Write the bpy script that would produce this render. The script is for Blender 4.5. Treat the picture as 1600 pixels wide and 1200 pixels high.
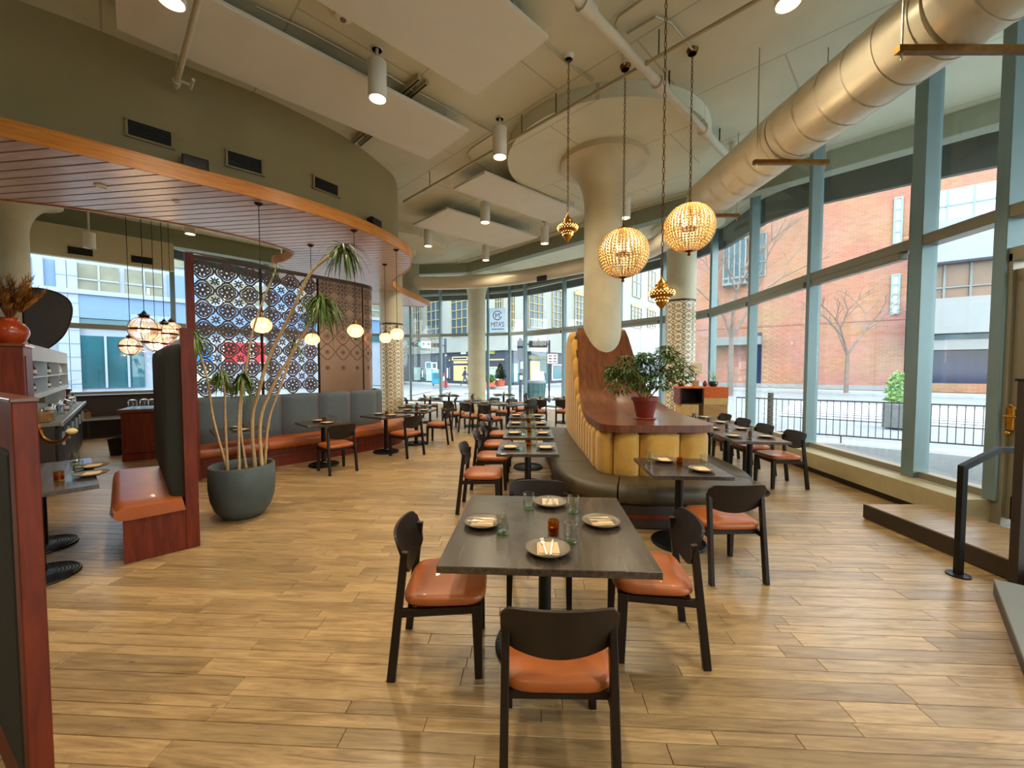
import bpy, bmesh, math, random
from mathutils import Vector, Matrix

# ------------------------------------------------------------------ scene, camera, world, exposure
scn = bpy.context.scene
for o in list(bpy.data.objects):
    bpy.data.objects.remove(o)
COL = scn.collection
FPX, HCAM = 620.0, 1.70                 # focal length in pixels of a 1600 px wide frame, eye height
PITCH = math.atan(25 / 620)
cam_d = bpy.data.cameras.new('camera')
cam_d.sensor_fit = 'HORIZONTAL'
cam_d.sensor_width = 36.0
cam_d.lens = 36.0 * FPX / 1600.0
cam_d.clip_start, cam_d.clip_end = 0.05, 400
cam = bpy.data.objects.new('camera', cam_d)
COL.objects.link(cam)
cam.location = (0, 0, HCAM)
cam.rotation_euler = (math.pi / 2 - PITCH, 0, 0)
scn.camera = cam

scn.view_settings.view_transform = 'Standard'
scn.view_settings.look = 'None'
scn.view_settings.exposure = 0.48
scn.view_settings.gamma = 1.0
scn.view_settings.use_curve_mapping = False

SKY, LAMP = 4.6, 0.52
world = bpy.data.worlds.new('overcast_sky')
scn.world = world
world.use_nodes = True
bg = world.node_tree.nodes['Background']
bg.inputs['Color'].default_value = (0.86, 0.94, 1.0, 1)
bg.inputs['Strength'].default_value = 1.0 * SKY

# ------------------------------------------------------------------ helpers
PI = math.pi
CT, ST = math.cos(PITCH), math.sin(PITCH)

def ray(px, py):
    u = (px - 800) / FPX
    v = (600 - py) / FPX
    return Vector((u, CT + v * ST, v * CT - ST))

def at(px, py, z):                       # the point of height z seen at a pixel
    r = ray(px, py)
    t = (z - HCAM) / r.z
    return Vector((r.x * t, r.y * t, z))

def atY(px, py, Y):                      # the point of depth Y seen at a pixel
    r = ray(px, py)
    t = Y / r.y
    return Vector((r.x * t, Y, HCAM + r.z * t))

def lerp(a, b, t):
    return a + (b - a) * t

class MB:
    """collects shapes; build() links them as one mesh object"""
    def __init__(self):
        self.v, self.f, self.mi, self.cur = [], [], [], 0
        self.uv = None
    def face(self, idx):
        self.f.append(idx); self.mi.append(self.cur)
    def add(self, vs, fs):
        b = len(self.v)
        self.v += [tuple(p) for p in vs]
        for q in fs:
            self.face([b + i for i in q])
    def box(self, c, s, rz=0.0, M=None):
        hx, hy, hz = s[0] / 2, s[1] / 2, s[2] / 2
        P = [Vector((x * hx, y * hy, z * hz)) for z in (-1, 1) for x, y in ((-1, -1), (1, -1), (1, 1), (-1, 1))]
        R = M if M is not None else Matrix.Rotation(rz, 3, 'Z')
        P = [R @ p + Vector(c) for p in P]
        self.add(P, [(3, 2, 1, 0), (4, 5, 6, 7), (0, 1, 5, 4), (1, 2, 6, 5), (2, 3, 7, 6), (3, 0, 4, 7)])
        return self
    def bar(self, a, b, w, h, w2=None, h2=None, up=(0, 0, 1)):
        a, b = Vector(a), Vector(b)
        d = (b - a).normalized()
        U = Vector(up)
        if abs(d.dot(U)) > 0.98:
            U = Vector((0, 1, 0))
        s = d.cross(U).normalized()
        n = s.cross(d).normalized()
        w2 = w if w2 is None else w2
        h2 = h if h2 is None else h2
        P = [a + s * x * w / 2 + n * y * h / 2 for x, y in ((-1, -1), (1, -1), (1, 1), (-1, 1))]
        P += [b + s * x * w2 / 2 + n * y * h2 / 2 for x, y in ((-1, -1), (1, -1), (1, 1), (-1, 1))]
        self.add(P, [(0, 1, 2, 3), (7, 6, 5, 4), (0, 4, 5, 1), (1, 5, 6, 2), (2, 6, 7, 3), (3, 7, 4, 0)])
        return self
    def tube(self, pts, r, n=8, caps=True):
        pts = [Vector(p) for p in pts]
        N = len(pts)
        rs = r if isinstance(r, (list, tuple)) else [r] * N
        rings, prev = [], None
        for i, p in enumerate(pts):
            d = (pts[min(i + 1, N - 1)] - pts[max(i - 1, 0)]).normalized()
            if prev is None:
                U = Vector((0, 0, 1)) if abs(d.z) < 0.9 else Vector((1, 0, 0))
                s = d.cross(U).normalized()
            else:
                s = prev - d * prev.dot(d)
                s = s.normalized() if s.length > 1e-6 else d.orthogonal().normalized()
            prev = s
            t = d.cross(s)
            rings.append([p + (s * math.cos(2 * PI * k / n) + t * math.sin(2 * PI * k / n)) * rs[i] for k in range(n)])
        vs = [q for ring in rings for q in ring]
        fs = []
        for i in range(N - 1):
            for k in range(n):
                k2 = (k + 1) % n
                fs.append((i * n + k, i * n + k2, (i + 1) * n + k2, (i + 1) * n + k))
        if caps:
            fs.append(tuple(range(n))[::-1])
            fs.append(tuple((N - 1) * n + k for k in range(n)))
        self.add(vs, fs)
        return self
    def lathe(self, prof, n=24, c=(0, 0, 0), a0=0.0):
        # prof: list of (r, z); closed ends when r is 0
        vs, ids = [], []
        for r, z in prof:
            if r < 1e-6:
                ids.append([len(vs)]); vs.append((c[0], c[1], c[2] + z))
            else:
                ids.append(list(range(len(vs), len(vs) + n)))
                vs += [(c[0] + r * math.cos(a0 + 2 * PI * k / n), c[1] + r * math.sin(a0 + 2 * PI * k / n), c[2] + z) for k in range(n)]
        fs = []
        for A, B in zip(ids, ids[1:]):
            for k in range(n):
                k2 = (k + 1) % n
                a, a2 = A[k % len(A)], A[k2 % len(A)]
                b, b2 = B[k % len(B)], B[k2 % len(B)]
                q = []
                for i in (a, a2, b2, b):
                    if i not in q:
                        q.append(i)
                if len(q) > 2:
                    fs.append(tuple(q))
        self.add(vs, fs)
        return self
    def prism(self, poly, z0, z1):
        n = len(poly)
        vs = [(p[0], p[1], z0) for p in poly] + [(p[0], p[1], z1) for p in poly]
        fs = [tuple(range(n))[::-1], tuple(range(n, 2 * n))]
        fs += [(i, (i + 1) % n, n + (i + 1) % n, n + i) for i in range(n)]
        self.add(vs, fs)
        return self
    def grid(self, P, closed=False):
        # P[i][j] rows of points
        n, m = len(P), len(P[0])
        vs = [q for row in P for q in row]
        fs = []
        for i in range(n - 1):
            for j in range(m if closed else m - 1):
                j2 = (j + 1) % m
                fs.append((i * m + j, i * m + j2, (i + 1) * m + j2, (i + 1) * m + j))
        self.add(vs, fs)
        return self
    def ball(self, c, r, n=10, m=6, sz=1.0):
        prof = [(r * math.sin(PI * i / m), -r * sz * math.cos(PI * i / m)) for i in range(m + 1)]
        return self.lathe(prof, n, c)
    def pad(self, w, d, z0, z1, e=4.0, n=32, round_=0.35, dome=0.0, c=(0, 0)):
        # soft cushion with a superellipse outline
        out = []
        for k in range(n):
            a = 2 * PI * k / n
            ca, sa = math.cos(a), math.sin(a)
            out.append((math.copysign(abs(ca) ** (2 / e), ca) * w / 2, math.copysign(abs(sa) ** (2 / e), sa) * d / 2))
        h = z1 - z0
        prof = [(0.0, z0), (0.93, z0)]
        rr = min(w, d) * 0.5
        for i in range(6):
            a = PI * (i / 5) - PI / 2
            prof.append((1 - h * round_ / rr + h * round_ / rr * math.cos(a), (z0 + z1) / 2 + math.sin(a) * h / 2))
        prof += [(0.7, z1 + dome * .6), (0.35, z1 + dome * .95), (0.0, z1 + dome)]
        vs, ids = [], []
        for s, z in prof:
            if s < 1e-6:
                ids.append([len(vs)]); vs.append((c[0], c[1], z))
            else:
                ids.append(list(range(len(vs), len(vs) + n)))
                vs += [(c[0] + x * s, c[1] + y * s, z) for x, y in out]
        fs = []
        for A, B in zip(ids, ids[1:]):
            for k in range(n):
                q = []
                for i in (A[k % len(A)], A[(k + 1) % n % len(A)], B[(k + 1) % n % len(B)], B[k % len(B)]):
                    if i not in q:
                        q.append(i)
                if len(q) > 2:
                    fs.append(tuple(q))
        self.add(vs, fs)
        return self
    def mesh(self, name, mats, smooth=False, bevel=0.0, seg=2, angle=40):
        me = bpy.data.meshes.new(name)
        me.from_pydata(self.v, [], self.f)
        mats = mats if isinstance(mats, (list, tuple)) else [mats]
        for m in mats:
            me.materials.append(M[m] if isinstance(m, str) else m)
        if len(mats) > 1:
            me.polygons.foreach_set('material_index', self.mi)
        bm = bmesh.new()
        bm.from_mesh(me)
        if bevel:
            bmesh.ops.remove_doubles(bm, verts=bm.verts, dist=1e-6)
            es = [e for e in bm.edges if len(e.link_faces) == 2 and e.calc_face_angle(0) > 0.6]
            bmesh.ops.bevel(bm, geom=es, offset=bevel, segments=seg, affect='EDGES', clamp_overlap=True, profile=0.5)
        bmesh.ops.recalc_face_normals(bm, faces=bm.faces)
        if smooth:
            lim = math.radians(angle)
            for f in bm.faces:
                f.smooth = True
            for e in bm.edges:
                if len(e.link_faces) == 2 and e.calc_face_angle(0) > lim:
                    e.smooth = False
        bm.to_mesh(me)
        bm.free()
        me.update()
        return me
    def build(self, name, mats, parent=None, smooth=False, bevel=0.0, seg=2, angle=40, loc=None, rz=0.0):
        o = bpy.data.objects.new(name, self.mesh(name, mats, smooth, bevel, seg, angle))
        COL.objects.link(o)
        o.parent = parent
        if loc is not None:
            o.location = loc
        o.rotation_euler[2] = rz
        return o

def tag(o, label=None, cat=None, group=None, kind=None):
    if label: o['label'] = label
    if cat: o['category'] = cat
    if group: o['group'] = group
    if kind: o['kind'] = kind
    return o

def thing(name, label, cat, loc=(0, 0, 0), rz=0.0, group=None):
    o = bpy.data.objects.new(name, None)
    COL.objects.link(o)
    o.empty_display_size = 0.1
    o.location = loc
    o.rotation_euler[2] = rz
    return tag(o, label, cat, group)

def struct(name, loc=(0, 0, 0), rz=0.0):
    o = bpy.data.objects.new(name, None)
    COL.objects.link(o)
    o.empty_display_size = 0.1
    o.location = loc
    o.rotation_euler[2] = rz
    return tag(o, kind='structure')

KIDS = {}
def dup(root, loc, rz, label=None, group=None):
    r = root.copy()
    COL.objects.link(r)
    r.location = loc
    r.rotation_euler[2] = rz
    if label: r['label'] = label
    if group: r['group'] = group
    if root.name not in KIDS:
        KIDS[root.name] = [(c, [g for g in bpy.data.objects if g.parent == c]) for c in bpy.data.objects if c.parent == root]
    for ch, gs in KIDS[root.name]:
        c = ch.copy(); COL.objects.link(c); c.parent = r
        for g in gs:
            d = g.copy(); COL.objects.link(d); d.parent = c
    return r

class Proto:
    """first use moves the thing itself, later uses copy it"""
    def __init__(self, root):
        self.root, self.used = root, False
    def put(self, loc, rz=0.0, label=None, group=None):
        if not self.used:
            self.used = True
            KIDS[self.root.name] = [(c, [g for g in bpy.data.objects if g.parent == c]) for c in bpy.data.objects if c.parent == self.root]
            r = self.root
            r.location = loc
            r.rotation_euler[2] = rz
            if label: r['label'] = label
            if group: r['group'] = group
            return r
        return dup(self.root, loc, rz, label, group)

def spline(pts, n=8, closed=False):
    """Catmull-Rom through points"""
    P = [Vector(p) for p in pts]
    out = []
    N = len(P)
    for i in range(N if closed else N - 1):
        if closed:
            a, b, c, d = P[(i - 1) % N], P[i], P[(i + 1) % N], P[(i + 2) % N]
        else:
            b, c = P[i], P[i + 1]
            a = P[i - 1] if i > 0 else b * 2 - c
            d = P[i + 2] if i + 2 < N else c * 2 - b
        for k in range(n):
            t = k / n
            out.append(0.5 * ((2 * b) + (c - a) * t + (2 * a - 5 * b + 4 * c - d) * t * t + (3 * b - a - 3 * c + d) * t ** 3))
    if not closed:
        out.append(P[-1].copy())
    return out

class Path:
    """2-D path by arc length"""
    def __init__(self, pts):
        self.p = [Vector((q[0], q[1])) for q in pts]
        self.s = [0.0]
        for a, b in zip(self.p, self.p[1:]):
            self.s.append(self.s[-1] + (b - a).length)
        self.L = self.s[-1]
    def pos(self, s):
        s = max(0.0, min(self.L, s))
        lo, hi = 0, len(self.s) - 1
        while hi - lo > 1:
            m = (lo + hi) // 2
            if self.s[m] <= s: lo = m
            else: hi = m
        t = (s - self.s[lo]) / max(1e-9, self.s[hi] - self.s[lo])
        return self.p[lo].lerp(self.p[hi], t)
    def tan(self, s, e=0.04):
        return (self.pos(s + e) - self.pos(s - e)).normalized()
    def nor(self, s):                    # to the right of travel
        t = self.tan(s)
        return Vector((t.y, -t.x))

def resharp(o, deg=38):
    """weld a mesh built from several sheets and mark its hard edges"""
    bm = bmesh.new(); bm.from_mesh(o.data)
    bmesh.ops.remove_doubles(bm, verts=bm.verts, dist=1e-5)
    bmesh.ops.recalc_face_normals(bm, faces=bm.faces)
    for e in bm.edges:
        e.smooth = not (len(e.link_faces) == 2 and e.calc_face_angle(0) > math.radians(deg))
    bm.to_mesh(o.data); bm.free()

# ------------------------------------------------------------------ materials
M = {}
def nmat(name):
    m = bpy.data.materials.new(name)
    m.use_nodes = True
    M[name] = m
    nt = m.node_tree
    b = nt.nodes['Principled BSDF']
    return m, nt, b

def node(nt, t, **kw):
    n = nt.nodes.new(t)
    for k, v in kw.items():
        if k in n.inputs: n.inputs[k].default_value = v
        else: setattr(n, k, v)
    return n

def plain(name, col, rough=0.5, metal=0.0, var=0.12, scale=8.0, bump=0.0, bscale=60.0, spec=0.5, stretch=(1, 1, 1), coat=0.0, trans=0.0):
    """procedural colour with soft noise variation and optional fine relief"""
    m, nt, b = nmat(name)
    tc = node(nt, 'ShaderNodeTexCoord')
    mp = node(nt, 'ShaderNodeMapping')
    mp.inputs['Scale'].default_value = stretch
    nt.links.new(tc.outputs['Object'], mp.inputs['Vector'])
    nz = node(nt, 'ShaderNodeTexNoise', Scale=scale, Detail=4.0)
    nt.links.new(mp.outputs[0], nz.inputs['Vector'])
    r = node(nt, 'ShaderNodeValToRGB')
    r.color_ramp.elements[0].position, r.color_ramp.elements[1].position = 0.3, 0.7
    r.color_ramp.elements[0].color = tuple(c * (1 - var) for c in col) + (1,)
    r.color_ramp.elements[1].color = tuple(min(1, c * (1 + var)) for c in col) + (1,)
    nt.links.new(nz.outputs['Fac'], r.inputs['Fac'])
    nt.links.new(r.outputs['Color'], b.inputs['Base Color'])
    b.inputs['Roughness'].default_value = rough
    b.inputs['Metallic'].default_value = metal
    b.inputs['Specular IOR Level'].default_value = spec
    if coat: b.inputs['Coat Weight'].default_value = coat
    if bump:
        n2 = node(nt, 'ShaderNodeTexNoise', Scale=bscale, Detail=3.0)
        nt.links.new(mp.outputs[0], n2.inputs['Vector'])
        bp = node(nt, 'ShaderNodeBump', Strength=bump, Distance=0.01)
        nt.links.new(n2.outputs['Fac'], bp.inputs['Height'])
        nt.links.new(bp.outputs['Normal'], b.inputs['Normal'])
    return m

def wood(name, c1, c2, rough=0.4, scale=3.0, stretch=(1, 12, 12), spec=0.5, coat=0.0):
    m, nt, b = nmat(name)
    tc = node(nt, 'ShaderNodeTexCoord')
    mp = node(nt, 'ShaderNodeMapping')
    mp.inputs['Scale'].default_value = stretch
    nt.links.new(tc.outputs['Object'], mp.inputs['Vector'])
    nz = node(nt, 'ShaderNodeTexNoise', Scale=scale, Detail=6.0, Roughness=0.6, Distortion=0.6)
    nt.links.new(mp.outputs[0], nz.inputs['Vector'])
    r = node(nt, 'ShaderNodeValToRGB')
    r.color_ramp.elements[0].position, r.color_ramp.elements[1].position = 0.32, 0.68
    r.color_ramp.elements[0].color = c1 + (1,)
    r.color_ramp.elements[1].color = c2 + (1,)
    nt.links.new(nz.outputs['Fac'], r.inputs['Fac'])
    nt.links.new(r.outputs['Color'], b.inputs['Base Color'])
    bp = node(nt, 'ShaderNodeBump', Strength=0.07, Distance=0.003)
    nt.links.new(nz.outputs['Fac'], bp.inputs['Height'])
    nt.links.new(bp.outputs['Normal'], b.inputs['Normal'])
    b.inputs['Roughness'].default_value = rough
    b.inputs['Specular IOR Level'].default_value = spec
    if coat: b.inputs['Coat Weight'].default_value = coat
    return m

def glow(name, col, strength):
    m, nt, b = nmat(name)
    b.inputs['Base Color'].default_value = col + (1,)
    b.inputs['Emission Color'].default_value = col + (1,)
    b.inputs['Emission Strength'].default_value = strength
    return m

def thin_glass(name, tint, gloss=0.08, rough=0.0, power=4.0):
    """clear pane: transparent with a Fresnel reflection"""
    m, nt, b = nmat(name)
    nt.nodes.remove(b)
    out = nt.nodes['Material Output']
    tr = node(nt, 'ShaderNodeBsdfTransparent')
    tr.inputs['Color'].default_value = tint + (1,)
    gl = node(nt, 'ShaderNodeBsdfGlossy', Roughness=rough)
    lw = node(nt, 'ShaderNodeLayerWeight', Blend=0.5)
    pw = node(nt, 'ShaderNodeMath', operation='POWER')
    pw.inputs[1].default_value = power
    nt.links.new(lw.outputs['Facing'], pw.inputs[0])
    mu = node(nt, 'ShaderNodeMath', operation='MULTIPLY_ADD')
    mu.inputs[1].default_value = 0.8 * min(1, gloss)
    mu.inputs[2].default_value = 0.035 * gloss
    nt.links.new(pw.outputs[0], mu.inputs[0])
    mx = node(nt, 'ShaderNodeMixShader')
    nt.links.new(mu.outputs[0], mx.inputs[0])
    nt.links.new(tr.outputs[0], mx.inputs[1])
    nt.links.new(gl.outputs[0], mx.inputs[2])
    nt.links.new(mx.outputs[0], out.inputs['Surface'])
    return m

def S(r, g, b):                          # sRGB 0-255 to linear
    f = lambda c: (c / 255 / 12.92) if c / 255 <= 0.04045 else ((c / 255 + 0.055) / 1.055) ** 2.4
    return (f(r), f(g), f(b))

plain('ceiling_paint', S(212, 211, 186), 0.75, var=0.05, scale=1.5, bump=0.25, bscale=25)
plain('panel_white', S(222, 220, 205), 0.8, var=0.02, scale=3, bump=0.1, bscale=80)
plain('column_concrete', S(196, 188, 158), 0.6, var=0.10, scale=2.2, bump=0.2, bscale=20)
plain('beam_paint', S(138, 142, 118), 0.6, var=0.05)
plain('fascia_dark', S(70, 74, 66), 0.6, var=0.08)
plain('bulkhead_paint', S(146, 132, 90), 0.65, var=0.05, scale=2)
plain('duct_metal', S(210, 202, 178), 0.36, metal=0.12, var=0.04, scale=2)
plain('pipe_paint', S(205, 200, 178), 0.4, var=0.04)
plain('conduit', S(178, 170, 140), 0.4, metal=0.3, var=0.04)
plain('dark_metal', S(40, 34, 28), 0.45, metal=0.6, var=0.1)
plain('black_iron', S(17, 16, 16), 0.4, metal=0.3, var=0.15, bump=0.1)
plain('frame_taupe', S(142, 136, 116), 0.4, metal=0.35, var=0.03)
plain('frame_blue', S(120, 142, 144), 0.4, metal=0.3, var=0.03)
plain('wall_paint', S(196, 186, 150), 0.7, var=0.04, scale=2)
plain('wall_olive', S(120, 110, 80), 0.7, var=0.06, scale=2)
plain('curb_paint', S(170, 158, 122), 0.6, var=0.05)
plain('base_dark', S(52, 40, 30), 0.5, var=0.1)
wood('canopy_wood', S(184, 146, 124), S(216, 184, 160), 0.28, 2.0, (1.2, 14, 14))
wood('fascia_wood', S(176, 104, 34), S(206, 134, 52), 0.4, 3.0, (1, 1, 14))
wood('mahogany', S(88, 28, 7), S(122, 46, 15), 0.5, 3.0, (8, 8, 1), spec=0.3)
wood('walnut', S(84, 44, 24), S(124, 72, 42), 0.28, 2.5, (10, 1.2, 1.2), coat=0.3)
wood('table_wood', S(46, 38, 31), S(82, 71, 60), 0.27, 3.5, (12, 1.4, 12), spec=0.6, coat=0.25)
wood('chair_wood', S(24, 16, 12), S(36, 25, 19), 0.42, 5.0, (10, 10, 1), spec=0.35)
wood('platform_wood', S(146, 120, 90), S(182, 154, 120), 0.26, 2.0, (1, 10, 10))
wood('crate_wood', S(150, 110, 60), S(184, 142, 84), 0.6, 3.0)
plain('leather_tan', S(168, 90, 40), 0.36, var=0.10, scale=6, bump=0.12, bscale=180, coat=0.1)
plain('leather_orange', S(172, 88, 34), 0.34, var=0.12, scale=4, bump=0.1, bscale=160, coat=0.1)
plain('fabric_blue', S(84, 94, 98), 0.85, var=0.06, scale=20, bump=0.3, bscale=400)
plain('fabric_dark', S(42, 42, 34), 0.9, var=0.12, scale=30, bump=0.4, bscale=400)
plain('velvet_mustard', S(202, 152, 62), 0.8, var=0.08, scale=9, bump=0.2, bscale=300)
M['velvet_mustard'].node_tree.nodes['Principled BSDF'].inputs['Sheen Weight'].default_value = 0.4
plain('seat_olive', S(72, 60, 38), 0.5, var=0.08, scale=6, bump=0.1, bscale=200)
plain('stoneware', S(124, 114, 98), 0.4, var=0.06, scale=30)
plain('stoneware_rim', S(96, 82, 66), 0.4, var=0.1, scale=30)
plain('napkin', S(232, 200, 160), 0.85, var=0.05, scale=30, bump=0.3, bscale=500)
plain('cutlery', S(225, 222, 216), 0.2, metal=1.0, var=0.02)
plain('paper_white', S(238, 236, 228), 0.8, var=0.02)
plain('pot_slate', S(72, 82, 80), 0.6, var=0.14, scale=5, bump=0.15, bscale=40)
plain('pot_terracotta', S(122, 40, 26), 0.4, var=0.08)
plain('soil', S(50, 38, 28), 0.95, var=0.3, scale=40, bump=0.6)
plain('cane', S(192, 160, 112), 0.7, var=0.16, scale=14, bump=0.4, bscale=50, stretch=(1, 1, 3))
plain('leaf_dracaena', S(78, 104, 32), 0.42, var=0.35, scale=5)
plain('leaf_ficus', S(70, 104, 42), 0.4, var=0.35, scale=7)
plain('leaf_dark', S(36, 54, 30), 0.5, var=0.3, scale=6)
plain('leaf_light', S(140, 180, 96), 0.5, var=0.2, scale=6)
plain('pampas', S(206, 150, 60), 0.9, var=0.2, scale=12)
plain('dried_brown', S(120, 58, 24), 0.9, var=0.25, scale=12)
plain('vase_red', S(168, 62, 24), 0.25, var=0.12, coat=0.4)
plain('brass', S(190, 138, 58), 0.3, metal=1.0, var=0.15, scale=18)
plain('brass_dark', S(120, 80, 34), 0.4, metal=1.0, var=0.2, scale=18)
plain('bead', S(216, 188, 134), 0.2, var=0.08, scale=20)
plain('screen_bronze', S(70, 48, 34), 0.42, metal=0.5, var=0.1, scale=3)
plain('screen_sheet', S(134, 104, 78), 0.38, metal=0.45, var=0.06, scale=3)
plain('screen_slot_shade', S(44, 26, 16), 0.6, metal=0.2, var=0.1)  # dark colour painted for the shade seen through cut slots
plain('grille_black', S(22, 18, 14), 0.5, var=0.1)
plain('white_plastic', S(235, 232, 222), 0.4, var=0.02)
plain('steel', S(190, 196, 196), 0.3, metal=0.8, var=0.04)
plain('shelf_grey', S(190, 200, 208), 0.5, var=0.05)
plain('linen_shade', S(226, 206, 160), 0.8, var=0.04)
plain('textile_orange', S(206, 96, 40), 0.85, var=0.25, scale=14, stretch=(1, 1, 6))
plain('textile_tan', S(202, 164, 100), 0.85, var=0.1, scale=8)
plain('bottle_green', S(34, 48, 30), 0.12, var=0.1)
plain('bottle_amber', S(120, 60, 18), 0.12, var=0.15)
plain('bottle_clear', S(200, 208, 208), 0.1, var=0.05)
plain('wicker', S(150, 110, 64), 0.8, var=0.25, scale=30, bump=0.5)
plain('towel', S(206, 176, 120), 0.9, var=0.08)
# outdoors
plain('asphalt', S(130, 136, 142), 0.85, var=0.06, scale=0.8)
plain('sidewalk', S(154, 158, 158), 0.85, var=0.05, scale=1.2)
plain('gravel_bed', S(104, 108, 110), 0.95, var=0.25, scale=30, bump=0.4)
plain('road_paint', S(246, 248, 246), 0.8, var=0.03)
plain('limestone', S(150, 154, 148), 0.8, var=0.07, scale=0.5)
plain('gold_frame', S(172, 152, 98), 0.5, var=0.08)
plain('window_dark', S(62, 84, 100), 0.12, var=0.25, scale=0.4)
plain('store_black', S(52, 62, 78), 0.5, var=0.1)
plain('store_teal', S(60, 110, 124), 0.2, var=0.2, scale=0.6)
plain('store_tan', S(222, 186, 130), 0.7, var=0.05)
plain('store_pale', S(176, 208, 200), 0.6, var=0.08)
plain('awning_olive', S(150, 150, 60), 0.7, var=0.1)
plain('facade_blue', S(94, 124, 160), 0.5, var=0.04, scale=0.4)
plain('facade_white', S(138, 150, 166), 0.6, var=0.04, scale=0.4)
plain('glass_teal', S(36, 84, 96), 0.08, var=0.3, scale=0.25)
plain('window_brown', S(112, 88, 68), 0.25, var=0.2, scale=0.5)
plain('window_warm', S(104, 106, 88), 0.3, var=0.35, scale=0.6)
plain('concrete_pale', S(138, 141, 140), 0.8, var=0.07, scale=0.4)
plain('concrete_grey', S(126, 130, 128), 0.8, var=0.1, scale=0.4)
plain('glass_sky', S(190, 214, 240), 0.06, var=0.15, scale=0.2)
plain('glass_navy', S(24, 36, 66), 0.08, var=0.4, scale=0.25)
plain('bark', S(120, 104, 94), 0.9, var=0.2, scale=3)
plain('fence_iron', S(72, 58, 70), 0.5, var=0.1)
plain('sign_red', S(176, 16, 44), 0.6, var=0.02)
plain('sign_pink', S(226, 70, 110), 0.6, var=0.03)
plain('sign_blue', S(40, 120, 214), 0.6, var=0.05)
plain('sign_pale', S(206, 232, 240), 0.6, var=0.02)
plain('ink', S(40, 60, 80), 0.7, var=0.05)
plain('cone_orange', S(240, 70, 40), 0.6, var=0.03)
plain('bin_teal', S(40, 90, 88), 0.6, var=0.1)
plain('news_blue', S(40, 130, 160), 0.5, var=0.06)
plain('cloth_navy', S(52, 58, 84), 0.8, var=0.1)
plain('cloth_trousers', S(70, 84, 104), 0.8, var=0.1)
plain('skin', S(150, 112, 92), 0.6, var=0.04)
plain('hair', S(34, 28, 26), 0.7, var=0.1)
plain('planter_red', S(196, 96, 70), 0.8, var=0.06)
plain('signal_case', S(90, 74, 44), 0.6, var=0.06)
glow('signal_green', (0.05, 0.9, 0.6), 1.6)
glow('exit_red', (1.0, 0.06, 0.08), 1.2)
glow('lamp_disc', (1.0, 0.78, 0.46), 14.0 * LAMP)
glow('filament', (1.0, 0.66, 0.32), 22.0 * LAMP)
glow('pierced_glow', (1.0, 0.62, 0.22), 5.0)
glow('office_light', (1.0, 0.92, 0.7), 1.6)
thin_glass('pane_clear', (0.95, 0.975, 0.97), 1.0)
thin_glass('tumbler', (0.95, 0.965, 0.95), 1.5, 0.0, 2.6)
thin_glass('tumbler_base', (0.70, 0.84, 0.58), 2.0, 0.0, 2.0)
thin_glass('amber_glass', (0.95, 0.76, 0.6), 1.6, 0.05)
thin_glass('lantern_glass', (0.97, 0.88, 0.8), 1.6, 0.03)
thin_glass('votive_amber', (0.88, 0.60, 0.16), 1.3)
thin_glass('jar_glass', (0.94, 0.96, 0.97), 1.8)

def frosted(name, col, clear):
    """milky lamp glass: part clear, part scattering"""
    m, nt, b = nmat(name)
    nt.nodes.remove(b)
    out = nt.nodes['Material Output']
    tr = node(nt, 'ShaderNodeBsdfTransparent'); tr.inputs['Color'].default_value = tuple(.5 + .5 * c for c in col) + (1,)
    tl = node(nt, 'ShaderNodeBsdfTranslucent'); tl.inputs['Color'].default_value = col + (1,)
    gl = node(nt, 'ShaderNodeBsdfGlossy', Roughness=0.08)
    m1 = node(nt, 'ShaderNodeMixShader'); m1.inputs[0].default_value = 1 - clear
    nt.links.new(tr.outputs[0], m1.inputs[1]); nt.links.new(tl.outputs[0], m1.inputs[2])
    m2 = node(nt, 'ShaderNodeMixShader'); m2.inputs[0].default_value = 0.06
    nt.links.new(m1.outputs[0], m2.inputs[1]); nt.links.new(gl.outputs[0], m2.inputs[2])
    nt.links.new(m2.outputs[0], out.inputs['Surface'])
frosted('amber_frost', (1.0, 0.80, 0.64), 0.5)
frosted('banner_film', (0.60, 0.68, 0.72), 0.0)
frosted('lantern_frost', (1.0, 0.88, 0.78), 0.85)

# ceiling: faint board joints laid at 45 degrees
def seams(name, sx, sy, rot, dark):
    m = M[name]; nt = m.node_tree
    b = nt.nodes['Principled BSDF']
    src = b.inputs['Base Color'].links[0].from_socket
    tc = node(nt, 'ShaderNodeTexCoord')
    mp = node(nt, 'ShaderNodeMapping')
    mp.inputs['Rotation'].default_value = (0, 0, rot)
    nt.links.new(tc.outputs['Object'], mp.inputs['Vector'])
    br = node(nt, 'ShaderNodeTexBrick', Scale=1.0)
    br.inputs['Color1'].default_value = br.inputs['Color2'].default_value = (1, 1, 1, 1)
    br.inputs['Mortar'].default_value = (dark, dark, dark, 1)
    br.inputs['Mortar Size'].default_value = 0.012
    br.inputs['Brick Width'].default_value = sx
    br.inputs['Row Height'].default_value = sy
    nt.links.new(mp.outputs[0], br.inputs['Vector'])
    mx = node(nt, 'ShaderNodeMix', data_type='RGBA', blend_type='MULTIPLY')
    mx.inputs[0].default_value = 1.0
    nt.links.new(src, mx.inputs[6])
    nt.links.new(br.outputs['Color'], mx.inputs[7])
    nt.links.new(mx.outputs[2], b.inputs['Base Color'])
seams('ceiling_paint', 2.4, 1.5, PI / 4, 0.72)

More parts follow.
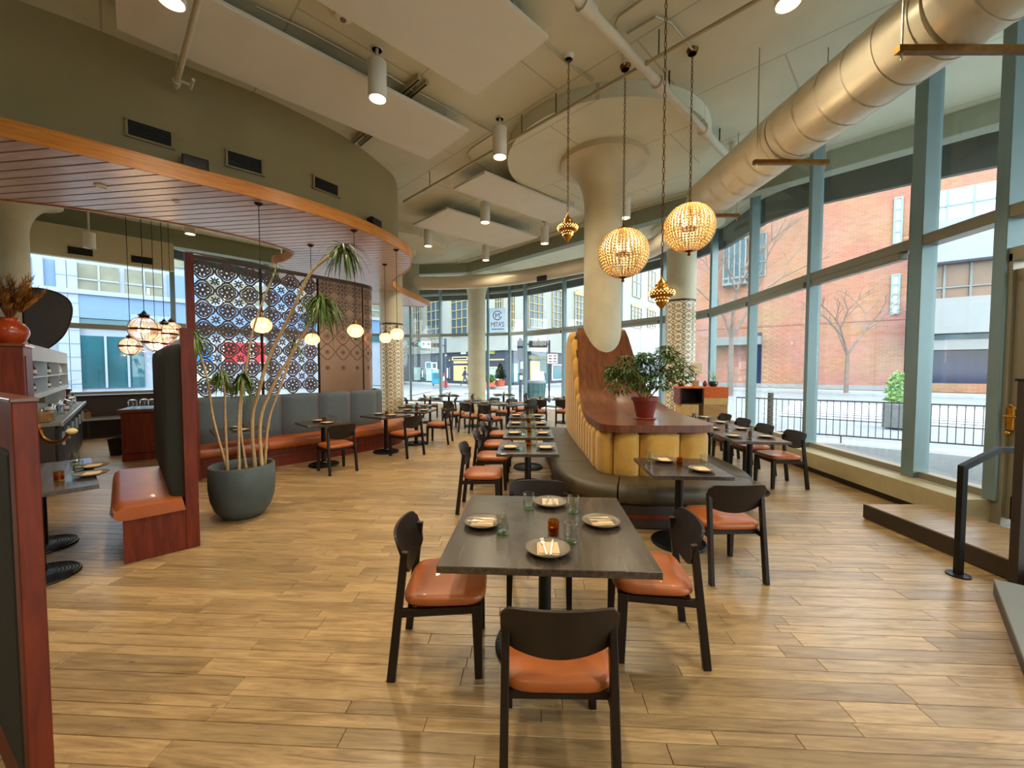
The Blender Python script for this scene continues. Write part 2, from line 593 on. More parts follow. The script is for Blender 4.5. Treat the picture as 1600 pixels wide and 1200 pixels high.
def brick_mat(name, c1, c2, mortar, w, h, rot=(PI / 2, 0, 0)):
    m, nt, b = nmat(name)
    tc = node(nt, 'ShaderNodeTexCoord')
    br = node(nt, 'ShaderNodeTexBrick', Scale=1.0)
    br.inputs['Color1'].default_value = c1 + (1,)
    br.inputs['Color2'].default_value = c2 + (1,)
    br.inputs['Mortar'].default_value = mortar + (1,)
    br.inputs['Mortar Size'].default_value = h * 0.1
    br.inputs['Brick Width'].default_value = w
    br.inputs['Row Height'].default_value = h
    mp = node(nt, 'ShaderNodeMapping')
    mp.inputs['Rotation'].default_value = rot
    nt.links.new(tc.outputs['Object'], mp.inputs['Vector'])
    nt.links.new(mp.outputs[0], br.inputs['Vector'])
    nz = node(nt, 'ShaderNodeTexNoise', Scale=0.35, Detail=5.0)
    nt.links.new(tc.outputs['Object'], nz.inputs['Vector'])
    mx = node(nt, 'ShaderNodeMix', data_type='RGBA', blend_type='OVERLAY')
    mx.inputs[0].default_value = 0.35
    nt.links.new(br.outputs['Color'], mx.inputs[6])
    nt.links.new(nz.outputs['Color'], mx.inputs[7])
    nt.links.new(mx.outputs[2], b.inputs['Base Color'])
    b.inputs['Roughness'].default_value = 0.85
brick_mat('brick_orange', S(148, 98, 76), S(160, 112, 90), S(156, 126, 108), 0.42, 0.14)

# floor boards: colour from a per-board attribute, grain along the board, knots
def board_mat():
    m, nt, b = nmat('oak_board')
    tc = node(nt, 'ShaderNodeTexCoord')
    at_ = node(nt, 'ShaderNodeAttribute', attribute_name='tint')
    off = node(nt, 'ShaderNodeVectorMath', operation='MULTIPLY_ADD')
    nt.links.new(at_.outputs['Color'], off.inputs[0])
    off.inputs[1].default_value = (37.0, 19.0, 11.0)
    nt.links.new(tc.outputs['Object'], off.inputs[2])
    mp = node(nt, 'ShaderNodeMapping')
    mp.inputs['Scale'].default_value = (1.6, 16, 1)
    nt.links.new(off.outputs[0], mp.inputs['Vector'])
    nz = node(nt, 'ShaderNodeTexNoise', Scale=1.6, Detail=7.0, Roughness=0.62, Distortion=1.2)
    nt.links.new(mp.outputs[0], nz.inputs['Vector'])
    r = node(nt, 'ShaderNodeValToRGB')
    e = r.color_ramp.elements
    e[0].position, e[0].color = 0.25, S(122, 96, 62) + (1,)
    e[1].position, e[1].color = 0.72, S(194, 164, 118) + (1,)
    e2 = e.new(0.48); e2.color = S(168, 138, 96) + (1,)
    nt.links.new(nz.outputs['Fac'], r.inputs['Fac'])
    # board-to-board tone
    t = node(nt, 'ShaderNodeMapRange')
    sp = node(nt, 'ShaderNodeSeparateColor')
    nt.links.new(at_.outputs['Color'], sp.inputs[0])
    nt.links.new(sp.outputs[0], t.inputs[0])
    t.inputs[3].default_value, t.inputs[4].default_value = 0.76, 1.18
    mul = node(nt, 'ShaderNodeMix', data_type='RGBA', blend_type='MULTIPLY')
    mul.inputs[0].default_value = 1.0
    nt.links.new(r.outputs[0], mul.inputs[6])
    nt.links.new(t.outputs[0], mul.inputs[7])
    # fine pores and streaks
    mf = node(nt, 'ShaderNodeMapping')
    mf.inputs['Scale'].default_value = (5, 70, 1)
    nt.links.new(off.outputs[0], mf.inputs['Vector'])
    nf = node(nt, 'ShaderNodeTexNoise', Scale=1.5, Detail=4.0, Roughness=0.7)
    nt.links.new(mf.outputs[0], nf.inputs['Vector'])
    rf = node(nt, 'ShaderNodeMapRange')
    rf.inputs[1].default_value, rf.inputs[2].default_value, rf.inputs[3].default_value, rf.inputs[4].default_value = 0.3, 0.7, 0.84, 1.1
    nt.links.new(nf.outputs['Fac'], rf.inputs[0])
    mu3 = node(nt, 'ShaderNodeMix', data_type='RGBA', blend_type='MULTIPLY')
    mu3.inputs[0].default_value = 1.0
    nt.links.new(mul.outputs[2], mu3.inputs[6])
    nt.links.new(rf.outputs[0], mu3.inputs[7])
    mul = mu3
    # knots
    mk = node(nt, 'ShaderNodeMapping')
    mk.inputs['Scale'].default_value = (1.4, 3.2, 1)
    nt.links.new(off.outputs[0], mk.inputs['Vector'])
    nd = node(nt, 'ShaderNodeTexNoise', Scale=3.0)
    nt.links.new(mk.outputs[0], nd.inputs['Vector'])
    mixv = node(nt, 'ShaderNodeMix', data_type='VECTOR')
    mixv.inputs[0].default_value = 0.22
    nt.links.new(mk.outputs[0], mixv.inputs[4])
    nt.links.new(nd.outputs['Color'], mixv.inputs[5])
    vo = node(nt, 'ShaderNodeTexVoronoi', Scale=1.7)
    nt.links.new(mixv.outputs[1], vo.inputs['Vector'])
    kr = node(nt, 'ShaderNodeValToRGB')
    kr.color_ramp.elements[0].position, kr.color_ramp.elements[0].color = 0.02, (0.13, 0.08, 0.05, 1)
    kr.color_ramp.elements[1].position, kr.color_ramp.elements[1].color = 0.065, (1, 1, 1, 1)
    nt.links.new(vo.outputs['Distance'], kr.inputs['Fac'])
    mu2 = node(nt, 'ShaderNodeMix', data_type='RGBA', blend_type='MULTIPLY')
    mu2.inputs[0].default_value = 0.85
    nt.links.new(mul.outputs[2], mu2.inputs[6])
    nt.links.new(kr.outputs[0], mu2.inputs[7])
    nt.links.new(mu2.outputs[2], b.inputs['Base Color'])
    b.inputs['Roughness'].default_value = 0.31
    b.inputs['Specular IOR Level'].default_value = 0.75
    bp = node(nt, 'ShaderNodeBump', Strength=0.12, Distance=0.003)
    nt.links.new(nz.outputs['Fac'], bp.inputs['Height'])
    nt.links.new(bp.outputs['Normal'], b.inputs['Normal'])
board_mat()

# patterned wall tile: rhombus lattice with ringed dots, printed per tile through its UV
def tile_mat():
    m, nt, b = nmat('tile_print')
    uv = node(nt, 'ShaderNodeUVMap')
    sp = node(nt, 'ShaderNodeSeparateXYZ')
    nt.links.new(uv.outputs[0], sp.inputs[0])
    def mth(op, a, c=None, v=None):
        n = node(nt, 'ShaderNodeMath', operation=op)
        if isinstance(a, (int, float)): n.inputs[0].default_value = a
        else: nt.links.new(a, n.inputs[0])
        if c is not None: nt.links.new(c, n.inputs[1])
        if v is not None: n.inputs[1].default_value = v
        return n.outputs[0]
    u = mth('SUBTRACT', sp.outputs[0], v=0.5)
    v = mth('SUBTRACT', sp.outputs[1], v=0.5)
    au, av = mth('ABSOLUTE', u), mth('ABSOLUTE', v)
    d = mth('ADD', au, av)
    def band(x, c, w):                   # 1 where |x-c|<w
        return mth('LESS_THAN', mth('ABSOLUTE', mth('SUBTRACT', x, v=c)), v=w)
    rad = mth('SQRT', mth('ADD', mth('MULTIPLY', u, u), mth('MULTIPLY', v, v)))
    ring = band(rad, 0.13, 0.03)
    dot = mth('LESS_THAN', rad, v=0.045)
    cu, cv = mth('SUBTRACT', 0.5, au), mth('SUBTRACT', 0.5, av)
    rh = mth('ADD', mth('MULTIPLY', cu, v=2.0), mth('MULTIPLY', cv, v=4.0))
    lines = band(rh, 1.0, 0.13)
    cd = mth('LESS_THAN', rh, v=0.24)
    r2 = mth('SQRT', mth('ADD', mth('MULTIPLY', cu, cu), mth('MULTIPLY', v, v)))
    side = band(r2, 0.17, 0.035)
    tot = lines
    for q in (ring, dot, cd, side):
        tot = mth('MAXIMUM', tot, q)
    mx = node(nt, 'ShaderNodeMix', data_type='RGBA')
    mx.inputs[6].default_value = S(226, 214, 184) + (1,)
    mx.inputs[7].default_value = S(46, 42, 40) + (1,)
    nt.links.new(tot, mx.inputs[0])
    nt.links.new(mx.outputs[2], b.inputs['Base Color'])
    b.inputs['Roughness'].default_value = 0.4
tile_mat()

rng = random.Random(7)
ROOM = math.radians(-2.95)               # floor boards and furniture run at this angle to the view
ZC = 5.6                                 # ceiling height

def proj(p):
    p = Vector(p)
    dz = p.z - HCAM
    d = p.y * CT - dz * ST
    return 800 + FPX * p.x / d, 600 - FPX * (p.y * ST + dz * CT) / d

# ------------------------------------------------------------------ glass front (inside face), from behind the camera round to the bar
FAC = [(5.0, -4.0), (5.0, -0.6), (5.0, 2.3), (5.0, 4.08), (5.05, 4.98), (5.15, 6.9), (5.35, 8.95), (5.45, 10.9), (5.3, 11.75),
       (4.7, 12.5), (3.75, 13.95), (2.05, 15.9), (0.56, 17.6), (-0.12, 18.2), (-1.13, 18.6), (-3.42, 19.0), (-4.95, 19.4),
       (-7.6, 18.4), (-8.9, 14.6), (-9.75, 11.5), (-11.85, 9.4), (-13.9, 7.4), (-15.2, 6.0)]
NF = len(FAC)

def off_poly(P, d):
    """offset an open polyline to its left side by d"""
    out = []
    for i, p in enumerate(P):
        a = Vector(P[max(0, i - 1)]); b = Vector(P[min(len(P) - 1, i + 1)])
        t = (b - a).normalized()
        out.append(Vector(p) + Vector((-t.y, t.x)) * d)
    return out

def inside_x(Y):
    """room limits at depth Y (right, left)"""
    r = 5.0
    for (x0, y0), (x1, y1) in zip(FAC[:17], FAC[1:17]):
        if y0 <= Y <= y1:
            r = lerp(x0, x1, (Y - y0) / (y1 - y0))
    l = -15.2
    for (x0, y0), (x1, y1) in zip(FAC[16:], FAC[17:]):
        if y1 <= Y <= y0:
            l = lerp(x0, x1, (Y - y0) / (y1 - y0))
    return r, l

# floor: slab, then single boards
fl = struct('floor')
pts = [Vector(p) for p in FAC] + [Vector((-15.2, -4))]
MB().prism(pts, -0.12, -0.012).build('subfloor', 'base_dark', fl)
boards = []
cr, sr = math.cos(ROOM), math.sin(ROOM)
row = 0
v = -0.4
while v < 20.5:
    RW = rng.choice((.075, .1, .1, .127, .127)) if v < 9 else .12
    u = -19.0 - rng.random() * 1.5
    while u < 7.0:
        L = rng.choice((0.4, 0.6, 0.8, 1.05, 1.3, 1.6)) * rng.uniform(0.9, 1.1)
        a, b_ = u, u + L
        u = b_
        # clip to the room
        def xy(uu, vv): return (uu * cr - vv * sr, uu * sr + vv * cr)
        ym = xy((a + b_) / 2, v)[1]
        r_, l_ = inside_x(ym)
        r1, l1 = inside_x(ym + RW)
        hi = min(r_, r1) - 0.04; lo = max(l_, l1) + 0.04
        if ym > 19.2: continue
        a2, b2 = max(a, lo + v * sr), min(b_, hi + v * sr)
        if b2 - a2 < 0.06: continue
        boards.append((a2, b2, v, RW))
    v += RW

def board_mesh(lst, name):
    vs, fs, cols = [], [], []
    for a, b_, v0, RW in lst:
        g = 0.0012
        ch = 0.002
        t = (rng.random(), rng.random(), rng.random(), 1.0)
        dz = rng.uniform(-0.0006, 0.0006)
        lo = [(a + g, v0 + g), (b_ - g, v0 + g), (b_ - g, v0 + RW - g), (a + g, v0 + RW - g)]
        hi = [(a + g + ch, v0 + g + ch), (b_ - g - ch, v0 + g + ch), (b_ - g - ch, v0 + RW - g - ch), (a + g + ch, v0 + RW - g - ch)]
        n = len(vs)
        vs += [(x, y, -0.012) for x, y in lo] + [(x, y, -ch + dz) for x, y in lo] + [(x, y, dz) for x, y in hi]
        fs += [(n + 8, n + 9, n + 10, n + 11)]
        for k in range(4):
            k2 = (k + 1) % 4
            fs += [(n + k, n + k2, n + 4 + k2, n + 4 + k), (n + 4 + k, n + 4 + k2, n + 8 + k2, n + 8 + k)]
        cols += [t] * 12
    me = bpy.data.meshes.new(name)
    me.from_pydata(vs, [], fs)
    at_ = me.attributes.new('tint', 'FLOAT_COLOR', 'POINT')
    at_.data.foreach_set('color', [c for q in cols for c in q])
    me.materials.append(M['oak_board'])
    me.update()
    return me

def seen(bd):
    a, b_, v0, _ = bd
    best = None
    for uu in (a, (a + b_) / 2, b_):
        x, y = uu * cr - v0 * sr, uu * sr + v0 * cr
        if y < 0.6: continue
        px, py = proj((x, y, 0))
        if -30 < px < 1630 and py < 1215:
            k = y
            best = k if best is None else min(best, k)
    return best
order = sorted([(seen(bd), i) for i, bd in enumerate(boards) if seen(bd) is not None])
near = [i for _, i in order[:296]]
ns = set(near)
for i in near:
    o = bpy.data.objects.new('plank', board_mesh([boards[i]], 'plank'))
    COL.objects.link(o); o.parent = fl; o.rotation_euler[2] = ROOM
o = bpy.data.objects.new('planks_beyond', board_mesh([b for i, b in enumerate(boards) if i not in ns], 'planks_beyond'))
COL.objects.link(o); o.parent = fl; o.rotation_euler[2] = ROOM; o['kind'] = 'stuff'

# ceiling, carried on past the glass as the overhang
cpoly = [(14, -4), (14, 1.0), (9.5, 5.35), (8.28, 6.56), (7.38, 7.25), (6.22, 8.3), (5.85, 9.3), (5.95, 11.2), (5.6, 12.3),
         (4.3, 14.4), (2.5, 16.6), (0.9, 18.3), (-1.0, 19.4), (-5.0, 20.2), (-8.2, 19.0), (-9.6, 14.8), (-10.4, 12.0), (-12.4, 10.0), (-15.8, 6.6), (-15.8, -4)]
ce = MB().prism(cpoly, ZC, ZC + 0.3).build('ceiling', 'ceiling_paint')
tag(ce, kind='structure')
mb = MB()
Q = cpoly[1:19]
for a, b_ in zip(Q, Q[1:]):
    mb.bar((a[0], a[1], 5.33), (b_[0], b_[1], 5.33), 0.12, 0.58)
tag(mb.build('trim_1', 'fascia_dark'), kind='structure')

def beam(n, a, b_, w, z0, z1):
    mb = MB()
    mb.bar((a[0], a[1], (z0 + z1) / 2), (b_[0], b_[1], (z0 + z1) / 2), w, z1 - z0)
    tag(mb.build('trim_%d' % n, 'beam_paint', bevel=0.01, seg=1), kind='structure')
beam(2, (-1.53, 15.02), (8.6, 4.5), 0.3, 5.25, ZC)
beam(3, (-1.5, 15.02), (-6.2, 15.7), 0.3, 5.25, ZC)
pa, pb = at(56, 352, 5.2), at(430, 415, 5.2)
sh_ = Vector((0.33, -0.31, 0))           # kept just inside the glass, on top of the soffit
beam(4, pa + sh_, pb + sh_, 0.35, 5.125, ZC)

# walls that close the room behind the camera and beside the bar
tag(MB().box((-5.1, -4.1, 2.8), (20.2, 0.2, 5.6)).build('wall_back', 'wall_paint'), kind='structure')
tag(MB().box((-15.3, 1.0, 2.8), (0.2, 10.0, 5.6)).build('wall_left', 'wall_paint'), kind='structure')

# ------------------------------------------------------------------ windows: one bay per stretch of the front
def bay(k, a, b_, ztr, zs, mw, cassette=True, door=False, head=True):
    a, b_ = Vector(a), Vector(b_)
    d = (b_ - a); L = d.length; ang = math.atan2(d.y, d.x)
    w = struct('window_%d' % (k + 1), (a.x, a.y, 0), ang)
    W2, DP = mw, 0.19
    # local x along the bay, local +y is to the left of travel (indoors); bars reach outwards
    MB().box((0, -DP / 2 + 0.05, (zs + ZC) / 2), (W2, DP, ZC - zs)).build('mullion', 'frame_blue', w, bevel=0.006, seg=1)
    m = MB().box((L / 2, -0.06, ztr), (L - W2 * .5, 0.2, 0.13))
    m.build('transom', 'frame_taupe', w, bevel=0.006, seg=1)
    if cassette:
        MB().box((L / 2 + W2 * .3, 0.0, ztr - 0.115), (L - W2 * 1.8, 0.12, 0.1)).build('shade_cassette', 'frame_taupe', w, bevel=0.01, seg=1)
    if not door:
        MB().box((L / 2, -0.08, zs + 0.04), (L, 0.14, 0.08)).build('sill_rail', 'frame_taupe', w)
    zh = 5.2 if k >= 9 else ZC
    if k >= 9:
        MB().box((L / 2, -0.08, 5.2), (L, 0.12, 0.09)).build('head_rail', 'frame_taupe', w)
        MB().box((L / 2, -0.1, (5.2 + ZC) / 2), (L - W2 * .8, 0.012, ZC - 5.28)).build('pane', 'pane_clear', w)
    zlo = zs + 0.08
    if not door:
        MB().box((L / 2, -0.1, (zlo + ztr) / 2), (L - W2 * .8, 0.012, ztr - zlo - 0.1)).build('pane', 'pane_clear', w)
    MB().box((L / 2, -0.1, (ztr + zh) / 2), (L - W2 * .8, 0.012, zh - ztr - 0.1)).build('pane', 'pane_clear', w)
    return w, L

for k in range(NF - 1):
    a, b_ = FAC[k], FAC[k + 1]
    ztr = 3.26 if k < 17 else lerp(3.26, 2.78, min(1, (k - 16) / 3))
    if k < 9: zs = 0.33
    elif k < 17: zs = 0.06
    else: zs = 0.1 if k < 19 else 1.0
    mw = {3: 0.12, 4: 0.17}.get(k, 0.09 if k < 9 else 0.10)
    w, L = bay(k, a, b_, ztr, zs if k != 2 else 0.17, mw, cassette=(3 < k < 12), door=(k == 2))
    if k == 2:
        # glazed door in its frame
        dr = struct('door_1', (a[0], a[1], 0.17), math.atan2(b_[1] - a[1], b_[0] - a[0]))
        x0, x1, zt = 0.62, L - 0.12, 2.45
        for x in (x0, x1):
            MB().box((x, -0.06, zt / 2), (0.13, 0.06, zt)).build('stile', 'frame_taupe', dr, bevel=0.005, seg=1)
        MB().box(((x0 + x1) / 2, -0.06, 0.12), (x1 - x0, 0.06, 0.24)).build('bottom_rail', 'frame_taupe', dr, bevel=0.005, seg=1)
        MB().box(((x0 + x1) / 2, -0.06, zt), (x1 - x0 + .13, 0.06, 0.13)).build('top_rail', 'frame_taupe', dr, bevel=0.005, seg=1)
        MB().box(((x0 + x1) / 2, -0.06, zt / 2), (x1 - x0, 0.012, zt)).build('pane', 'pane_clear', dr)
        h = MB().box((x1, 0.0, 1.02), (0.05, 0.025, 0.22)).tube([(x1, 0.01, 1.05), (x1, 0.07, 1.05), (x1 - 0.16, 0.075, 1.05)], 0.012)
        h.tube([(x1, 0.01, 1.15), (x1 - .03, 0.06, 1.17), (x1 - 0.1, 0.06, 1.12), (x1 - 0.18, 0.07, 1.14)], 0.008).ball((x1, .03, .88), .02)
        h.build('handle', 'brass', dr, smooth=True)
        MB().box((L - 0.02, -0.06, 1.3), (0.14, 0.16, 2.75)).build('door_frame', 'frame_taupe', dr, bevel=0.005, seg=1)
        MB().box((0.5, -0.06, 1.3), (0.14, 0.16, 2.75)).build('door_frame', 'frame_taupe', dr, bevel=0.005, seg=1)
        MB().box((L / 2 + .2, -0.06, 2.66), (L - 0.5, 0.16, 0.14)).build('door_frame', 'frame_taupe', dr, bevel=0.005, seg=1)
        MB().box((L / 2 + .2, -0.1, 2.9), (L - 0.5, 0.012, 0.5)).build('pane', 'pane_clear', dr)

# low kerb under the glass with a dark recessed foot
inn = off_poly(FAC[:11], 0.30)
inf = off_poly(FAC[:11], 0.22)
mb, mf = MB(), MB()
for i in range(3, 9):
    a, b_, c, d = FAC[i], FAC[i + 1], inn[i + 1], inn[i]
    mb.prism([a, b_, c, d], 0.10, 0.33)
    mf.prism([a, b_, inf[i + 1], inf[i]], 0.0, 0.10)
tag(mb.build('trim_5', 'curb_paint'), kind='structure')
tag(mf.build('baseboard_right', 'base_dark'), kind='structure')
# lower wall below the bar windows
mb = MB()
for i in range(19, NF - 1):
    a, b_ = FAC[i], FAC[i + 1]
    mb.bar((a[0], a[1], 0.5), (b_[0], b_[1], 0.5), 0.16, 1.0)
tag(mb.build('wall_far', 'wall_olive'), kind='structure')
# deep soffit over the bar windows and the pilaster beside them
mb = MB()
for i in range(19, NF - 1):
    a, b_ = Vector(FAC[i]), Vector(FAC[i + 1])
    t = (b_ - a).normalized(); n = Vector((-t.y, t.x))
    a2, b2 = a + n * 0.5, b_ + n * 0.5
    mb.bar((a2.x, a2.y, 4.75), (b2.x, b2.y, 4.75), 0.18, 0.75)
sof = mb.build('trim_6', 'wall_paint')
tag(sof, kind='structure')
c = Vector((-11.6, 9.2))
tag(MB().box((-11.62, 9.15, 2.8), (0.5, 0.5, 5.6), rz=PI / 4).build('wall_side', 'wall_paint'), kind='structure')

# ------------------------------------------------------------------ columns
def column_profile(r, cap_z=4.55, R=0.77):
    pr = [(r, 0.0), (r, cap_z)]
    for i in range(1, 13):
        t = i / 12
        pr.append((r + (R - r) * (1 - math.cos(t * PI / 2)) ** 1.0 * 0.92, cap_z + (5.27 - cap_z) * math.sin(t * PI / 2)))
    pr += [(R, 5.29), (R, 5.38), (0.0, 5.38)]
    return pr

def column(x, y, r, label, disc=1.75, z0=0.0):
    t = thing('concrete_column', label, 'column', (x, y, 0))
    pr = column_profile(r)
    pr[0] = (r, z0)
    MB().lathe(pr, 40).build('shaft', 'column_concrete', t, smooth=True)
    MB().lathe([(0, 5.38), (disc, 5.38), (disc, ZC), (0, ZC)], 72).build('drop_panel', 'ceiling_paint', t, smooth=True)
    return t
colA = column(1.64, 7.25, 0.335, 'round concrete column with flared capital rising out of the mustard banquette', 1.72)
colB = column(4.43, 10.5, 0.36, 'round concrete column wrapped in black and white tile beside the reception console', 1.0)
colC = column(-3.78, 12.5, 0.345, 'round column wrapped in patterned tile under the tip of the slatted canopy', 1.75)
colD = column(-1.46, 16.5, 0.36, 'plain pale column by the far glass front behind the dining tables', 1.4)
colE = column(-10.7, 8.6, 0.25, 'plain column with flared capital standing behind the bar shelves', 0.78)

def tiles(col, r, ztop, n, h):
    """curved square tiles set round a column, each its own piece"""
    W = 2 * PI / n
    vs, fs, K = [], [], 5
    g = 0.004 / r
    for j in range(K + 1):
        a = -W / 2 + g + (W - 2 * g) * j / K
        for rr, z in ((r - 0.004, 0.002), (r + 0.009, 0.002), (r + 0.009, h - 0.002), (r - 0.004, h - 0.002)):
            vs.append((rr * math.cos(a), rr * math.sin(a), z))
    uvs = []
    for j in range(K):
        for q in range(3):
            fs.append((j * 4 + q, (j + 1) * 4 + q, (j + 1) * 4 + q + 1, j * 4 + q + 1))
            u0, u1 = j / K, (j + 1) / K
            v0, v1 = ((0, 0), (0, 1), (1, 1))[q]
            uvs += [(u0, v0), (u1, v0), (u1, v1), (u0, v1)]
    me = bpy.data.meshes.new('tile')
    me.from_pydata(vs, [], fs)
    ul = me.uv_layers.new(name='UVMap')
    for i, q in enumerate(uvs):
        ul.data[i].uv = q
    me.materials.append(M['tile_print'])
    for p in me.polygons: p.use_smooth = False
    k = 0
    z = 0.01
    while z + h < ztop + 0.02:
        for i in range(n):
            a = 2 * PI * i / n + (0 if 1 else W / 2)
            o = bpy.data.objects.new('tile', me)
            COL.objects.link(o); o.parent = col
            o.location = (0, 0, z); o.rotation_euler[2] = a
        z += h
    MB().lathe([(r, z), (r + 0.012, z), (r + 0.012, z + 0.05), (r, z + 0.05)], 40).build('border', 'tile_print', col, smooth=True)
tiles(colB, 0.36, 3.45, 9, 0.262)
tiles(colC, 0.345, 3.2, 9, 0.252)

# ------------------------------------------------------------------ slatted canopy and painted bulkhead
outer = [(-7.1, 2.3), (-6.0, 3.3), (-5.15, 4.09), (-4.63, 4.52), (-4.03, 5.09), (-3.29, 5.77), (-2.58, 6.76), (-2.23, 7.78), (-2.15, 8.43), (-2.45, 9.51),
         (-3.25, 10.9), (-3.45, 12.2), (-3.3, 13.6), (-3.1, 15.0)]
OUT = Path(spline([(x, y, 0) for x, y in outer], 8))
inner = [(-3.4, 15.4), (-6.0, 14.0), (-6.2, 11.0), (-5.51, 9.22), (-5.0, 8.8), (-4.55, 8.35), (-4.45, 8.0), (-4.7, 7.4), (-5.27, 6.7), (-6.1, 6.1), (-7.2, 5.6), (-8.6, 5.2), (-9.4, 3.6)]
INN = Path(spline([(x, y, 0) for x, y in inner], 6))
cpath = [(p.x, p.y) for p in OUT.p] + [(p.x, p.y) for p in INN.p]
can = thing('slatted_canopy', 'curving hung canopy of reddish wood slats with an amber wood edge over the booths', 'canopy', (0, 0, 0))
MB().prism(cpath, 4.085, 4.11).build('backing_board', 'base_dark', can)
SA = math.radians(-8)
cs, sn = math.cos(SA), math.sin(SA)
rot = [(x * cs + y * sn, -x * sn + y * cs) for x, y in cpath]
def cuts(v):
    xs = []
    for (x0, y0), (x1, y1) in zip(rot, rot[1:] + rot[:1]):
        if (y0 <= v < y1) or (y1 <= v < y0):
            xs.append(x0 + (x1 - x0) * (v - y0) / (y1 - y0))
    return sorted(xs)
v = min(p[1] for p in rot) + 0.02
PITCHW = 0.165
while v < max(p[1] for p in rot) - 0.15:
    A, B = cuts(v), cuts(v + 0.14)
    if len(A) == len(B) and len(A) % 2 == 0:
        for i in range(0, len(A), 2):
            x0, x1, x2, x3 = A[i] + .02, A[i + 1] - .02, B[i + 1] - .02, B[i] + .02
            if min(x1 - x0, x2 - x3) < 0.08: continue
            MB().prism([(x0, v), (x1, v), (x2, v + 0.14), (x3, v + 0.14)], 4.045, 4.085).build('slat', 'canopy_wood', can, rz=SA)
    v += PITCHW

def strip(path, s0, s1, inset, z0, z1, th, step=0.12):
    """upright curved sheet following a path; inset is to the left of travel"""
    n = max(2, int((s1 - s0) / step))
    rows = []
    for i in range(n + 1):
        s = lerp(s0, s1, i / n)
        p, q = path.pos(s), path.nor(s)
        a = p - q * inset
        b_ = a - q * th
        rows.append([(a.x, a.y, z0), (a.x, a.y, z1), (b_.x, b_.y, z1), (b_.x, b_.y, z0)])
    m = MB()
    m.grid(rows, closed=True)
    m.add(rows[0], [(0, 1, 2, 3)]); m.add(rows[-1], [(3, 2, 1, 0)])
    return m
strip(OUT, 0.0, OUT.L, -0.012, 4.03, 4.22, 0.03).build('edge_band', 'fascia_wood', can, smooth=True)
strip(INN, 0.0, INN.L, -0.012, 4.03, 4.22, 0.03).build('edge_band', 'fascia_wood', can, smooth=True)
# thin board that closes the ledge between edge band and bulkhead
strip(OUT, 0.0, OUT.L, 0.0, 4.19, 4.21, 0.4).build('ledge', 'base_dark', can)
bk = strip(OUT, 0.0, OUT.L - .3, 0.27, 4.11, ZC, 0.12).build('wall_bulkhead', 'bulkhead_paint', smooth=True)
tag(bk, kind='structure')
bk2 = strip(INN, 0.4, INN.L - .3, 0.2, 4.11, ZC, 0.12).build('wall_bulkhead_rear', 'bulkhead_paint', smooth=True)
tag(bk2, kind='structure')

def on_bulk(px):
    """arc length on the bulkhead face that is seen in image column px"""
    best, bs = 1e9, 0
    for i in range(400):
        s = OUT.L * i / 400
        p = OUT.pos(s) - OUT.nor(s) * 0.27
        if p.y < 2 or p.y > 8.6: continue
        e = abs(proj((p.x, p.y, 4.6))[0] - px)
        if e < best: best, bs = e, s
    return bs
for x0, x1, y0, y1, lab in ((207, 262, 189, 230, 'black air grille in the olive bulkhead, farthest from the canopy tip'), (362, 404, 236, 274, 'middle black air grille of three in the olive bulkhead'),
                           (493, 526, 277, 307, 'black air grille in the olive bulkhead nearest the canopy tip')):
    s = on_bulk((x0 + x1) / 2)
    p, q = OUT.pos(s) - OUT.nor(s) * 0.26, OUT.nor(s)
    z0 = atY((x0 + x1) / 2, y1, p.y).z; z1 = atY((x0 + x1) / 2, y0, p.y).z
    z0 += .06; z1 -= .06
    t = thing('air_grille', lab, 'vent', (p.x, p.y, z0), math.atan2(q.y, q.x) + PI / 2, 'bulkhead air grilles')
    W = 0.42
    MB().box((0, 0, (z1 - z0) / 2), (W, 0.02, z1 - z0)).build('backing', 'grille_black', t)
    fr = MB()
    for zz in (0, z1 - z0): fr.box((0, -0.012, zz), (W + .05, 0.02, 0.025))
    for xx in (-W / 2, W / 2): fr.box((xx, -0.012, (z1 - z0) / 2), (0.025, 0.02, z1 - z0 + .025))
    fr.build('frame', 'bulkhead_paint', t)
    for i in range(7):
        MB().box((0, -0.015, (i + .5) / 7 * (z1 - z0)), (W - .03, 0.02, 0.008)).build('louvre', 'grille_black', t)
for px, py, lab in ((300, 240, 'small dark ledge speaker on the canopy between two air grilles'), (573, 322, 'small dark angled spotlight box on the canopy tip')):
    s = on_bulk(px)
    p, q = OUT.pos(s) - OUT.nor(s) * 0.12, OUT.nor(s)
    t = thing('ledge_speaker', lab, 'speaker', (p.x, p.y, 4.222), math.atan2(q.y, q.x) + PI / 2)
    MB().prism([(-.14, -.07), (.14, -.07), (.1, .08), (-.1, .08)], 0.0, 0.17).build('body', 'dark_metal', t, bevel=0.015)
    MB().box((0, -.075, .085), (.24, .012, .13)).build('grille', 'grille_black', t)
for px, py, r, lab in ((158, 290, .07, 'larger white round downlight set flush in the wood slat canopy'), (275, 314, .04, 'tiny round downlight set flush in the wood slat canopy')):
    p = at(px, py, 4.045)
    t = thing('canopy_downlight', lab, 'light', (p.x, p.y, 4.03), 0, 'flush canopy downlights')
    MB().lathe([(0, .012), (r, .012), (r, 0.0), (r * .8, -.006), (r * .75, 0.006), (0, .006)], 20).build('rim', 'white_plastic', t, smooth=True)

# ------------------------------------------------------------------ street outside
ZG = -0.14
tag(MB().box((0, 40, ZG - 0.2), (260, 200, 0.3)).build('street_pavement', 'asphalt'), kind='structure')
def slab(name, quad, z, mat, h=0.05):
    return tag(MB().prism(quad, ZG - .04, z).build(name, mat), kind='structure')
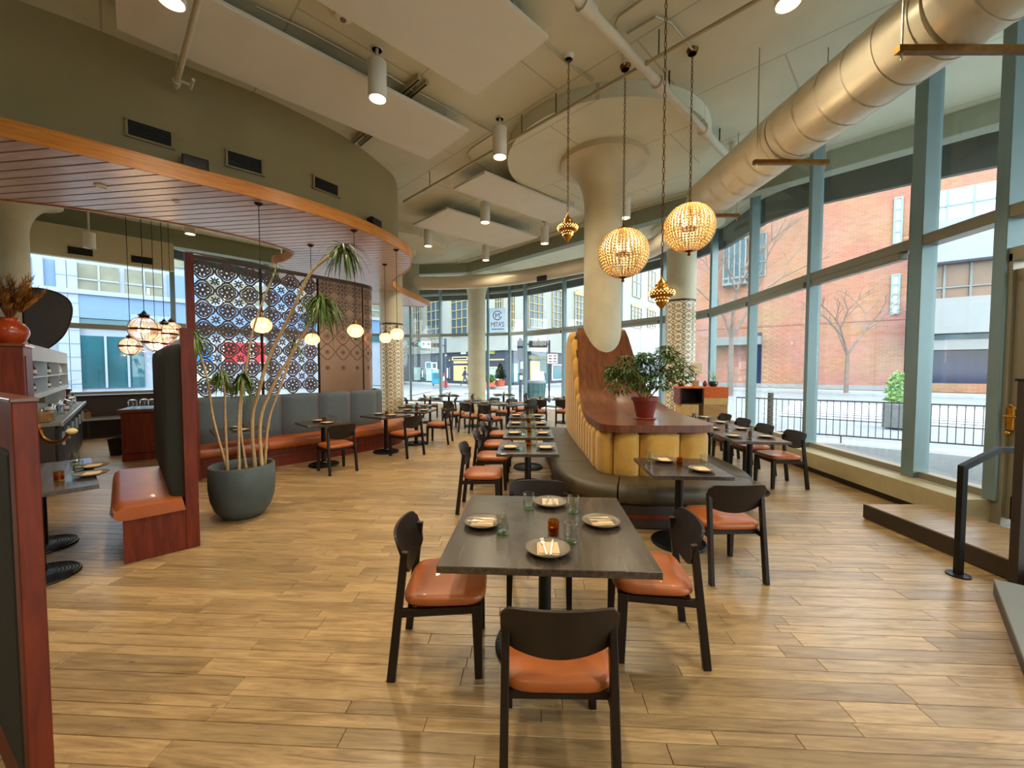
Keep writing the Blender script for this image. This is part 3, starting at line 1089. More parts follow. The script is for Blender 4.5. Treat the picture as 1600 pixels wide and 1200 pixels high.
# paved strip and planting bed along the front, then far kerbs
slab('sidewalk_front', [(5.2, -4), (16, -4), (14.5, 4.8), (7.0, 10.6), (7.0, 14), (4.4, 17), (1, 20.6), (-5, 22.4), (-12, 20), (-13.5, 14), (-16, 11), (-20, 7.5), (-15.4, 6.0),
      (-11.9, 9.5), (-9.8, 11.6), (-9.0, 14.7), (-7.7, 18.5), (-4.9, 19.55), (-1.1, 18.75), (0.6, 17.7), (2.15, 16.0), (3.9, 14.0), (4.85, 12.6), (5.45, 11.8), (5.6, 10.9), (5.5, 8.9), (5.3, 6.9)], -0.06, 'sidewalk')
slab('planting_bed', [(5.35, 4.2), (11.5, 5.6), (7.3, 9.0), (5.75, 9.9)], -0.03, 'gravel_bed')
slab('sidewalk_far', [(60, 5), (60, 14), (31, 26.0), (17, 38.2), (20, 44), (14, 46), (9.5, 40.0), (26.5, 26.2), (55, 2)], 0.0, 'sidewalk')
slab('sidewalk_corner', [(-0.6, 34.6), (9.5, 46.5), (30, 70), (26, 76), (7, 49), (-0.6, 40), (-13, 52), (-30, 70), (-34, 66), (-16, 49)], 0.0, 'sidewalk')
mb = MB()
for i in range(9):                       # crossing bars on the road
    a = Vector((12.5 + i * 0.55, 17.2 - i * 0.05)); d = Vector((0.78, -0.62)) * 7
    n = Vector((0.62, 0.78)) * (i * 0.95)
    p = Vector((10.5, 15.5)) + n
    mb.bar((p.x, p.y, ZG + 0.014), (p.x + d.x, p.y + d.y, ZG + 0.014), 0.32, 0.01)
for i in range(10):
    p = Vector((-7 + i * 1.6, 25.2 + abs(i - 4) * 0.5))
    mb.bar((p.x, p.y, ZG + 0.014), (p.x + .35, p.y + 5, ZG + 0.014), 0.5, 0.01)
for i in range(3):
    mb.bar((-4.5, 24.6 + i * 2.4, ZG + .014), (9.5, 22.2 + i * 2.6, ZG + .014), .18, .01)
tag(mb.build('road_markings', 'road_paint'), kind='structure')

# iron railing
FEN = [Vector(p) for p in ((5.9, 10.4), (6.6, 9.85), (7.44, 9.38), (8.18, 8.9), (9.5, 8.05), (12.0, 6.4))]
ft = thing('iron_railing', 'dark iron railing with thin upright bars outside the glass front', 'railing', (0, 0, 0))
FP = Path([(p.x, p.y) for p in FEN])
def fp(s, z): p = FP.pos(s); return (p.x, p.y, z)
for z in (0.93, 0.12):
    MB().tube([fp(FP.L * i / 24, z) for i in range(25)], 0.018, 6).build('rail', 'fence_iron', ft)
n = int(FP.L / 0.125)
for i in range(n + 1):
    s = i * 0.125
    MB().tube([fp(s, 0.12), fp(s, 0.93)], 0.008, 5, caps=False).build('bar', 'fence_iron', ft)
for i in range(6):
    s = min(FP.L, 0.9 + i * 1.25)
    MB().tube([fp(s, -0.05), fp(s, 0.12)], 0.014, 6).build('foot', 'fence_iron', ft)
s = 0.75
pp = fp(s, -.05)
MB().box((pp[0], pp[1], .52), (.09, .09, 1.12)).build('post', 'dark_metal', ft)

# ------------------------------------------------------------------ buildings
class Face:
    """a vertical wall face from A to B; boxes are given in metres along and up"""
    def __init__(self, A, B, root):
        self.A, self.B, self.root = Vector(A), Vector(B), root
        d = self.B - self.A
        self.L = d.length
        self.t = d.normalized()
        self.n = Vector((self.t.y, -self.t.x))        # towards the viewer for A left of B
        self.ang = math.atan2(d.y, d.x)
    def box(self, mb, s0, s1, z0, z1, out0, out1):
        c = self.A + self.t * (s0 + s1) / 2 + self.n * (out0 + out1) / 2
        mb.box((c.x, c.y, (z0 + z1) / 2), (s1 - s0, abs(out1 - out0), z1 - z0), rz=self.ang)
        return mb
    def part(self, name, mat, s0, s1, z0, z1, out0, out1, parent=None):
        return self.box(MB(), s0, s1, z0, z1, out0, out1).build(name, mat, parent or self.root)
    def s_at(self, px):
        """length along the face seen in image column px"""
        u = (px - 800) / FPX
        return (u * self.A.y - self.A.x) / (self.t.x - u * self.t.y)
    def z_at(self, px, py):
        s = self.s_at(px)
        p = self.A + self.t * s
        return atY(px, py, p.y).z

def grid_window(F, s0, s1, z0, z1, nx, nz, frame, pane, bar=0.07, ped=None):
    w = F.part('window', pane, s0, s1, z0, z1, 0.03, 0.08)
    m = MB()
    for i in range(nx + 1):
        s = lerp(s0, s1, i / nx)
        F.box(m, s - bar / 2, s + bar / 2, z0, z1, 0.08, 0.16)
    for i in range(nz + 1):
        z = lerp(z0, z1, i / nz)
        F.box(m, s0 - bar / 2, s1 + bar / 2, z - bar / 2, z + bar / 2, 0.08, 0.17)
    m.build('glazing_bars', frame, w)
    if ped:
        c0, c1 = F.A + F.t * s0, F.A + F.t * s1
        m = MB()
        k = 9
        for i in range(k):
            a, b_ = lerp(s0 - .15, s1 + .15, i / k), lerp(s0 - .15, s1 + .15, (i + 1) / k)
            h = ped * (0.45 + 0.55 * math.sin(PI * (i + .5) / k) ** 2)
            F.box(m, a, b_, z1, z1 + h, 0.05, 0.2)
        m.build('pediment', frame, w)
    return w

# pale stone corner block with gilt windows and a dark ground floor
C0 = Vector((-0.6, 38.0))
LW, RWG = Vector((-30.6, 68.0)), Vector((28.6, 73.9))
st = thing('stone_building', 'pale stone corner block with gilt windows above a dark shopfront across the junction', 'building', (0, 0, 0))
FL_, FR_ = Face(LW, C0, st), Face(C0, RWG, st)
MB().prism([LW, C0, RWG, (6, 100), (-20, 100)], 3.4, 21.0).build('walls', 'limestone', st)
MB().prism([LW, C0, RWG, (6, 100), (-20, 100)], 21.0, 21.5).build('roof', 'concrete_pale', st)
MB().prism([LW, C0, RWG, (6, 100), (-20, 100)], -0.1, 3.4).build('ground_floor', 'store_black', st)
for F in (FL_, FR_):
    F.part('cornice', 'limestone', 0, F.L, 3.4, 3.75, -0.1, 0.25)
    F.part('cornice', 'limestone', 0, F.L, 20.4, 21.2, -0.1, 0.4)
for px0, px1 in ((578, 592), (600, 612), (648, 658), (669, 690), (707, 732), (775, 786)):
    s0, s1 = FL_.s_at(px0), FL_.s_at(px1)
    zt = FL_.z_at(px0, 461); zb = 5.2
    grid_window(FL_, s0, s1, zb, zt, 3, 5, 'gold_frame', 'window_dark', ped=0.7)
    grid_window(FL_, s0, s1, zt + 2.2, 20.0, 3, 4, 'gold_frame', 'window_dark', ped=0.5)
for px0, px1 in ((794, 803), (825, 847), (862, 881), (897, 911), (938, 950), (985, 1000), (1010, 1022), (1030, 1040)):
    s0, s1 = FR_.s_at(px0), FR_.s_at(px1)
    d = FR_.A.y + FR_.t.y * (s0 + s1) / 2
    py = 450 if px0 < 850 else lerp(452, 488, (px0 - 850) / 170)
    zt = FR_.z_at((px0 + px1) / 2, py); zb = FR_.z_at((px0 + px1) / 2, 512)
    grid_window(FR_, s0, s1, min(zb, zt - 2.5), zt, 3, 5, 'gold_frame', 'window_dark', ped=0.7)
    zt2 = FR_.z_at((px0 + px1) / 2, py - 62)
    if zt2 < 20: grid_window(FR_, s0 + .3, s1 - .3, zt + 1.6, zt2, 2, 2, 'gold_frame', 'window_dark')
# shopfront pieces
def shop(F, px0, px1, py0, py1, mat, name='shop_window', frame=None):
    s0, s1 = F.s_at(px0), F.s_at(px1)
    z1, z0 = F.z_at((px0 + px1) / 2, py0), F.z_at((px0 + px1) / 2, py1)
    p = F.part(name, mat, s0, s1, max(z0, 0.02), z1, 0.0, 0.12)
    if frame:
        m = MB()
        for s in (s0, s1): F.box(m, s - .06, s + .06, max(z0, 0.02), z1, .1, .2)
        for z in (z0 + .06, z1): F.box(m, s0, s1, max(z, .03) - .06, z + .06, .1, .2)
        m.build('frame', frame, p)
    return p
shop(FL_, 648, 657, 574, 594, 'store_pale')
shop(FL_, 660, 664, 577, 591, 'paper_white', 'poster', 'ink')
shop(FL_, 667, 676, 566, 577, 'store_teal', frame='store_pale')
shop(FL_, 677, 684, 567, 577, 'store_teal', frame='paper_white')
shop(FL_, 667, 676, 577, 595, 'store_pale')
shop(FL_, 677, 686, 577, 598, 'store_pale')
shop(FL_, 697, 703, 574, 592, 'paper_white', 'poster', 'ink')
shop(FL_, 709, 732, 558, 563, 'ink', frame='store_tan')
shop(FL_, 710, 731, 571, 595, 'store_tan')
shop(FL_, 710, 731, 564, 568, 'store_tan')
shop(FL_, 721, 731, 546, 555, 'paper_white', 'sign', 'ink')
shop(FL_, 766, 784, 574, 597, 'store_pale', frame='store_tan')
shop(FL_, 766, 774, 545, 553, 'awning_olive', 'sign')
shop(FL_, 764, 788, 561, 563, 'store_tan', 'awning_edge')
shop(FR_, 800, 808, 567, 598, 'store_pale', frame='store_teal')
shop(FR_, 828, 842, 564, 600, 'store_tan', 'doorway')
shop(FR_, 842, 856, 562, 601, 'bin_teal', 'door_panel')
shop(FR_, 826, 856, 556, 561, 'awning_olive', 'awning_edge')
shop(FR_, 861, 880, 570, 594, 'store_teal', frame='paper_white')
shop(FR_, 884, 893, 552, 600, 'store_teal')
m = MB()
s0, s1 = FR_.s_at(826), FR_.s_at(858)
p0, p1 = FR_.A + FR_.t * s0, FR_.A + FR_.t * s1
n = FR_.n
z1, z0 = FR_.z_at(842, 549), FR_.z_at(842, 557)
m.add([(p0.x, p0.y, z1), (p1.x, p1.y, z1), (p1.x + n.x * 1.4, p1.y + n.y * 1.4, z0), (p0.x + n.x * 1.4, p0.y + n.y * 1.4, z0),
       (p0.x, p0.y, z1 - .1), (p1.x, p1.y, z1 - .1), (p1.x + n.x * 1.4, p1.y + n.y * 1.4, z0 - .1), (p0.x + n.x * 1.4, p0.y + n.y * 1.4, z0 - .1)],
      [(0, 1, 2, 3), (7, 6, 5, 4), (0, 4, 5, 1), (1, 5, 6, 2), (2, 6, 7, 3), (3, 7, 4, 0)])
m.build('awning', 'store_black', st)

# orange brick block
bk_ = thing('brick_building', 'tall orange brick block with few windows behind the bare street trees', 'building', (0, 0, 0))
BA, BB = Vector((15.9, 39.3)), Vector((28.9, 29.3))
FB = Face(BA, BB, bk_)
wall = MB().box((FB.L / 2, 4, 8.0), (FB.L, 8, 16.3)).build('walls', 'brick_orange', bk_, loc=(BA.x, BA.y, 0), rz=FB.ang)
FB.part('plinth', 'concrete_pale', 0, FB.L, 0, 0.35, -.1, 0.12)
FB.part('string_course', 'brick_orange', 0, FB.L, 5.3, 5.45, -.1, 0.06)
# projecting bay window, then flat windows
s0, s1 = FB.s_at(1130), FB.s_at(1163)
z0, z1 = FB.z_at(1146, 446), FB.z_at(1146, 378)
bw = FB.part('bay_window', 'glass_teal', s0, s1, z0, z1, 0.0, 0.9)
m = MB()
for i in range(5):
    s = lerp(s0, s1, i / 4); FB.box(m, s - .06, s + .06, z0, z1, .9, .98)
for z in (z0, z0 + .5, z1): FB.box(m, s0 - .1, s1 + .1, z - .1, z + .1, 0, 1.0)
m.build('glazing_bars', 'concrete_grey', bw)
s0, s1 = FB.s_at(1168), FB.s_at(1192); z0, z1 = FB.z_at(1180, 432), FB.z_at(1180, 366)
grid_window(FB, s0, s1, z0, z1, 2, 3, 'concrete_grey', 'glass_teal', .1)
s0, s1 = FB.s_at(1118), FB.s_at(1128); z0, z1 = FB.z_at(1123, 600), FB.z_at(1123, 520)
FB.part('doorway', 'glass_navy', FB.s_at(1168), FB.s_at(1189), 0.1, FB.z_at(1180, 520), .0, .1)
FB.part('canopy', 'concrete_grey', FB.s_at(1110), FB.s_at(1190), FB.z_at(1150, 540), FB.z_at(1150, 528), .0, 1.4)
s0, s1 = FB.s_at(1388), FB.s_at(1399)
for py0, py1 in ((310, 380), (430, 490)):
    grid_window(FB, s0, s1 , FB.z_at(1394, py1), FB.z_at(1394, py0), 1, 4, 'frame_blue', 'glass_sky', .12)

# banded concrete block further along the street
cb = thing('banded_building', 'concrete block with long balcony bands and dark ground floor glass beside the brick block', 'building', (0, 0, 0))
CA, CB_ = Vector((29.05, 29.2)), Vector((29.05 + .7926 * 38, 29.2 - .6097 * 38))
FC = Face(CA, CB_, cb)
MB().box((FC.L / 2, 2, 9.0), (FC.L, 4, 18.2)).build('walls', 'brick_orange', cb, loc=(CA.x, CA.y, 0), rz=FC.ang)
zf = lambda py: FC.z_at(1500, py)
FC.part('band', 'facade_white', 0, FC.L, zf(410), zf(345), -.1, 1.2)
FC.part('window_strip', 'window_brown', 0.2, FC.L, zf(468), zf(412), -.05, .15)
FC.part('band', 'concrete_pale', 0, FC.L, zf(522), zf(468), -.1, 1.6)
FC.part('band', 'glass_teal', 0, FC.L, zf(532), zf(522), -.1, .8)
FC.part('band', 'concrete_pale', 0, FC.L, zf(547), zf(532), -.1, 1.2)
FC.part('shop_window', 'glass_navy', 0.3, FC.L, zf(599), zf(547), -.05, .2)
FC.part('plinth', 'brick_orange', 0, FC.L, 0, zf(599), -.1, .3)
FC.part('window_strip', 'glass_sky', 0.2, FC.L, zf(345), zf(292), -.05, .2)
for i in range(26):
    s = 0.4 + i * 1.25
    FC.part('post', 'concrete_grey', s - .06, s + .06, zf(468), zf(412), .1, .3)
    FC.part('glazing_bar', 'frame_blue', s - .05, s + .05, zf(345), zf(292), .15, .3)
FC.part('glazing_bar', 'frame_blue', 0, FC.L, zf(318) - .05, zf(318) + .05, .15, .3)
FC.part('rail', 'concrete_grey', 0, FC.L, zf(448) - .05, zf(448) + .05, .15, .3)

# pale blue office block seen through the bar windows
ob = thing('office_building', 'pale blue and white office block with lit upper windows seen behind the bar', 'building', (0, 0, 0))
OA, OB = Vector((-36, 20.5)), Vector((-12.5, 44))
FO = Face(OA, OB, ob)
MB().box((FO.L / 2, 5, 8.0), (FO.L, 10, 16.3)).build('walls', 'facade_white', ob, loc=(OA.x, OA.y, 0), rz=FO.ang)
zo = lambda py: FO.z_at(150, py)
FO.part('band', 'facade_blue', 0, FO.L, zo(498), zo(460), -.1, .3)
FO.part('band', 'facade_white', 0, FO.L, zo(462), zo(455), -.1, .5)
s = 0.0
i = 0
while s < FO.L - 3:
    pxs = proj((*(FO.A + FO.t * s), 6))[0]
    w_ = 2.3
    wn = FO.part('window', 'window_warm' if i % 3 else 'facade_blue', s + .15, s + w_ - .15, zo(456), zo(414), .0, .12)
    if i % 3:
        m = MB(); FO.box(m, s + w_ / 2 - .05, s + w_ / 2 + .05, zo(456), zo(414), .1, .2)
        FO.box(m, s + .15, s + w_ - .15, zo(438) - .05, zo(438) + .05, .1, .2)
        m.build('glazing_bars', 'facade_white', wn)
        if i % 2:
            FO.part('lamp_tube', 'office_light', s + 1.3, s + 1.42, zo(452), zo(442), .12, .16)
    FO.part('window', 'window_warm', s + .15, s + w_ - .15, zo(400), zo(360), .0, .12)
    s += w_; i += 1
FO.part('shop_band', 'glass_teal', 0, FO.L, zo(512), zo(499), .0, .2)
s = FO.s_at(128)
FO.part('shop_window', 'glass_teal', s, FO.s_at(226), zo(606), zo(525), .0, .15)
for px in (60, 95, 112):
    FO.part('pier', 'facade_white', FO.s_at(px), FO.s_at(px + 16), 0, zo(412), .0, .35)
for k in range(9):
    z = lerp(0.6, zo(415), k / 9)
    FO.part('joint', 'facade_blue', FO.s_at(94), FO.s_at(128), z, z + .05, .35, .37)
for px in (165, 200): FO.part('glazing_bar', 'facade_white', FO.s_at(px), FO.s_at(px) + .12, zo(606), zo(525), .15, .25)
FO.part('shop_window', 'store_pale', FO.s_at(243), FO.s_at(330), zo(604), zo(568), .0, .15)
# red, white and blue sign boards on its ground floor
sg = thing('numeral_sign', 'white sign board with a large pink numeral on the office block', 'sign', (0, 0, 0))
F2 = Face(OA, OB, sg)
za, zb = FO.z_at(262, 565), FO.z_at(262, 522)
F2.part('board', 'paper_white', F2.s_at(241), F2.s_at(283), za, zb, .36, .5)

def text_mesh(txt, name, mat, size, parent=None, extrude=0.004, space=1.0, bold=0.0):
    cu = bpy.data.curves.new(name, 'FONT')
    cu.body = txt; cu.size = size; cu.extrude = extrude; cu.align_x = 'CENTER'; cu.space_character = space
    cu.offset = bold
    ob_ = bpy.data.objects.new(name + '_src', cu)
    COL.objects.link(ob_)
    dg = bpy.context.evaluated_depsgraph_get()
    me = bpy.data.meshes.new_from_object(ob_.evaluated_get(dg))
    bpy.data.objects.remove(ob_)
    me.name = name
    me.materials.clear(); me.materials.append(M[mat])
    o = bpy.data.objects.new(name, me)
    COL.objects.link(o); o.parent = parent
    return o
c = F2.A + F2.t * F2.s_at(262) + F2.n * .55
t3 = text_mesh('3', 'numeral', 'sign_pink', (zb - za) * 1.15, sg, .03, bold=.06)
t3.location = (c.x, c.y, za + (zb - za) * .12); t3.rotation_euler = (PI / 2, 0, FO.ang)
for px0, px1, mat, nm, lab in ((300, 332, 'sign_blue', 'shop_sign', 'blue sign board behind the pierced metal screen'),
                              (350, 389, 'sign_red', 'shop_sign', 'wide red sign board behind the pierced metal screen'),
                              (397, 420, 'sign_red', 'shop_sign', 'narrow red sign board behind the pierced metal screen')):
    ps = thing(nm, lab, 'sign', (0, 0, 0))
    F3 = Face(OA, OB, ps)
    F3.part('board', mat, F3.s_at(px0), F3.s_at(px1), FO.z_at(px0, 566), FO.z_at(px0, 535), .36, .5)
    F3.part('rim', 'paper_white', F3.s_at(px0) - .15, F3.s_at(px1) + .15, FO.z_at(px0, 568), FO.z_at(px0, 533), .3, .37)

# hanging banner with the restaurant's mark just outside the glass
p0, p1 = atY(764.5, 520, 18.95), atY(790.5, 481, 18.75)
bn = thing('banner_sign', 'pale hanging banner with a red ringed M and red lettering outside the far glass', 'sign', ((p0.x + p1.x) / 2, 18.85, p0.z), math.radians(-14))
BW, BH = abs(p1.x - p0.x), p1.z - p0.z
MB().box((0, 0, BH / 2), (BW, 0.03, BH)).build('board', 'banner_film', bn)
rg = MB()
rows = []
for i in range(33):
    a = math.radians(20) + math.radians(325) * i / 32
    r0, r1 = BW * .235, BW * .285
    rows.append([(r * math.cos(a), -.02, BH * .70 + r * math.sin(a)) for r in (r0, r1)])
rg.grid(rows); rg.build('ring', 'sign_red', bn)
o = text_mesh('M', 'monogram', 'sign_red', BW * .42, bn); o.location = (0, -.022, BH * .70 - BW * .15); o.rotation_euler = (PI / 2, 0, 0)
o = text_mesh("MITA'S", 'lettering', 'sign_red', BW * .33, bn, space=.9); o.location = (0, -.022, BH * .235); o.rotation_euler = (PI / 2, 0, 0); o.scale = (.92, 1.25, 1)
m = MB()
x = -BW * .38
for w_ in (.06, .05, .07, .1, .05, .04, .1, .06, .05, .07):
    m.box((x + BW * w_ / 2, -.02, BH * .14), (BW * w_ * .85, .006, BH * .045)); x += BW * (w_ + .012)
m.build('small_print', 'ink', bn)

# ------------------------------------------------------------------ street furniture
def post_at(px, py, z=0.0): return at(px, py, z)
# walker
def person(loc, rz):
    me = bpy.data.meshes.new('person')
    J = {'pel': (0, 0, .93), 'che': (0, .03, 1.3), 'nec': (0, .05, 1.48), 'hed': (0, .08, 1.66), 'sl': (-.19, .03, 1.42), 'el': (-.26, .12, 1.15), 'hl': (-.24, .3, .98),
         'sr': (.19, .03, 1.42), 'er': (.26, -.1, 1.15), 'hr': (.24, -.2, .93), 'tl': (-.1, 0, .9), 'kl': (-.11, .2, .5), 'al': (-.11, .3, .09), 'fl': (-.11, .44, .04),
         'tr': (.1, 0, .9), 'kr': (.11, -.08, .5), 'ar': (.11, -.38, .16), 'fr': (.11, -.3, .04)}
    R = {'pel': .16, 'che': .17, 'nec': .065, 'hed': .11, 'sl': .085, 'el': .06, 'hl': .05, 'sr': .085, 'er': .06, 'hr': .05, 'tl': .11, 'kl': .075, 'al': .05, 'fl': .045,
         'tr': .11, 'kr': .075, 'ar': .05, 'fr': .045}
    E = [('pel', 'che'), ('che', 'nec'), ('nec', 'hed'), ('che', 'sl'), ('sl', 'el'), ('el', 'hl'), ('che', 'sr'), ('sr', 'er'), ('er', 'hr'), ('pel', 'tl'), ('tl', 'kl'), ('kl', 'al'), ('al', 'fl'),
         ('pel', 'tr'), ('tr', 'kr'), ('kr', 'ar'), ('ar', 'fr')]
    ks = list(J)
    me.from_pydata([J[k] for k in ks], [(ks.index(a), ks.index(b_)) for a, b_ in E], [])
    root = thing('person', 'person in dark jacket and grey trousers walking past the dark shopfront', 'person', loc, rz)
    o = bpy.data.objects.new('body', me); COL.objects.link(o); o.parent = root
    md = o.modifiers.new('skin', 'SKIN')
    for k, sv in zip(ks, me.skin_vertices[0].data):
        sv.radius = (R[k], R[k]); sv.use_root = (k == 'pel')
    o.modifiers.new('sub', 'SUBSURF').levels = 1
    dg = bpy.context.evaluated_depsgraph_get()
    m2 = bpy.data.meshes.new_from_object(o.evaluated_get(dg))
    o.modifiers.clear(); o.data = m2
    for mt in ('cloth_navy', 'cloth_trousers', 'skin', 'hair'): m2.materials.append(M[mt])
    for p in m2.polygons:
        z = p.center.z
        p.material_index = 1 if z < .95 else (2 if z > 1.5 else 0)
        p.use_smooth = True
    MB().ball((0, .06, 1.7), .12, 10, 6, 1.0).build('hair', 'hair', root, smooth=True)
p = at(726, 603, 0.0)
person((p.x, p.y, 0.0), -PI / 2)
# traffic cone
p = at(695, 605, 0.0)
t = thing('traffic_cone', 'orange traffic cone with a white collar by the dark shopfront', 'cone', (p.x, p.y, 0))
MB().box((0, 0, .04), (.75, .75, .08)).build('base', 'cone_orange', t)
MB().lathe([(.3, .08), (.19, .6), (.19, .6)], 16).build('cone', 'cone_orange', t, smooth=True)
MB().lathe([(.19, .6), (.12, .95)], 16).build('collar', 'paper_white', t, smooth=True)
MB().lathe([(.12, .95), (.06, 1.3), (0, 1.32)], 16).build('tip', 'cone_orange', t, smooth=True)
# news box
p = at(683, 603, 0.0)
t = thing('news_box', 'blue-green newspaper box standing beside the traffic cone', 'box', (p.x, p.y, 0), .2)
MB().box((0, 0, .75), (1.0, .7, 1.1)).build('body', 'news_blue', t, bevel=.05)
MB().box((0, -.36, .95), (.7, .03, .5)).build('window', 'store_teal', t)
for x in (-.35, .35): MB().box((x, 0, .1), (.1, .5, .2)).build('foot', 'dark_metal', t)
# planters with evergreens
def blob(name, c, r, sz, mat, parent, seed, n=700, ls=.12):
    """shaggy crown made of small leaf blades on a rounded body"""
    rg_ = random.Random(seed)
    m = MB()
    for i in range(n):
        a, h = rg_.uniform(0, 2 * PI), rg_.uniform(-1, 1)
        rr = math.sqrt(max(0, 1 - h * h)) * rg_.uniform(.75, 1.0)
        q = Vector((c[0] + r * rr * math.cos(a), c[1] + r * rr * math.sin(a), c[2] + sz * h))
        d = Vector((rg_.uniform(-1, 1), rg_.uniform(-1, 1), rg_.uniform(-.3, 1))).normalized()
        s = d.cross(Vector((rg_.uniform(-1, 1), rg_.uniform(-1, 1), .3))).normalized()
        L = ls * rg_.uniform(.7, 1.4)
        m.add([q - s * L * .3, q + d * L, q + s * L * .3], [(0, 1, 2)])
    return m.build(name, mat, parent)
def cone_tree(name, c, r, h, mat, parent, seed, n=900):
    rg_ = random.Random(seed)
    m = MB()
    for i in range(n):
        t_ = 1 - math.sqrt(rg_.random())
        rr = r * (1 - t_) * rg_.uniform(.6, 1.0)
        a = rg_.uniform(0, 2 * PI)
        q = Vector((c[0] + rr * math.cos(a), c[1] + rr * math.sin(a), c[2] + h * t_))
        d = Vector((math.cos(a), math.sin(a), rg_.uniform(-.2, .8))).normalized()
        s = Vector((-math.sin(a), math.cos(a), 0))
        L = .22
        m.add([q - s * L * .4, q + d * L, q + s * L * .4], [(0, 1, 2)])
    return m.build(name, mat, parent)
p = at(778, 604, 0.0)
t = thing('planter_conifer', 'small cone-shaped evergreen in a terracotta tub by the shopfront corner', 'plant', (p.x + .2, p.y, 0))
MB().lathe([(.0, 0), (.36, 0), (.48, .55), (.51, .58), (.44, .58), (.42, .52), (0, .52)], 20).build('tub', 'planter_red', t, smooth=True)
MB().tube([(0, 0, .5), (0, 0, 1.0)], .05).build('trunk', 'bark', t)
cone_tree('crown', (0, 0, .7), .6, 1.6, 'leaf_dark', t, 3)
t = thing('planter_shrub', 'rounded shrub in a low terracotta trough by the shopfront corner', 'plant', (p.x - .75, p.y - .9, 0))
MB().box((0, 0, .22), (1.0, .5, .44)).build('trough', 'planter_red', t, bevel=.03)
blob('crown', (0, 0, .7), .46, .34, 'leaf_ficus', t, 5, 700, .2)
# teal litter bin
p = at(838, 628, -.06)
t = thing('litter_bin', 'dark teal street litter bin with a pale rim outside the far glass', 'bin', (p.x, p.y, -.06))
MB().lathe([(0, 0), (.4, 0), (.46, 1.0), (0, 1.0)], 24).build('body', 'bin_teal', t, smooth=True)
for i in range(14):
    a = 2 * PI * i / 14
    MB().bar((.41 * math.cos(a), .41 * math.sin(a), .05), (.475 * math.cos(a), .475 * math.sin(a), 1.0), .05, .02).build('slat', 'bin_teal', t)
MB().lathe([(.49, .98), (.5, 1.1), (.4, 1.12), (.38, 1.0)], 24).build('rim', 'concrete_pale', t, smooth=True)
# a-board
p = at(841, 603, 0.0)
t = thing('pavement_board', 'white folding pavement board in front of the doorway awning', 'sign', (p.x, p.y, 0), .5)
for s in (-1, 1):
    MB().bar((0, s * .35, 0), (0, s * .05, 1.35), 1.1, .05, up=(0, 1, 0)).build('panel', 'paper_white', t)
MB().box((0, -.3, .8), (.7, .02, .5), M=Matrix.Rotation(-.22, 3, 'X')).build('print', 'store_pale', t)
# traffic signals and poles
def signal_parts(t, lit):
    MB().box((0, 0, 0), (1.0, .3, .36)).build('case', 'signal_case', t, bevel=.04)
    for i in range(3):
        o = MB().lathe([(.0, 0), (.12, 0), (.14, .02)], 12).build('lens', 'signal_green' if (lit and i == 2) else 'grille_black', t)
        o.location = (-.32 + .32 * i, -.16, 0); o.rotation_euler = (PI / 2, 0, 0)
    MB().box((0, 0, .2), (.06, .06, .12)).build('bracket', 'dark_metal', t)
mast = atY(696, 560, 33.5)
arm_z = atY(681, 539, 32.6).z
E_ = atY(646, 539, 31.4)
t = thing('signal_mast', 'dark street pole with a long signal arm beside the stone block', 'pole', (mast.x, mast.y, 0))
MB().tube([(0, 0, 0), (0, 0, arm_z + .6)], .1, 10).build('pole', 'store_black', t, smooth=True)
MB().tube([(0, 0, arm_z), (E_.x - mast.x, E_.y - mast.y, arm_z)], .06, 8).build('arm', 'store_black', t, smooth=True)
AF = Face((E_.x, E_.y), (mast.x, mast.y), t)
def on_arm(px): q = AF.A + AF.t * AF.s_at(px); return q
def arm_signal(px, label):
    q = on_arm(px) + AF.n * .12
    t = thing('traffic_signal', label, 'traffic light', (q.x, q.y, arm_z), AF.ang, 'traffic signals at the junction')
    signal_parts(t, True)
arm_signal(681, 'signal head with green lens on the arm beside the white lane sign')
arm_signal(648, 'signal head with green lens at the end of the arm')
q = on_arm(665) + AF.n * .09
t = thing('lane_sign', 'pair of small white lane signs on the signal arm', 'sign', (q.x, q.y, arm_z), AF.ang)
for x in (-.23, .23):
    q = MB().box((x, 0, 0), (.42, .06, .5)).build('plate', 'paper_white', t)
    MB().box((x, -.035, .05), (.2, .01, .2)).build('arrow', 'ink', q)
p = at(813, 631, -.14)
t = thing('signal_post', 'dark signal post with a walk signal box just outside the far glass', 'pole', (p.x, p.y, -.14), .0)
MB().tube([(0, 0, 0), (0, 0, 3.35)], .08, 10).build('pole', 'cloth_navy', t, smooth=True)
MB().box((.02, 0, 2.75), (.36, .3, 1.0)).build('signal_case', 'store_black', t, bevel=.04)
MB().box((.14, -.05, 1.98), (.28, .25, .36)).build('walk_signal', 'paper_white', t, bevel=.03)
MB().box((.04, -.1, 1.35), (.16, .06, .22)).build('push_button', 'paper_white', t, bevel=.02)
p = at(858, 629, -.14)
t = thing('sign_post', 'dark post carrying a white parking notice with red marks', 'pole', (p.x, p.y, -.14))
q0, q1 = atY(855, 568, p.y), atY(871, 553, p.y)
MB().tube([(0, 0, 0), (0, 0, 3.3)], .055, 8).build('pole', 'cloth_navy', t, smooth=True)
bd = MB().box(((q0.x + q1.x) / 2 - p.x, -.08, (q0.z + q1.z) / 2 + .14), (q1.x - q0.x, .02, q1.z - q0.z)).build('plate', 'paper_white', t)
for i in range(2):
    for j in range(3):
        MB().box((lerp(q0.x, q1.x, .28 + .46 * i) - p.x, -.095, lerp(q0.z, q1.z, .2 + .3 * j) + .14), ((q1.x - q0.x) * .3, .01, (q1.z - q0.z) * .12)).build('print', 'sign_red' if j != 1 else 'ink', bd)
MB().tube([(0, 0, 3.1), (-1.2, 0, 3.1)], .04, 8).build('arm', 'cloth_navy', t, smooth=True)
q = atY(848, 541, p.y)
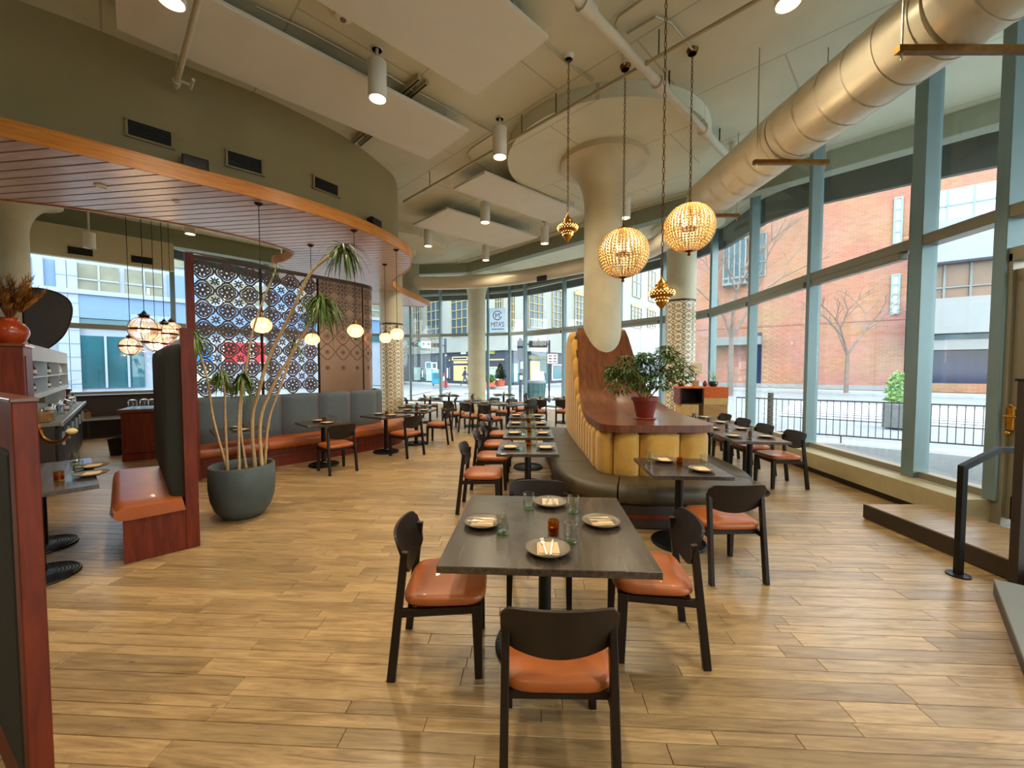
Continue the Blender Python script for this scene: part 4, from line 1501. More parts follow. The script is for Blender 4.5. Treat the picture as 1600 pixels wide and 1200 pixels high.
signal_parts(thing('traffic_signal', 'unlit signal head on the arm above the parking notice', 'traffic light', (p.x - .6, p.y - .1, 2.96), 0, 'traffic signals at the junction'), False)

# bare trees
def bare_tree(name, label, base, H_, seed, spread=.5, depth=5, fork=.42):
    rg_ = random.Random(seed)
    t = thing(name, label, 'tree', base, 0)
    tr = MB(); br = MB(); tw = MB()
    def grow(p, d, L, r, lv):
        q = p + d * L
        mid = p + d * L * .5 + Vector((rg_.uniform(-1, 1), rg_.uniform(-1, 1), 0)) * L * .04
        (tr if lv == 0 else br if lv < 3 else tw).tube([p, mid, q], [r, r * .85, r * .7], 6 if lv < 2 else 4, caps=False)
        if lv >= depth: return
        k = 3 if lv < 2 else rg_.choice((2, 3))
        a0 = rg_.uniform(0, 2 * PI)
        for i in range(k):
            a = a0 + 2 * PI * i / k + rg_.uniform(-.4, .4)
            sd = Vector((math.cos(a), math.sin(a), 0))
            nd = (d + sd * spread * rg_.uniform(.7, 1.3)).normalized()
            nd.z = max(nd.z, .15)
            st_ = q if (i < 2 or lv == 0) else p + d * L * rg_.uniform(.5, .9)
            grow(st_, nd.normalized(), L * rg_.uniform(.6, .8), r * .6, lv + 1)
    grow(Vector((0, 0, 0)), Vector((0, 0, 1)), H_ * fork, H_ * .016, 0)
    tr.build('trunk', 'bark', t, smooth=True); br.build('branches', 'bark', t, smooth=True); tw.build('twigs', 'bark', t)
p = at(1322, 614, 0.0)
bare_tree('bare_tree', 'slim leafless street tree in front of the plain brick wall', (p.x, p.y, 0.0), 8.6, 11, .55, 5, .30)
p = at(1141, 612, 0.0)
bare_tree('bare_tree', 'leafless street tree with a thick forked trunk beside the bay window', (p.x * .85, p.y * .85, 0.0), 11.0, 4, .5, 5, .32)
p = at(1403, 668, -.14)
t = thing('street_planter', 'square grey street planter holding an upright evergreen shrub beyond the railing', 'plant', (p.x, p.y, -.14), .6)
MB().prism([(-.32, -.32), (.32, -.32), (.32, .32), (-.32, .32)], 0, .75).build('box', 'concrete_grey', t, bevel=.03)
blob('crown', (0, 0, 1.15), .28, .5, 'leaf_light', t, 9, 500, .14)

# ------------------------------------------------------------------ ceiling fittings
CAN_W = 300.0 * LAMP
def can_light(i, x, y, z, label, warm=(1.0, 0.84, 0.59), w=1.0, h=0.44, r=0.11, lit=True, end=''):
    t = thing('can_light' + end, label, 'ceiling light', (x, y, z), 0, 'ceiling can lights')
    MB().lathe([(0, h), (r, h), (r, 0.0), (r - .012, 0.0), (r - .02, .05), (0, .05)], 28).build('housing', 'panel_white', t, smooth=True)
    MB().lathe([(0, .03), (r - .018, .03), (r - .022, .05), (0, .05)], 24).build('lens' + end, 'lamp_disc' if lit else 'stoneware', t, smooth=True)
    if z + h < ZC - .01:
        MB().tube([(0, 0, h), (0, 0, ZC - z)], .02, 8).build('stem', 'pipe_paint', t, smooth=True)
        MB().lathe([(.06, ZC - z - .02), (.07, ZC - z), (0, ZC - z)], 16).build('canopy', 'pipe_paint', t, smooth=True)
    if not lit: return
    l = bpy.data.lights.new('can_light_beam' + end, 'SPOT')
    l.energy = CAN_W * w; l.color = warm; l.spot_size = math.radians(150); l.spot_blend = 0.9; l.shadow_soft_size = 0.09
    lo = bpy.data.objects.new('can_light_beam' + end, l); COL.objects.link(lo); lo.parent = t; lo.location = (0, 0, -.03)
for i, (px, py, lab) in enumerate(((590, 155, 'white can light between the two long acoustic panels'), (781, 246, 'white can light beside the large column drop disc'),
        (758, 348, 'white can light above the square hung panel edge'), (669, 385, 'white can light over the tip of the slatted canopy'),
        (759, 407, 'white can light hanging before the far cross beam'), (851, 381, 'white can light at the corner of the hung panel by the beam'),
        (977, 341, 'white can light behind the flared column capital'), (1239, 8, 'white can light between the thin pipe and the big duct'),
        (268, 4, 'white can light above the olive bulkhead'))):
    p = at(px, py, 5.0) if i != 7 else Vector((2.47, 3.68, 4.95))
    can_light(i, p.x, p.y, p.z, lab)
p = at(297, 366, 4.9); can_light(9, p.x, p.y, 4.9, 'white can light over the bar behind the canopy', w=.7)
p = at(140, 388, 4.5); can_light(10, p.x, p.y, 4.5, 'unlit white can light over the bar near the soffit', lit=False, h=.36)
for x, y, lab in ((-0.6, 1.2, 'above the open floor before the large square table'), (-4.2, 0.4, 'over the wood booth partition'), (2.6, 0.2, 'over the entrance step'), (-1.0, -2.2, 'over the floor by the rear wall')):
    can_light(11, x, y, 5.0, 'white can light ' + lab, end='_offscreen')

# smoke detector
p = at(536, 22, ZC)
t = thing('smoke_detector', 'round white smoke detector on the ceiling', 'detector', (p.x, p.y, ZC))
MB().lathe([(0, -.06), (.05, -.06), (.09, -.04), (.1, 0), (0, 0)], 24).build('housing', 'white_plastic', t, smooth=True)
MB().lathe([(0, -.075), (.03, -.072), (.035, -.058), (0, -.058)], 16).build('sensor', 'stoneware', t, smooth=True)

# hung acoustic panels
def hung_panel(corner, u, v, lu, lv, z, label):
    u, v = Vector(u).normalized(), Vector(v).normalized()
    c = Vector(corner)
    q = [c, c + u * lu, c + u * lu + v * lv, c + v * lv]
    t = thing('acoustic_panel', label, 'ceiling panel', (c.x, c.y, z), 0, 'hung acoustic panels')
    L = [(p.x - c.x, p.y - c.y) for p in q]
    MB().prism(L, 0.0, 0.05).build('board', 'panel_white', t, bevel=.006, seg=1)
    mid = sum((Vector(p) for p in L), Vector((0, 0))) / 4
    for p in L:
        w = Vector(p).lerp(mid, .18)
        MB().tube([(w.x, w.y, .05), (w.x, w.y, ZC - z)], .006, 6).build('hanger', 'pipe_paint', t)
hung_panel((-0.67, 6.31), (-.72, -.69), (-.69, .72), 3.9, 1.15, 5.36, 'long white acoustic panel next to the olive bulkhead')
hung_panel((0.41, 4.57), (-.72, -.69), (-.7, .72), 3.6, 1.3, 5.36, 'long white acoustic panel beside the white sprinkler main')
hung_panel((-0.5, 7.48), (.75, .66), (-.7, .7), 2.9, 0.97, 5.3, 'white acoustic panel tucked beside the column drop disc')
hung_panel((-1.48, 9.16), (.75, .66), (-.7, .7), 2.95, 1.45, 5.3, 'white acoustic panel next to the far cross beam')

# pipes
def pipe(name, label, pts, r, mat, cat='pipe', collars=(), group=None, n=10):
    t = thing(name, label, cat, tuple(pts[0]), 0, group)
    o = Vector(pts[0])
    P = [Vector(p) - o for p in pts]
    MB().tube(P, r, n).build('run', mat, t, smooth=True)
    for s in collars:
        k = s * (len(P) - 1); i = min(int(k), len(P) - 2); f = k - i
        q = P[i].lerp(P[i + 1], f); d = (P[i + 1] - P[i]).normalized()
        MB().tube([q - d * r * 1.6, q + d * r * 1.6], r * 1.45, n).build('coupling', mat, t, smooth=True)
    return t
def soffit_z(x, y):                      # underside that a hanger at this spot is fixed to
    return 5.385 if (Vector((x, y)) - Vector((1.64, 7.25))).length < 1.74 else ZC
ZM = 5.30
q0, q1 = at(905, 0, ZM), at(1140, 247, ZM)
a, b_ = q0 - (q1 - q0) * .4, q1 + (q1 - q0) * .03
t = pipe('sprinkler_main', 'thick white sprinkler main crossing the ceiling to the big duct', [a, b_ - (b_ - a) * .02, b_, b_ + Vector((0, 0, .03)), Vector((b_.x, b_.y, ZC))], .055, 'pipe_paint')
for s in (.3, .56, .8):
    q = (b_ - a) * s; d = (b_ - a).normalized()
    MB().tube([q - d * .088, q + d * .088], .08, 10).build('coupling', 'pipe_paint', t, smooth=True)
for s in (.25, .6, .9):
    q = (b_ - a) * s
    MB().tube([(q.x, q.y, .05), (q.x, q.y, soffit_z(a.x + q.x, a.y + q.y) - ZM)], .01, 6).build('hanger', 'dark_metal', t)
a, b_ = Vector((-2.35, 8.75, 5.3)), Vector((3.6, 2.85, 5.3))
t = pipe('branch_pipe', 'thin steel sprinkler branch running from the bulkhead across the ceiling', [a, b_], .022, 'conduit', collars=(.1, .35, .58, .66, .9))
for s in (.12, .42, .5, .68, .8):
    q = (b_ - a) * s
    MB().tube([(q.x, q.y, .0), (q.x, q.y, soffit_z(a.x + q.x, a.y + q.y) - 5.3)], .007, 6).build('hanger', 'dark_metal', t)
def ceil_pts(lst, z=5.565): return [at(px, py, z) for px, py in lst]
pipe('conduit_run', 'painted conduit run from can light to can light between the long panels', ceil_pts([(400, 10), (480, 48), (576, 100), (604, 116), (650, 144), (664, 150), (772, 208), (736, 232), (730, 240), (736, 250), (812, 294)]), .012, 'conduit', 'conduit', group='ceiling conduits', n=6)
pipe('conduit_run', 'short conduit run between acoustic panel and brass pendant cord', ceil_pts([(800, 2), (852, 66), (884, 98), (926, 127)]), .012, 'conduit', 'conduit', group='ceiling conduits', n=6)
pipe('conduit_run', 'bent conduit looping past the sprinkler main to the first beaded globe', ceil_pts([(1010, -6), (966, 26), (961, 38), (976, 100)]), .014, 'conduit', 'conduit', group='ceiling conduits', n=6)
pipe('conduit_run', 'arched conduit feeding the second beaded globe', ceil_pts([(980, 52), (1024, 26), (1048, 36), (1082, 78)]), .014, 'conduit', 'conduit', group='ceiling conduits', n=6)
FBP = [at(714, 412, 5.5), at(816, 379, 5.5), at(912, 348, 5.5), at(1092, 301, 5.5)]
t = pipe('branch_pipe', 'thin steel sprinkler branch along the far cross beam', FBP, .02, 'conduit', collars=(.3, .6))
for q in FBP:
    MB().tube([(q.x - FBP[0].x, q.y - FBP[0].y, .0), (q.x - FBP[0].x, q.y - FBP[0].y, ZC - 5.5)], .007, 6).build('hanger', 'dark_metal', t)
# level pale pipe under the long panel, ending short of the bulkhead
p0, p1 = at(310, 0, 5.22), at(274, 136, 5.22)
p0 = p0 - (p1 - p0) * 1.6
t = pipe('sprinkler_pipe', 'pale pipe with a small valve ending short of the olive bulkhead', [p0, p1], .03, 'pipe_paint', collars=(.975,))
q = p1 - p0; d = q.normalized()
for s in (.02, .97):
    MB().tube([q * s, (q.x * s, q.y * s, ZC - 5.22)], .008, 6).build('hanger', 'conduit', t)
k = Vector((.09, .09, 0))
MB().tube([q * .96, q * .96 + k, q * .96 + k + Vector((0, 0, -.04)), q * .96 + k - d * .22 + Vector((0, 0, -.04))], .018, 8).build('valve', 'pipe_paint', t, smooth=True)
for px, py, ang, lab in ((645, 138, .75, 'pair of short steel strut rails on the ceiling by the can light'), (567, 215, .75, 'pair of short steel strut rails on the ceiling by the bulkhead')):
    p = at(px, py, 5.55)
    t = thing('strut_rails', lab, 'bracket', (p.x, p.y, 5.55), -ang)
    for y in (-.06, .06):
        MB().box((0, y, 0), (.5, .05, .05)).build('rail', 'conduit', t)
        MB().box((0, y, -.026), (.46, .02, .006)).build('slot', 'dark_metal', t)
    for x in (-.2, .2): MB().tube([(x, 0, .0), (x, 0, .05)], .012, 6).build('stud', 'conduit', t)
    MB().box((0.0, 0, .03), (.06, .2, .012)).build('clip', 'conduit', t)

# ------------------------------------------------------------------ big duct following the glass
du = thing('ventilation_duct', 'large pale metal air duct curving along the glass front under the ceiling', 'duct', (0, 0, 0))
dp = [(3.9, 0.6, 4.75), (3.72, 2.4, 4.68), (3.58, 3.3, 4.6), (3.44, 5.0, 4.6), (3.36, 6.7, 4.6)]
def duct_part(name, pts, rs, seamstep=.55):
    P = spline(pts, 8) if len(pts) > 2 else [Vector(p) for p in pts]
    N = len(P)
    R = [lerp(rs[0], rs[1], i / (N - 1)) for i in range(N)]
    o = MB().tube(P, R, 32).build(name, 'duct_metal', du, smooth=True)
    # seams round the sheet
    acc, nxt = 0.0, .1
    for i in range(N - 1):
        L = (P[i + 1] - P[i]).length
        while nxt < acc + L:
            f = (nxt - acc) / L
            q = P[i].lerp(P[i + 1], f); d = (P[i + 1] - P[i]).normalized()
            r = lerp(R[i], R[i + 1], f)
            MB().tube([q - d * .012, q + d * .012], r + .008, 32, caps=False).build('seam', 'duct_metal', o, smooth=True)
            nxt += seamstep
        acc += L
duct_part('section', dp[:3], (.36, .36), .6)
duct_part('section', [(3.58, 3.3, 4.6), (3.44, 5.0, 4.6)], (.35, .345), .3)
duct_part('section', [(3.44, 5.0, 4.6), (3.36, 6.9, 4.6)], (.345, .335), .3)
duct_part('reducer', [(3.36, 6.9, 4.6), (3.42, 7.6, 4.6)], (.335, .22), .9)
duct_part('section', [(3.42, 7.6, 4.6), (3.5, 8.9, 4.6), (3.2, 10.1, 4.6), (1.85, 11.5, 4.6), (0.1, 12.9, 4.6), (-1.7, 13.6, 4.6), (-3.3, 13.7, 4.6)], (.22, .22), .8)
for x0, x1, y, z in ((3.05, 4.15, 3.25, 4.22), (2.98, 3.9, 5.0, 4.235), (2.95, 3.8, 6.75, 4.25)):
    h = MB().box(((x0 + x1) / 2, y, z), (x1 - x0, .05, .05)).build('hanger_bar', 'brass_dark', du)
    for x in (x0 + .04, x1 - .04):
        MB().tube([(x, y, z - .08), (x, y, soffit_z(x, y))], .008, 6).build('hanger_rod', 'conduit', h)
g = MB().box((0.9, 12.1, 4.4), (.35, .04, .16), rz=-.7).build('air_grille', 'grille_black', du)

# ------------------------------------------------------------------ hanging lamps
def point(name, parent, loc, w, col=(1.0, .72, .42), r=.04):
    l = bpy.data.lights.new(name, 'POINT'); l.energy = w * LAMP; l.color = col; l.shadow_soft_size = r
    o = bpy.data.objects.new(name, l); COL.objects.link(o); o.parent = parent; o.location = loc
def chain(mb, z0, z1, link=.05, r=.004, w=.011):
    z, k = z0, 0
    while z < z1:
        P = []
        for i in range(9):
            a = 2 * PI * i / 8
            x, zz = w * math.cos(a), link * .6 * math.sin(a)
            P.append((x if k % 2 else 0, 0 if k % 2 else x, z + zz))
        mb.tube(P, r, 4, caps=False)
        z += link; k += 1
def bead_globe(px, py_c, py_top, dpx, label):
    top = at(px, py_top, ZC)
    d = top.y
    c = atY(px, py_c, d)
    R = dpx / 2 * d / FPX
    t = thing('beaded_globe', label, 'pendant lamp', (top.x, top.y, c.z), 0, 'beaded globe pendants')
    m = MB(); chain(m, R * 1.12, ZC - c.z - .03)
    m.build('chain', 'brass_dark', t)
    MB().lathe([(.05, ZC - c.z - .05), (.07, ZC - c.z), (0, ZC - c.z)], 16).build('ceiling_cap', 'brass_dark', t, smooth=True)
    MB().lathe([(R * .40, R * .93), (R * .30, R * 1.0), (R * .12, R * 1.08), (.012, R * 1.16), (0, R * 1.16)], 24).build('crown', 'brass_dark', t, smooth=True)
    MB().lathe([(R * .2, -R * .985), (R * .08, -R * 1.03), (.012, -R * 1.06), (.018, -R * 1.1), (.022, -R * 1.15), (0, -R * 1.2)], 16).build('finial', 'brass_dark', t, smooth=True)
    fr = MB()
    for k in range(16):
        a = 2 * PI * k / 16
        fr.tube([(R * math.sin(th) * math.cos(a), R * math.sin(th) * math.sin(a), R * math.cos(th)) for th in [PI * (.1 + .84 * i / 14) for i in range(15)]], .0035, 4, caps=False)
    fr.build('wire_frame', 'brass', t, smooth=True)
    bd = MB()
    rows = 22
    for i in range(rows):
        th = PI * (.13 + .80 * i / (rows - 1))
        rr = R * math.sin(th); n = 42
        for k in range(n):
            a = 2 * PI * (k + .5) / n
            bd.ball(((rr) * math.cos(a), (rr) * math.sin(a), R * math.cos(th)), min(.0165, rr * PI / n * .78), 5, 3, 1.1)
    o = bd.build('bead_strands', 'bead', t, smooth=True); o['kind'] = 'stuff'
    st_ = MB().tube([(0, 0, R), (0, 0, -.02)], .008, 6).lathe([(.0, -.02), (.09, -.03), (.1, 0), (.0, .0)], 16)
    st_.build('candle_holder', 'brass_dark', t, smooth=True)
    for k in range(4):
        a = PI / 2 * k + .4
        MB().lathe([(.007, 0), (.012, .05), (.016, .07), (.010, .1), (0, .125)], 10, (.085 * math.cos(a), .085 * math.sin(a), .0)).build('bulb', 'filament', t, smooth=True)
    point('globe_glow', t, (0, 0, .16), 42, r=.08)
bead_globe(977, 396, 103, 74, 'glowing beaded globe pendant hanging in front of the concrete column')
bead_globe(1082, 356, 78, 72, 'glowing beaded globe pendant hanging beside the duct and glass')

def moroccan(px, pyc, Yd, wpx, label, ztop=ZC):
    c = atY(px, pyc, Yd)
    R = wpx / 2 * Yd / FPX
    t = thing('brass_lantern', label, 'pendant lamp', (c.x, Yd, c.z), 0, 'pierced brass lanterns')
    prof = [(0, -1.45), (.05, -1.4), (.09, -1.25), (.18, -1.1), (.42, -.85), (.50, -.6), (.52, -.42), (.62, -.34), (.86, -.26), (1.0, -.05), (1.0, .12), (.86, .34), (.6, .46), (.52, .52), (.50, .62), (.52, .7), (.42, .85), (.2, 1.1), (.1, 1.3), (.05, 1.5), (0, 1.55)]
    MB().lathe([(r * R, z * R) for r, z in prof], 28).build('body', 'brass', t, smooth=True, angle=50)
    hole = MB()
    for row, (rr, z) in enumerate(((.97, .18), (1.015, .05), (.97, -.1), (.57, -.37), (.51, -.62))):
        n = 22 if rr > .7 else 14
        for k in range(n):
            a = 2 * PI * (k + .5 * (row % 2)) / n
            hole.ball((rr * R * math.cos(a), rr * R * math.sin(a), z * R), R * .034, 6, 4)
    o = hole.build('pierced_dots', 'pierced_glow', t); o['kind'] = 'stuff'
    m = MB(); chain(m, R * 1.55, ztop - c.z - .03, .06)
    m.build('chain', 'brass_dark', t)
    MB().lathe([(.05, ztop - c.z - .05), (.07, ztop - c.z), (0, ztop - c.z)], 16).build('ceiling_cap', 'white_plastic', t, smooth=True)
moroccan(887, 357, 5.12, 31, 'small pierced brass lantern hanging alone between acoustic panel and concrete column')
moroccan(1034, 459, 4.0, 38, 'pierced brass lantern hanging lowest, in front of the tiled column')

def amber_globe(px, py, py_top, wpx, label):
    top = at(px, py_top, 4.045)
    c = atY(px, py, top.y)
    R = .135
    t = thing('glass_pendant', label, 'pendant lamp', (top.x, top.y, c.z), 0, 'amber glass pendants under the canopy')
    MB().lathe([(.03, .83 * R), (.6 * R, .72 * R), (.95 * R, .3 * R), (R, 0), (.95 * R, -.3 * R), (.6 * R, -.72 * R), (.1 * R, -.85 * R), (0, -.86 * R)], 28).build('globe', 'amber_frost', t, smooth=True)
    MB().lathe([(0, -.84 * R), (.02, -.9 * R), (.012, -1.05 * R), (0, -1.12 * R)], 12).build('finial', 'dark_metal', t, smooth=True)
    MB().lathe([(.035, .8 * R), (.03, R), (.012, 1.4 * R), (0, 1.4 * R)], 14).build('cap', 'brass_dark', t, smooth=True)
    MB().tube([(0, 0, R * 1.3), (0, 0, 4.045 - c.z)], .005, 6).build('cord', 'dark_metal', t)
    MB().lathe([(0, 4.0 - c.z), (.05, 4.03 - c.z), (.06, 4.045 - c.z), (0, 4.045 - c.z)], 16).build('ceiling_cap', 'dark_metal', t, smooth=True)
    for k in range(2):
        MB().lathe([(.006, .02), (.02, -.01), (.022, -.03), (0, -.055)], 10, ((-.045 + .09 * k), 0, .02)).build('bulb', 'filament', t, smooth=True)
    MB().box((0, 0, .04), (.1, .012, .02)).build('bulb_bar', 'brass_dark', t)
    point('pendant_glow', t, (0, 0, -.01), 4, r=.05)
for a_ in ((404, 508, 318, 32, 'amber glass pendant hanging before the open lattice half of the metal screen'), (485, 530, 383, 20, 'amber glass pendant by the solid half of the metal screen'),
           (553, 517, 360, 22, 'amber glass pendant at the curved end of the metal screen'), (601, 528, 413, 18, 'amber glass pendant between the canopy tip pendant and the tiled column'),
           (619, 522, 390, 22, 'amber glass pendant under the canopy tip')):
    amber_globe(*a_)

def ribbed_lantern(px, py, Yd, R, label):
    c = atY(px, py, Yd)
    t = thing('lantern_pendant', label, 'pendant lamp', (c.x, Yd, c.z), 0, 'clear globe lanterns over the bar')
    MB().lathe([(.06, .92 * R), (.5 * R, .82 * R), (.86 * R, .5 * R), (R, 0), (.86 * R, -.5 * R), (.5 * R, -.82 * R), (.1 * R, -.95 * R), (0, -.95 * R)], 28).build('globe', 'lantern_frost', t, smooth=True)
    for k in range(6):
        a = PI * k / 3
        MB().tube([(1.01 * R * math.sin(th) * math.cos(a), 1.01 * R * math.sin(th) * math.sin(a), .96 * R * math.cos(th)) for th in [PI * (.06 + .9 * i / 12) for i in range(13)]], .006, 5).build('rib', 'brass_dark', t, smooth=True)
    MB().lathe([(1.0 * R, -.02), (1.03 * R, -.02), (1.03 * R, .02), (1.0 * R, .02)], 28).build('band', 'mahogany', t, smooth=True)
    MB().lathe([(.35 * R, .82 * R), (.3 * R, 1.0 * R), (.4 * R, 1.08 * R), (.15 * R, 1.25 * R), (.02, 1.4 * R), (0, 1.4 * R)], 16).build('cap', 'dark_metal', t, smooth=True)
    MB().lathe([(.3 * R, -.86 * R), (.25 * R, -1.0 * R), (0, -1.0 * R)], 16).build('foot', 'dark_metal', t, smooth=True)
    MB().tube([(0, 0, 1.3 * R), (0, 0, ZC - c.z)], .006, 6).build('cord', 'dark_metal', t)
    for k in range(3):
        a = 2 * PI * k / 3
        MB().lathe([(.01, -.05), (.022, 0), (.016, .03), (0, .06)], 8, (.08 * math.cos(a), .08 * math.sin(a), 0)).build('bulb', 'filament', t, smooth=True)
        MB().tube([(.08 * math.cos(a), .08 * math.sin(a), -.04), (0, 0, -.12), (0, 0, -.9 * R)], .006, 5).build('arm', 'brass_dark', t)
    point('lantern_glow', t, (0, 0, .0), 10, r=.05)
for px, py, Yd, R, lab in ((226, 515, 7.6, .25, 'largest clear globe lantern with a dark band over the bar'), (204, 541, 8.4, .19, 'small clear globe lantern hanging lowest toward the bar window'),
        (257, 522, 8.2, .215, 'clear globe lantern beside the booth plant'), (243, 536, 9.3, .2, 'clear globe lantern half hidden behind the largest one'), (268, 515, 9.8, .2, 'clear globe lantern deepest in the cluster behind the booth plant')):
    ribbed_lantern(px, py, Yd, R, lab)

# ------------------------------------------------------------------ chair
def make_chair():
    t = thing('dining_chair', 'dark wood dining chair with tan leather seat', 'chair', (0, 0, 0))
    W = .205
    s = MB().pad(.47, .46, .405, .468, e=5.0, n=40, round_=.5, dome=.012)
    s.build('seat', 'leather_tan', t, smooth=True, angle=60)
    for x in (-1, 1):
        MB().bar((x * W, .18, .41), (x * (W + .005), .19, 0), .046, .056, .036, .040, up=(0, 1, 0)).build('leg', 'chair_wood', t, bevel=.005)
        MB().bar((x * (W + .006), -.206, .71), (x * (W + .014), -.285, 0), .032, .040, .034, .046, up=(0, 1, 0)).build('leg', 'chair_wood', t, bevel=.005)
        MB().bar((x * W, .19, .385), (x * (W + .010), -.243, .375), .03, .042).build('side_rail', 'chair_wood', t, bevel=.004)
    MB().bar((-W, .185, .385), (W, .185, .385), .03, .042).build('front_rail', 'chair_wood', t, bevel=.004)
    MB().bar((-W, -.18, .385), (W, -.18, .385), .03, .04).build('rear_rail', 'chair_wood', t, bevel=.004)
    nu, nv = 16, 8
    F, B = [], []
    for i in range(nv + 1):
        v = i / nv
        fr, br = [], []
        for j in range(nu + 1):
            u = -1 + 2 * j / nu
            e = abs(u)
            rc = 1 - max(0, (e - .8) / .2) ** 2.4          # rounded ends
            zl, zh = .605 - .06 * (1 - u * u), .79 - .006 * u * u
            zc = (.61 + .79) / 2
            zl, zh = lerp(zc, zl, .45 + .55 * rc), lerp(zc, zh, .55 + .45 * rc)
            z = lerp(zl, zh, v)
            y = -.160 - (z - .55) * .34 - .042 * (1 - u * u)
            x = .232 * u
            fr.append((x, y, z)); br.append((x, y - .016, z))
        F.append(fr); B.append(br)
    m = MB(); m.grid(F); m.grid([r[::-1] for r in B])
    def edge(A, C): m.grid([A, C])
    edge(F[0][::-1], B[0][::-1]); edge(F[-1], B[-1])
    edge([r[0] for r in F], [r[0] for r in B]); edge([r[-1] for r in F][::-1], [r[-1] for r in B][::-1])
    me = m.build('backrest', 'chair_wood', t, smooth=True, angle=50)
    resharp(me, 50)
    return t
CH = Proto(make_chair())
def chair(x, y, face, label, group='dark wood dining chairs'):
    """face: direction the sitter looks, degrees counter-clockwise from the view axis"""
    CH.put((x, y, 0), math.radians(face), label, group)

# ------------------------------------------------------------------ tables
def make_table(w, d, two=False):
    t = thing('pedestal_table', 'dark wood pedestal table', 'table', (0, 0, 0))
    MB().box((0, 0, .732), (w, d, .036)).build('top', 'table_wood', t, bevel=.004)
    R = .30 if w > .9 else .25
    sr_ = .055 if two else .038
    for q in ((-.42, .42) if two else (0,)):
        MB().tube([(0, q, .03), (0, q, .715)], sr_, 16).build('stem', 'black_iron', t, smooth=True)
        b = MB().lathe([(0, .0), (R, .0), (R + .004, .008), (R, .02), (R * .96, .024), (R * .2, .03), (.06, .05), (.04, .07), (0, .07)], 40, (0, q, 0)).build('base', 'black_iron', t, smooth=True, angle=30)
        st_ = MB()
        for k, rr in enumerate((.94, .86, .78, .70, .62, .54, .46)):
            n = int(2 * PI * R * rr / .017)
            for i in range(n):
                a = 2 * PI * i / n
                st_.box((R * rr * math.cos(a), q + R * rr * math.sin(a), .026), (.009, .009, .008), rz=a)
        o = st_.build('studs', 'black_iron', b); o['kind'] = 'stuff'
        MB().box((0, q, .708), (.3, .3, .012)).build('mount_plate', 'black_iron', t)
    return t
TB_BIG, TB_S, TB_L = Proto(make_table(1.07, 1.07)), Proto(make_table(.70, .70)), Proto(make_table(.72, 1.45, True))

# ------------------------------------------------------------------ tableware
def make_plate():
    t = thing('plate', 'plate', 'plate', (0, 0, 0))
    R = .115
    MB().lathe([(0, 0), (.06, 0), (.065, .004), (.1, .014), (R, .024), (R - .003, .027), (.098, .0185), (.07, .009), (0, .008)], 36).build('dish', 'stoneware', t, smooth=True, angle=60)
    MB().lathe([(R - .004, .0255), (R + .001, .024), (R + .001, .028), (R - .004, .0285)], 36).build('rim', 'stoneware_rim', t, smooth=True)
    return t
PL = Proto(make_plate())
def make_napkin():
    m = MB()
    m.box((0, 0, .004), (.112, .135, .007)); m.box((.004, .003, .0105), (.106, .128, .006), rz=.03)
    return tag(m.build('napkin', 'napkin', None, bevel=.003), 'napkin', 'napkin')
NP = Proto(make_napkin())
def make_fork():
    m = MB()
    m.bar((0, -.085, .004), (0, .03, .006), .009, .003, .006, .003)
    m.bar((0, .03, .006), (0, .055, .007), .02, .003)
    for i in range(4): m.bar((-.0085 + .0057 * i, .052, .007), (-.0085 + .0057 * i, .09, .009), .003, .0025)
    return tag(m.build('fork', 'cutlery', None), 'fork', 'fork')
def make_knife():
    m = MB()
    m.bar((0, -.09, .004), (0, .0, .005), .011, .004, .010, .004)
    m.bar((.002, .0, .005), (.0, .095, .005), .017, .0025, .006, .002)
    return tag(m.build('knife', 'cutlery', None, bevel=.0008, seg=1), 'knife', 'knife')
FK, KN = Proto(make_fork()), Proto(make_knife())
def make_tumbler():
    t = thing('tumbler', 'tumbler', 'glass', (0, 0, 0))
    r, h = .037, .108
    MB().lathe([(r * .93, .012), (r, .03), (r, h), (r - .002, h + .001), (r - .004, h), (r - .004, .03), (r * .85, .014)], 28).build('wall', 'tumbler', t, smooth=True, angle=60)
    MB().lathe([(0, 0), (r * .9, 0), (r * .96, .006), (r * .93, .014), (r * .6, .02), (0, .016)], 28).build('foot', 'tumbler_base', t, smooth=True, angle=60)
    MB().lathe([(r - .0045, h - .001), (r - .002, h + .0015), (r + .0008, h - .001), (r - .002, h - .002), (r - .0045, h - .001)], 28).build('lip', 'jar_glass', t, smooth=True)
    return t
TU = Proto(make_tumbler())
def make_votive():
    t = thing('votive', 'votive', 'candle holder', (0, 0, 0))
    r, h = .033, .08
    MB().lathe([(0, 0), (r * .92, 0), (r, .008), (r, h), (r - .004, h), (r - .005, .012), (0, .012)], 24).build('cup', 'votive_amber', t, smooth=True, angle=60)
    MB().lathe([(0, .013), (r - .008, .013), (r - .008, .04), (0, .042)], 18).build('candle', 'bottle_amber', t, smooth=True)
    MB().tube([(0, 0, .04), (0, 0, .05)], .0015, 5).build('wick', 'grille_black', t)
    return t
VO = Proto(make_votive())
ZT = .751
GP, GN, GT, GV, GC = 'stoneware plates', 'folded napkins', 'clear tumblers', 'amber votives', 'cutlery'
def place(x, y, rz, who, cutlery=False, z=ZT):
    """one cover: plate, napkin and, where they can be made out, fork and knife"""
    PL.put((x, y, z), rz, 'grey stoneware plate, ' + who, GP)
    NP.put((x, y, z + .0095), rz, 'folded cream napkin, ' + who, GN)
    if cutlery:
        c, s = math.cos(rz), math.sin(rz)
        FK.put((x - .02 * c, y - .02 * s, z + .023), rz + .12, 'steel fork, ' + who, GC)
        KN.put((x + .02 * c, y + .02 * s, z + .023), rz - .1, 'steel knife, ' + who, GC)

def rot2(x, y, a): return x * math.cos(a) - y * math.sin(a), x * math.sin(a) + y * math.cos(a)

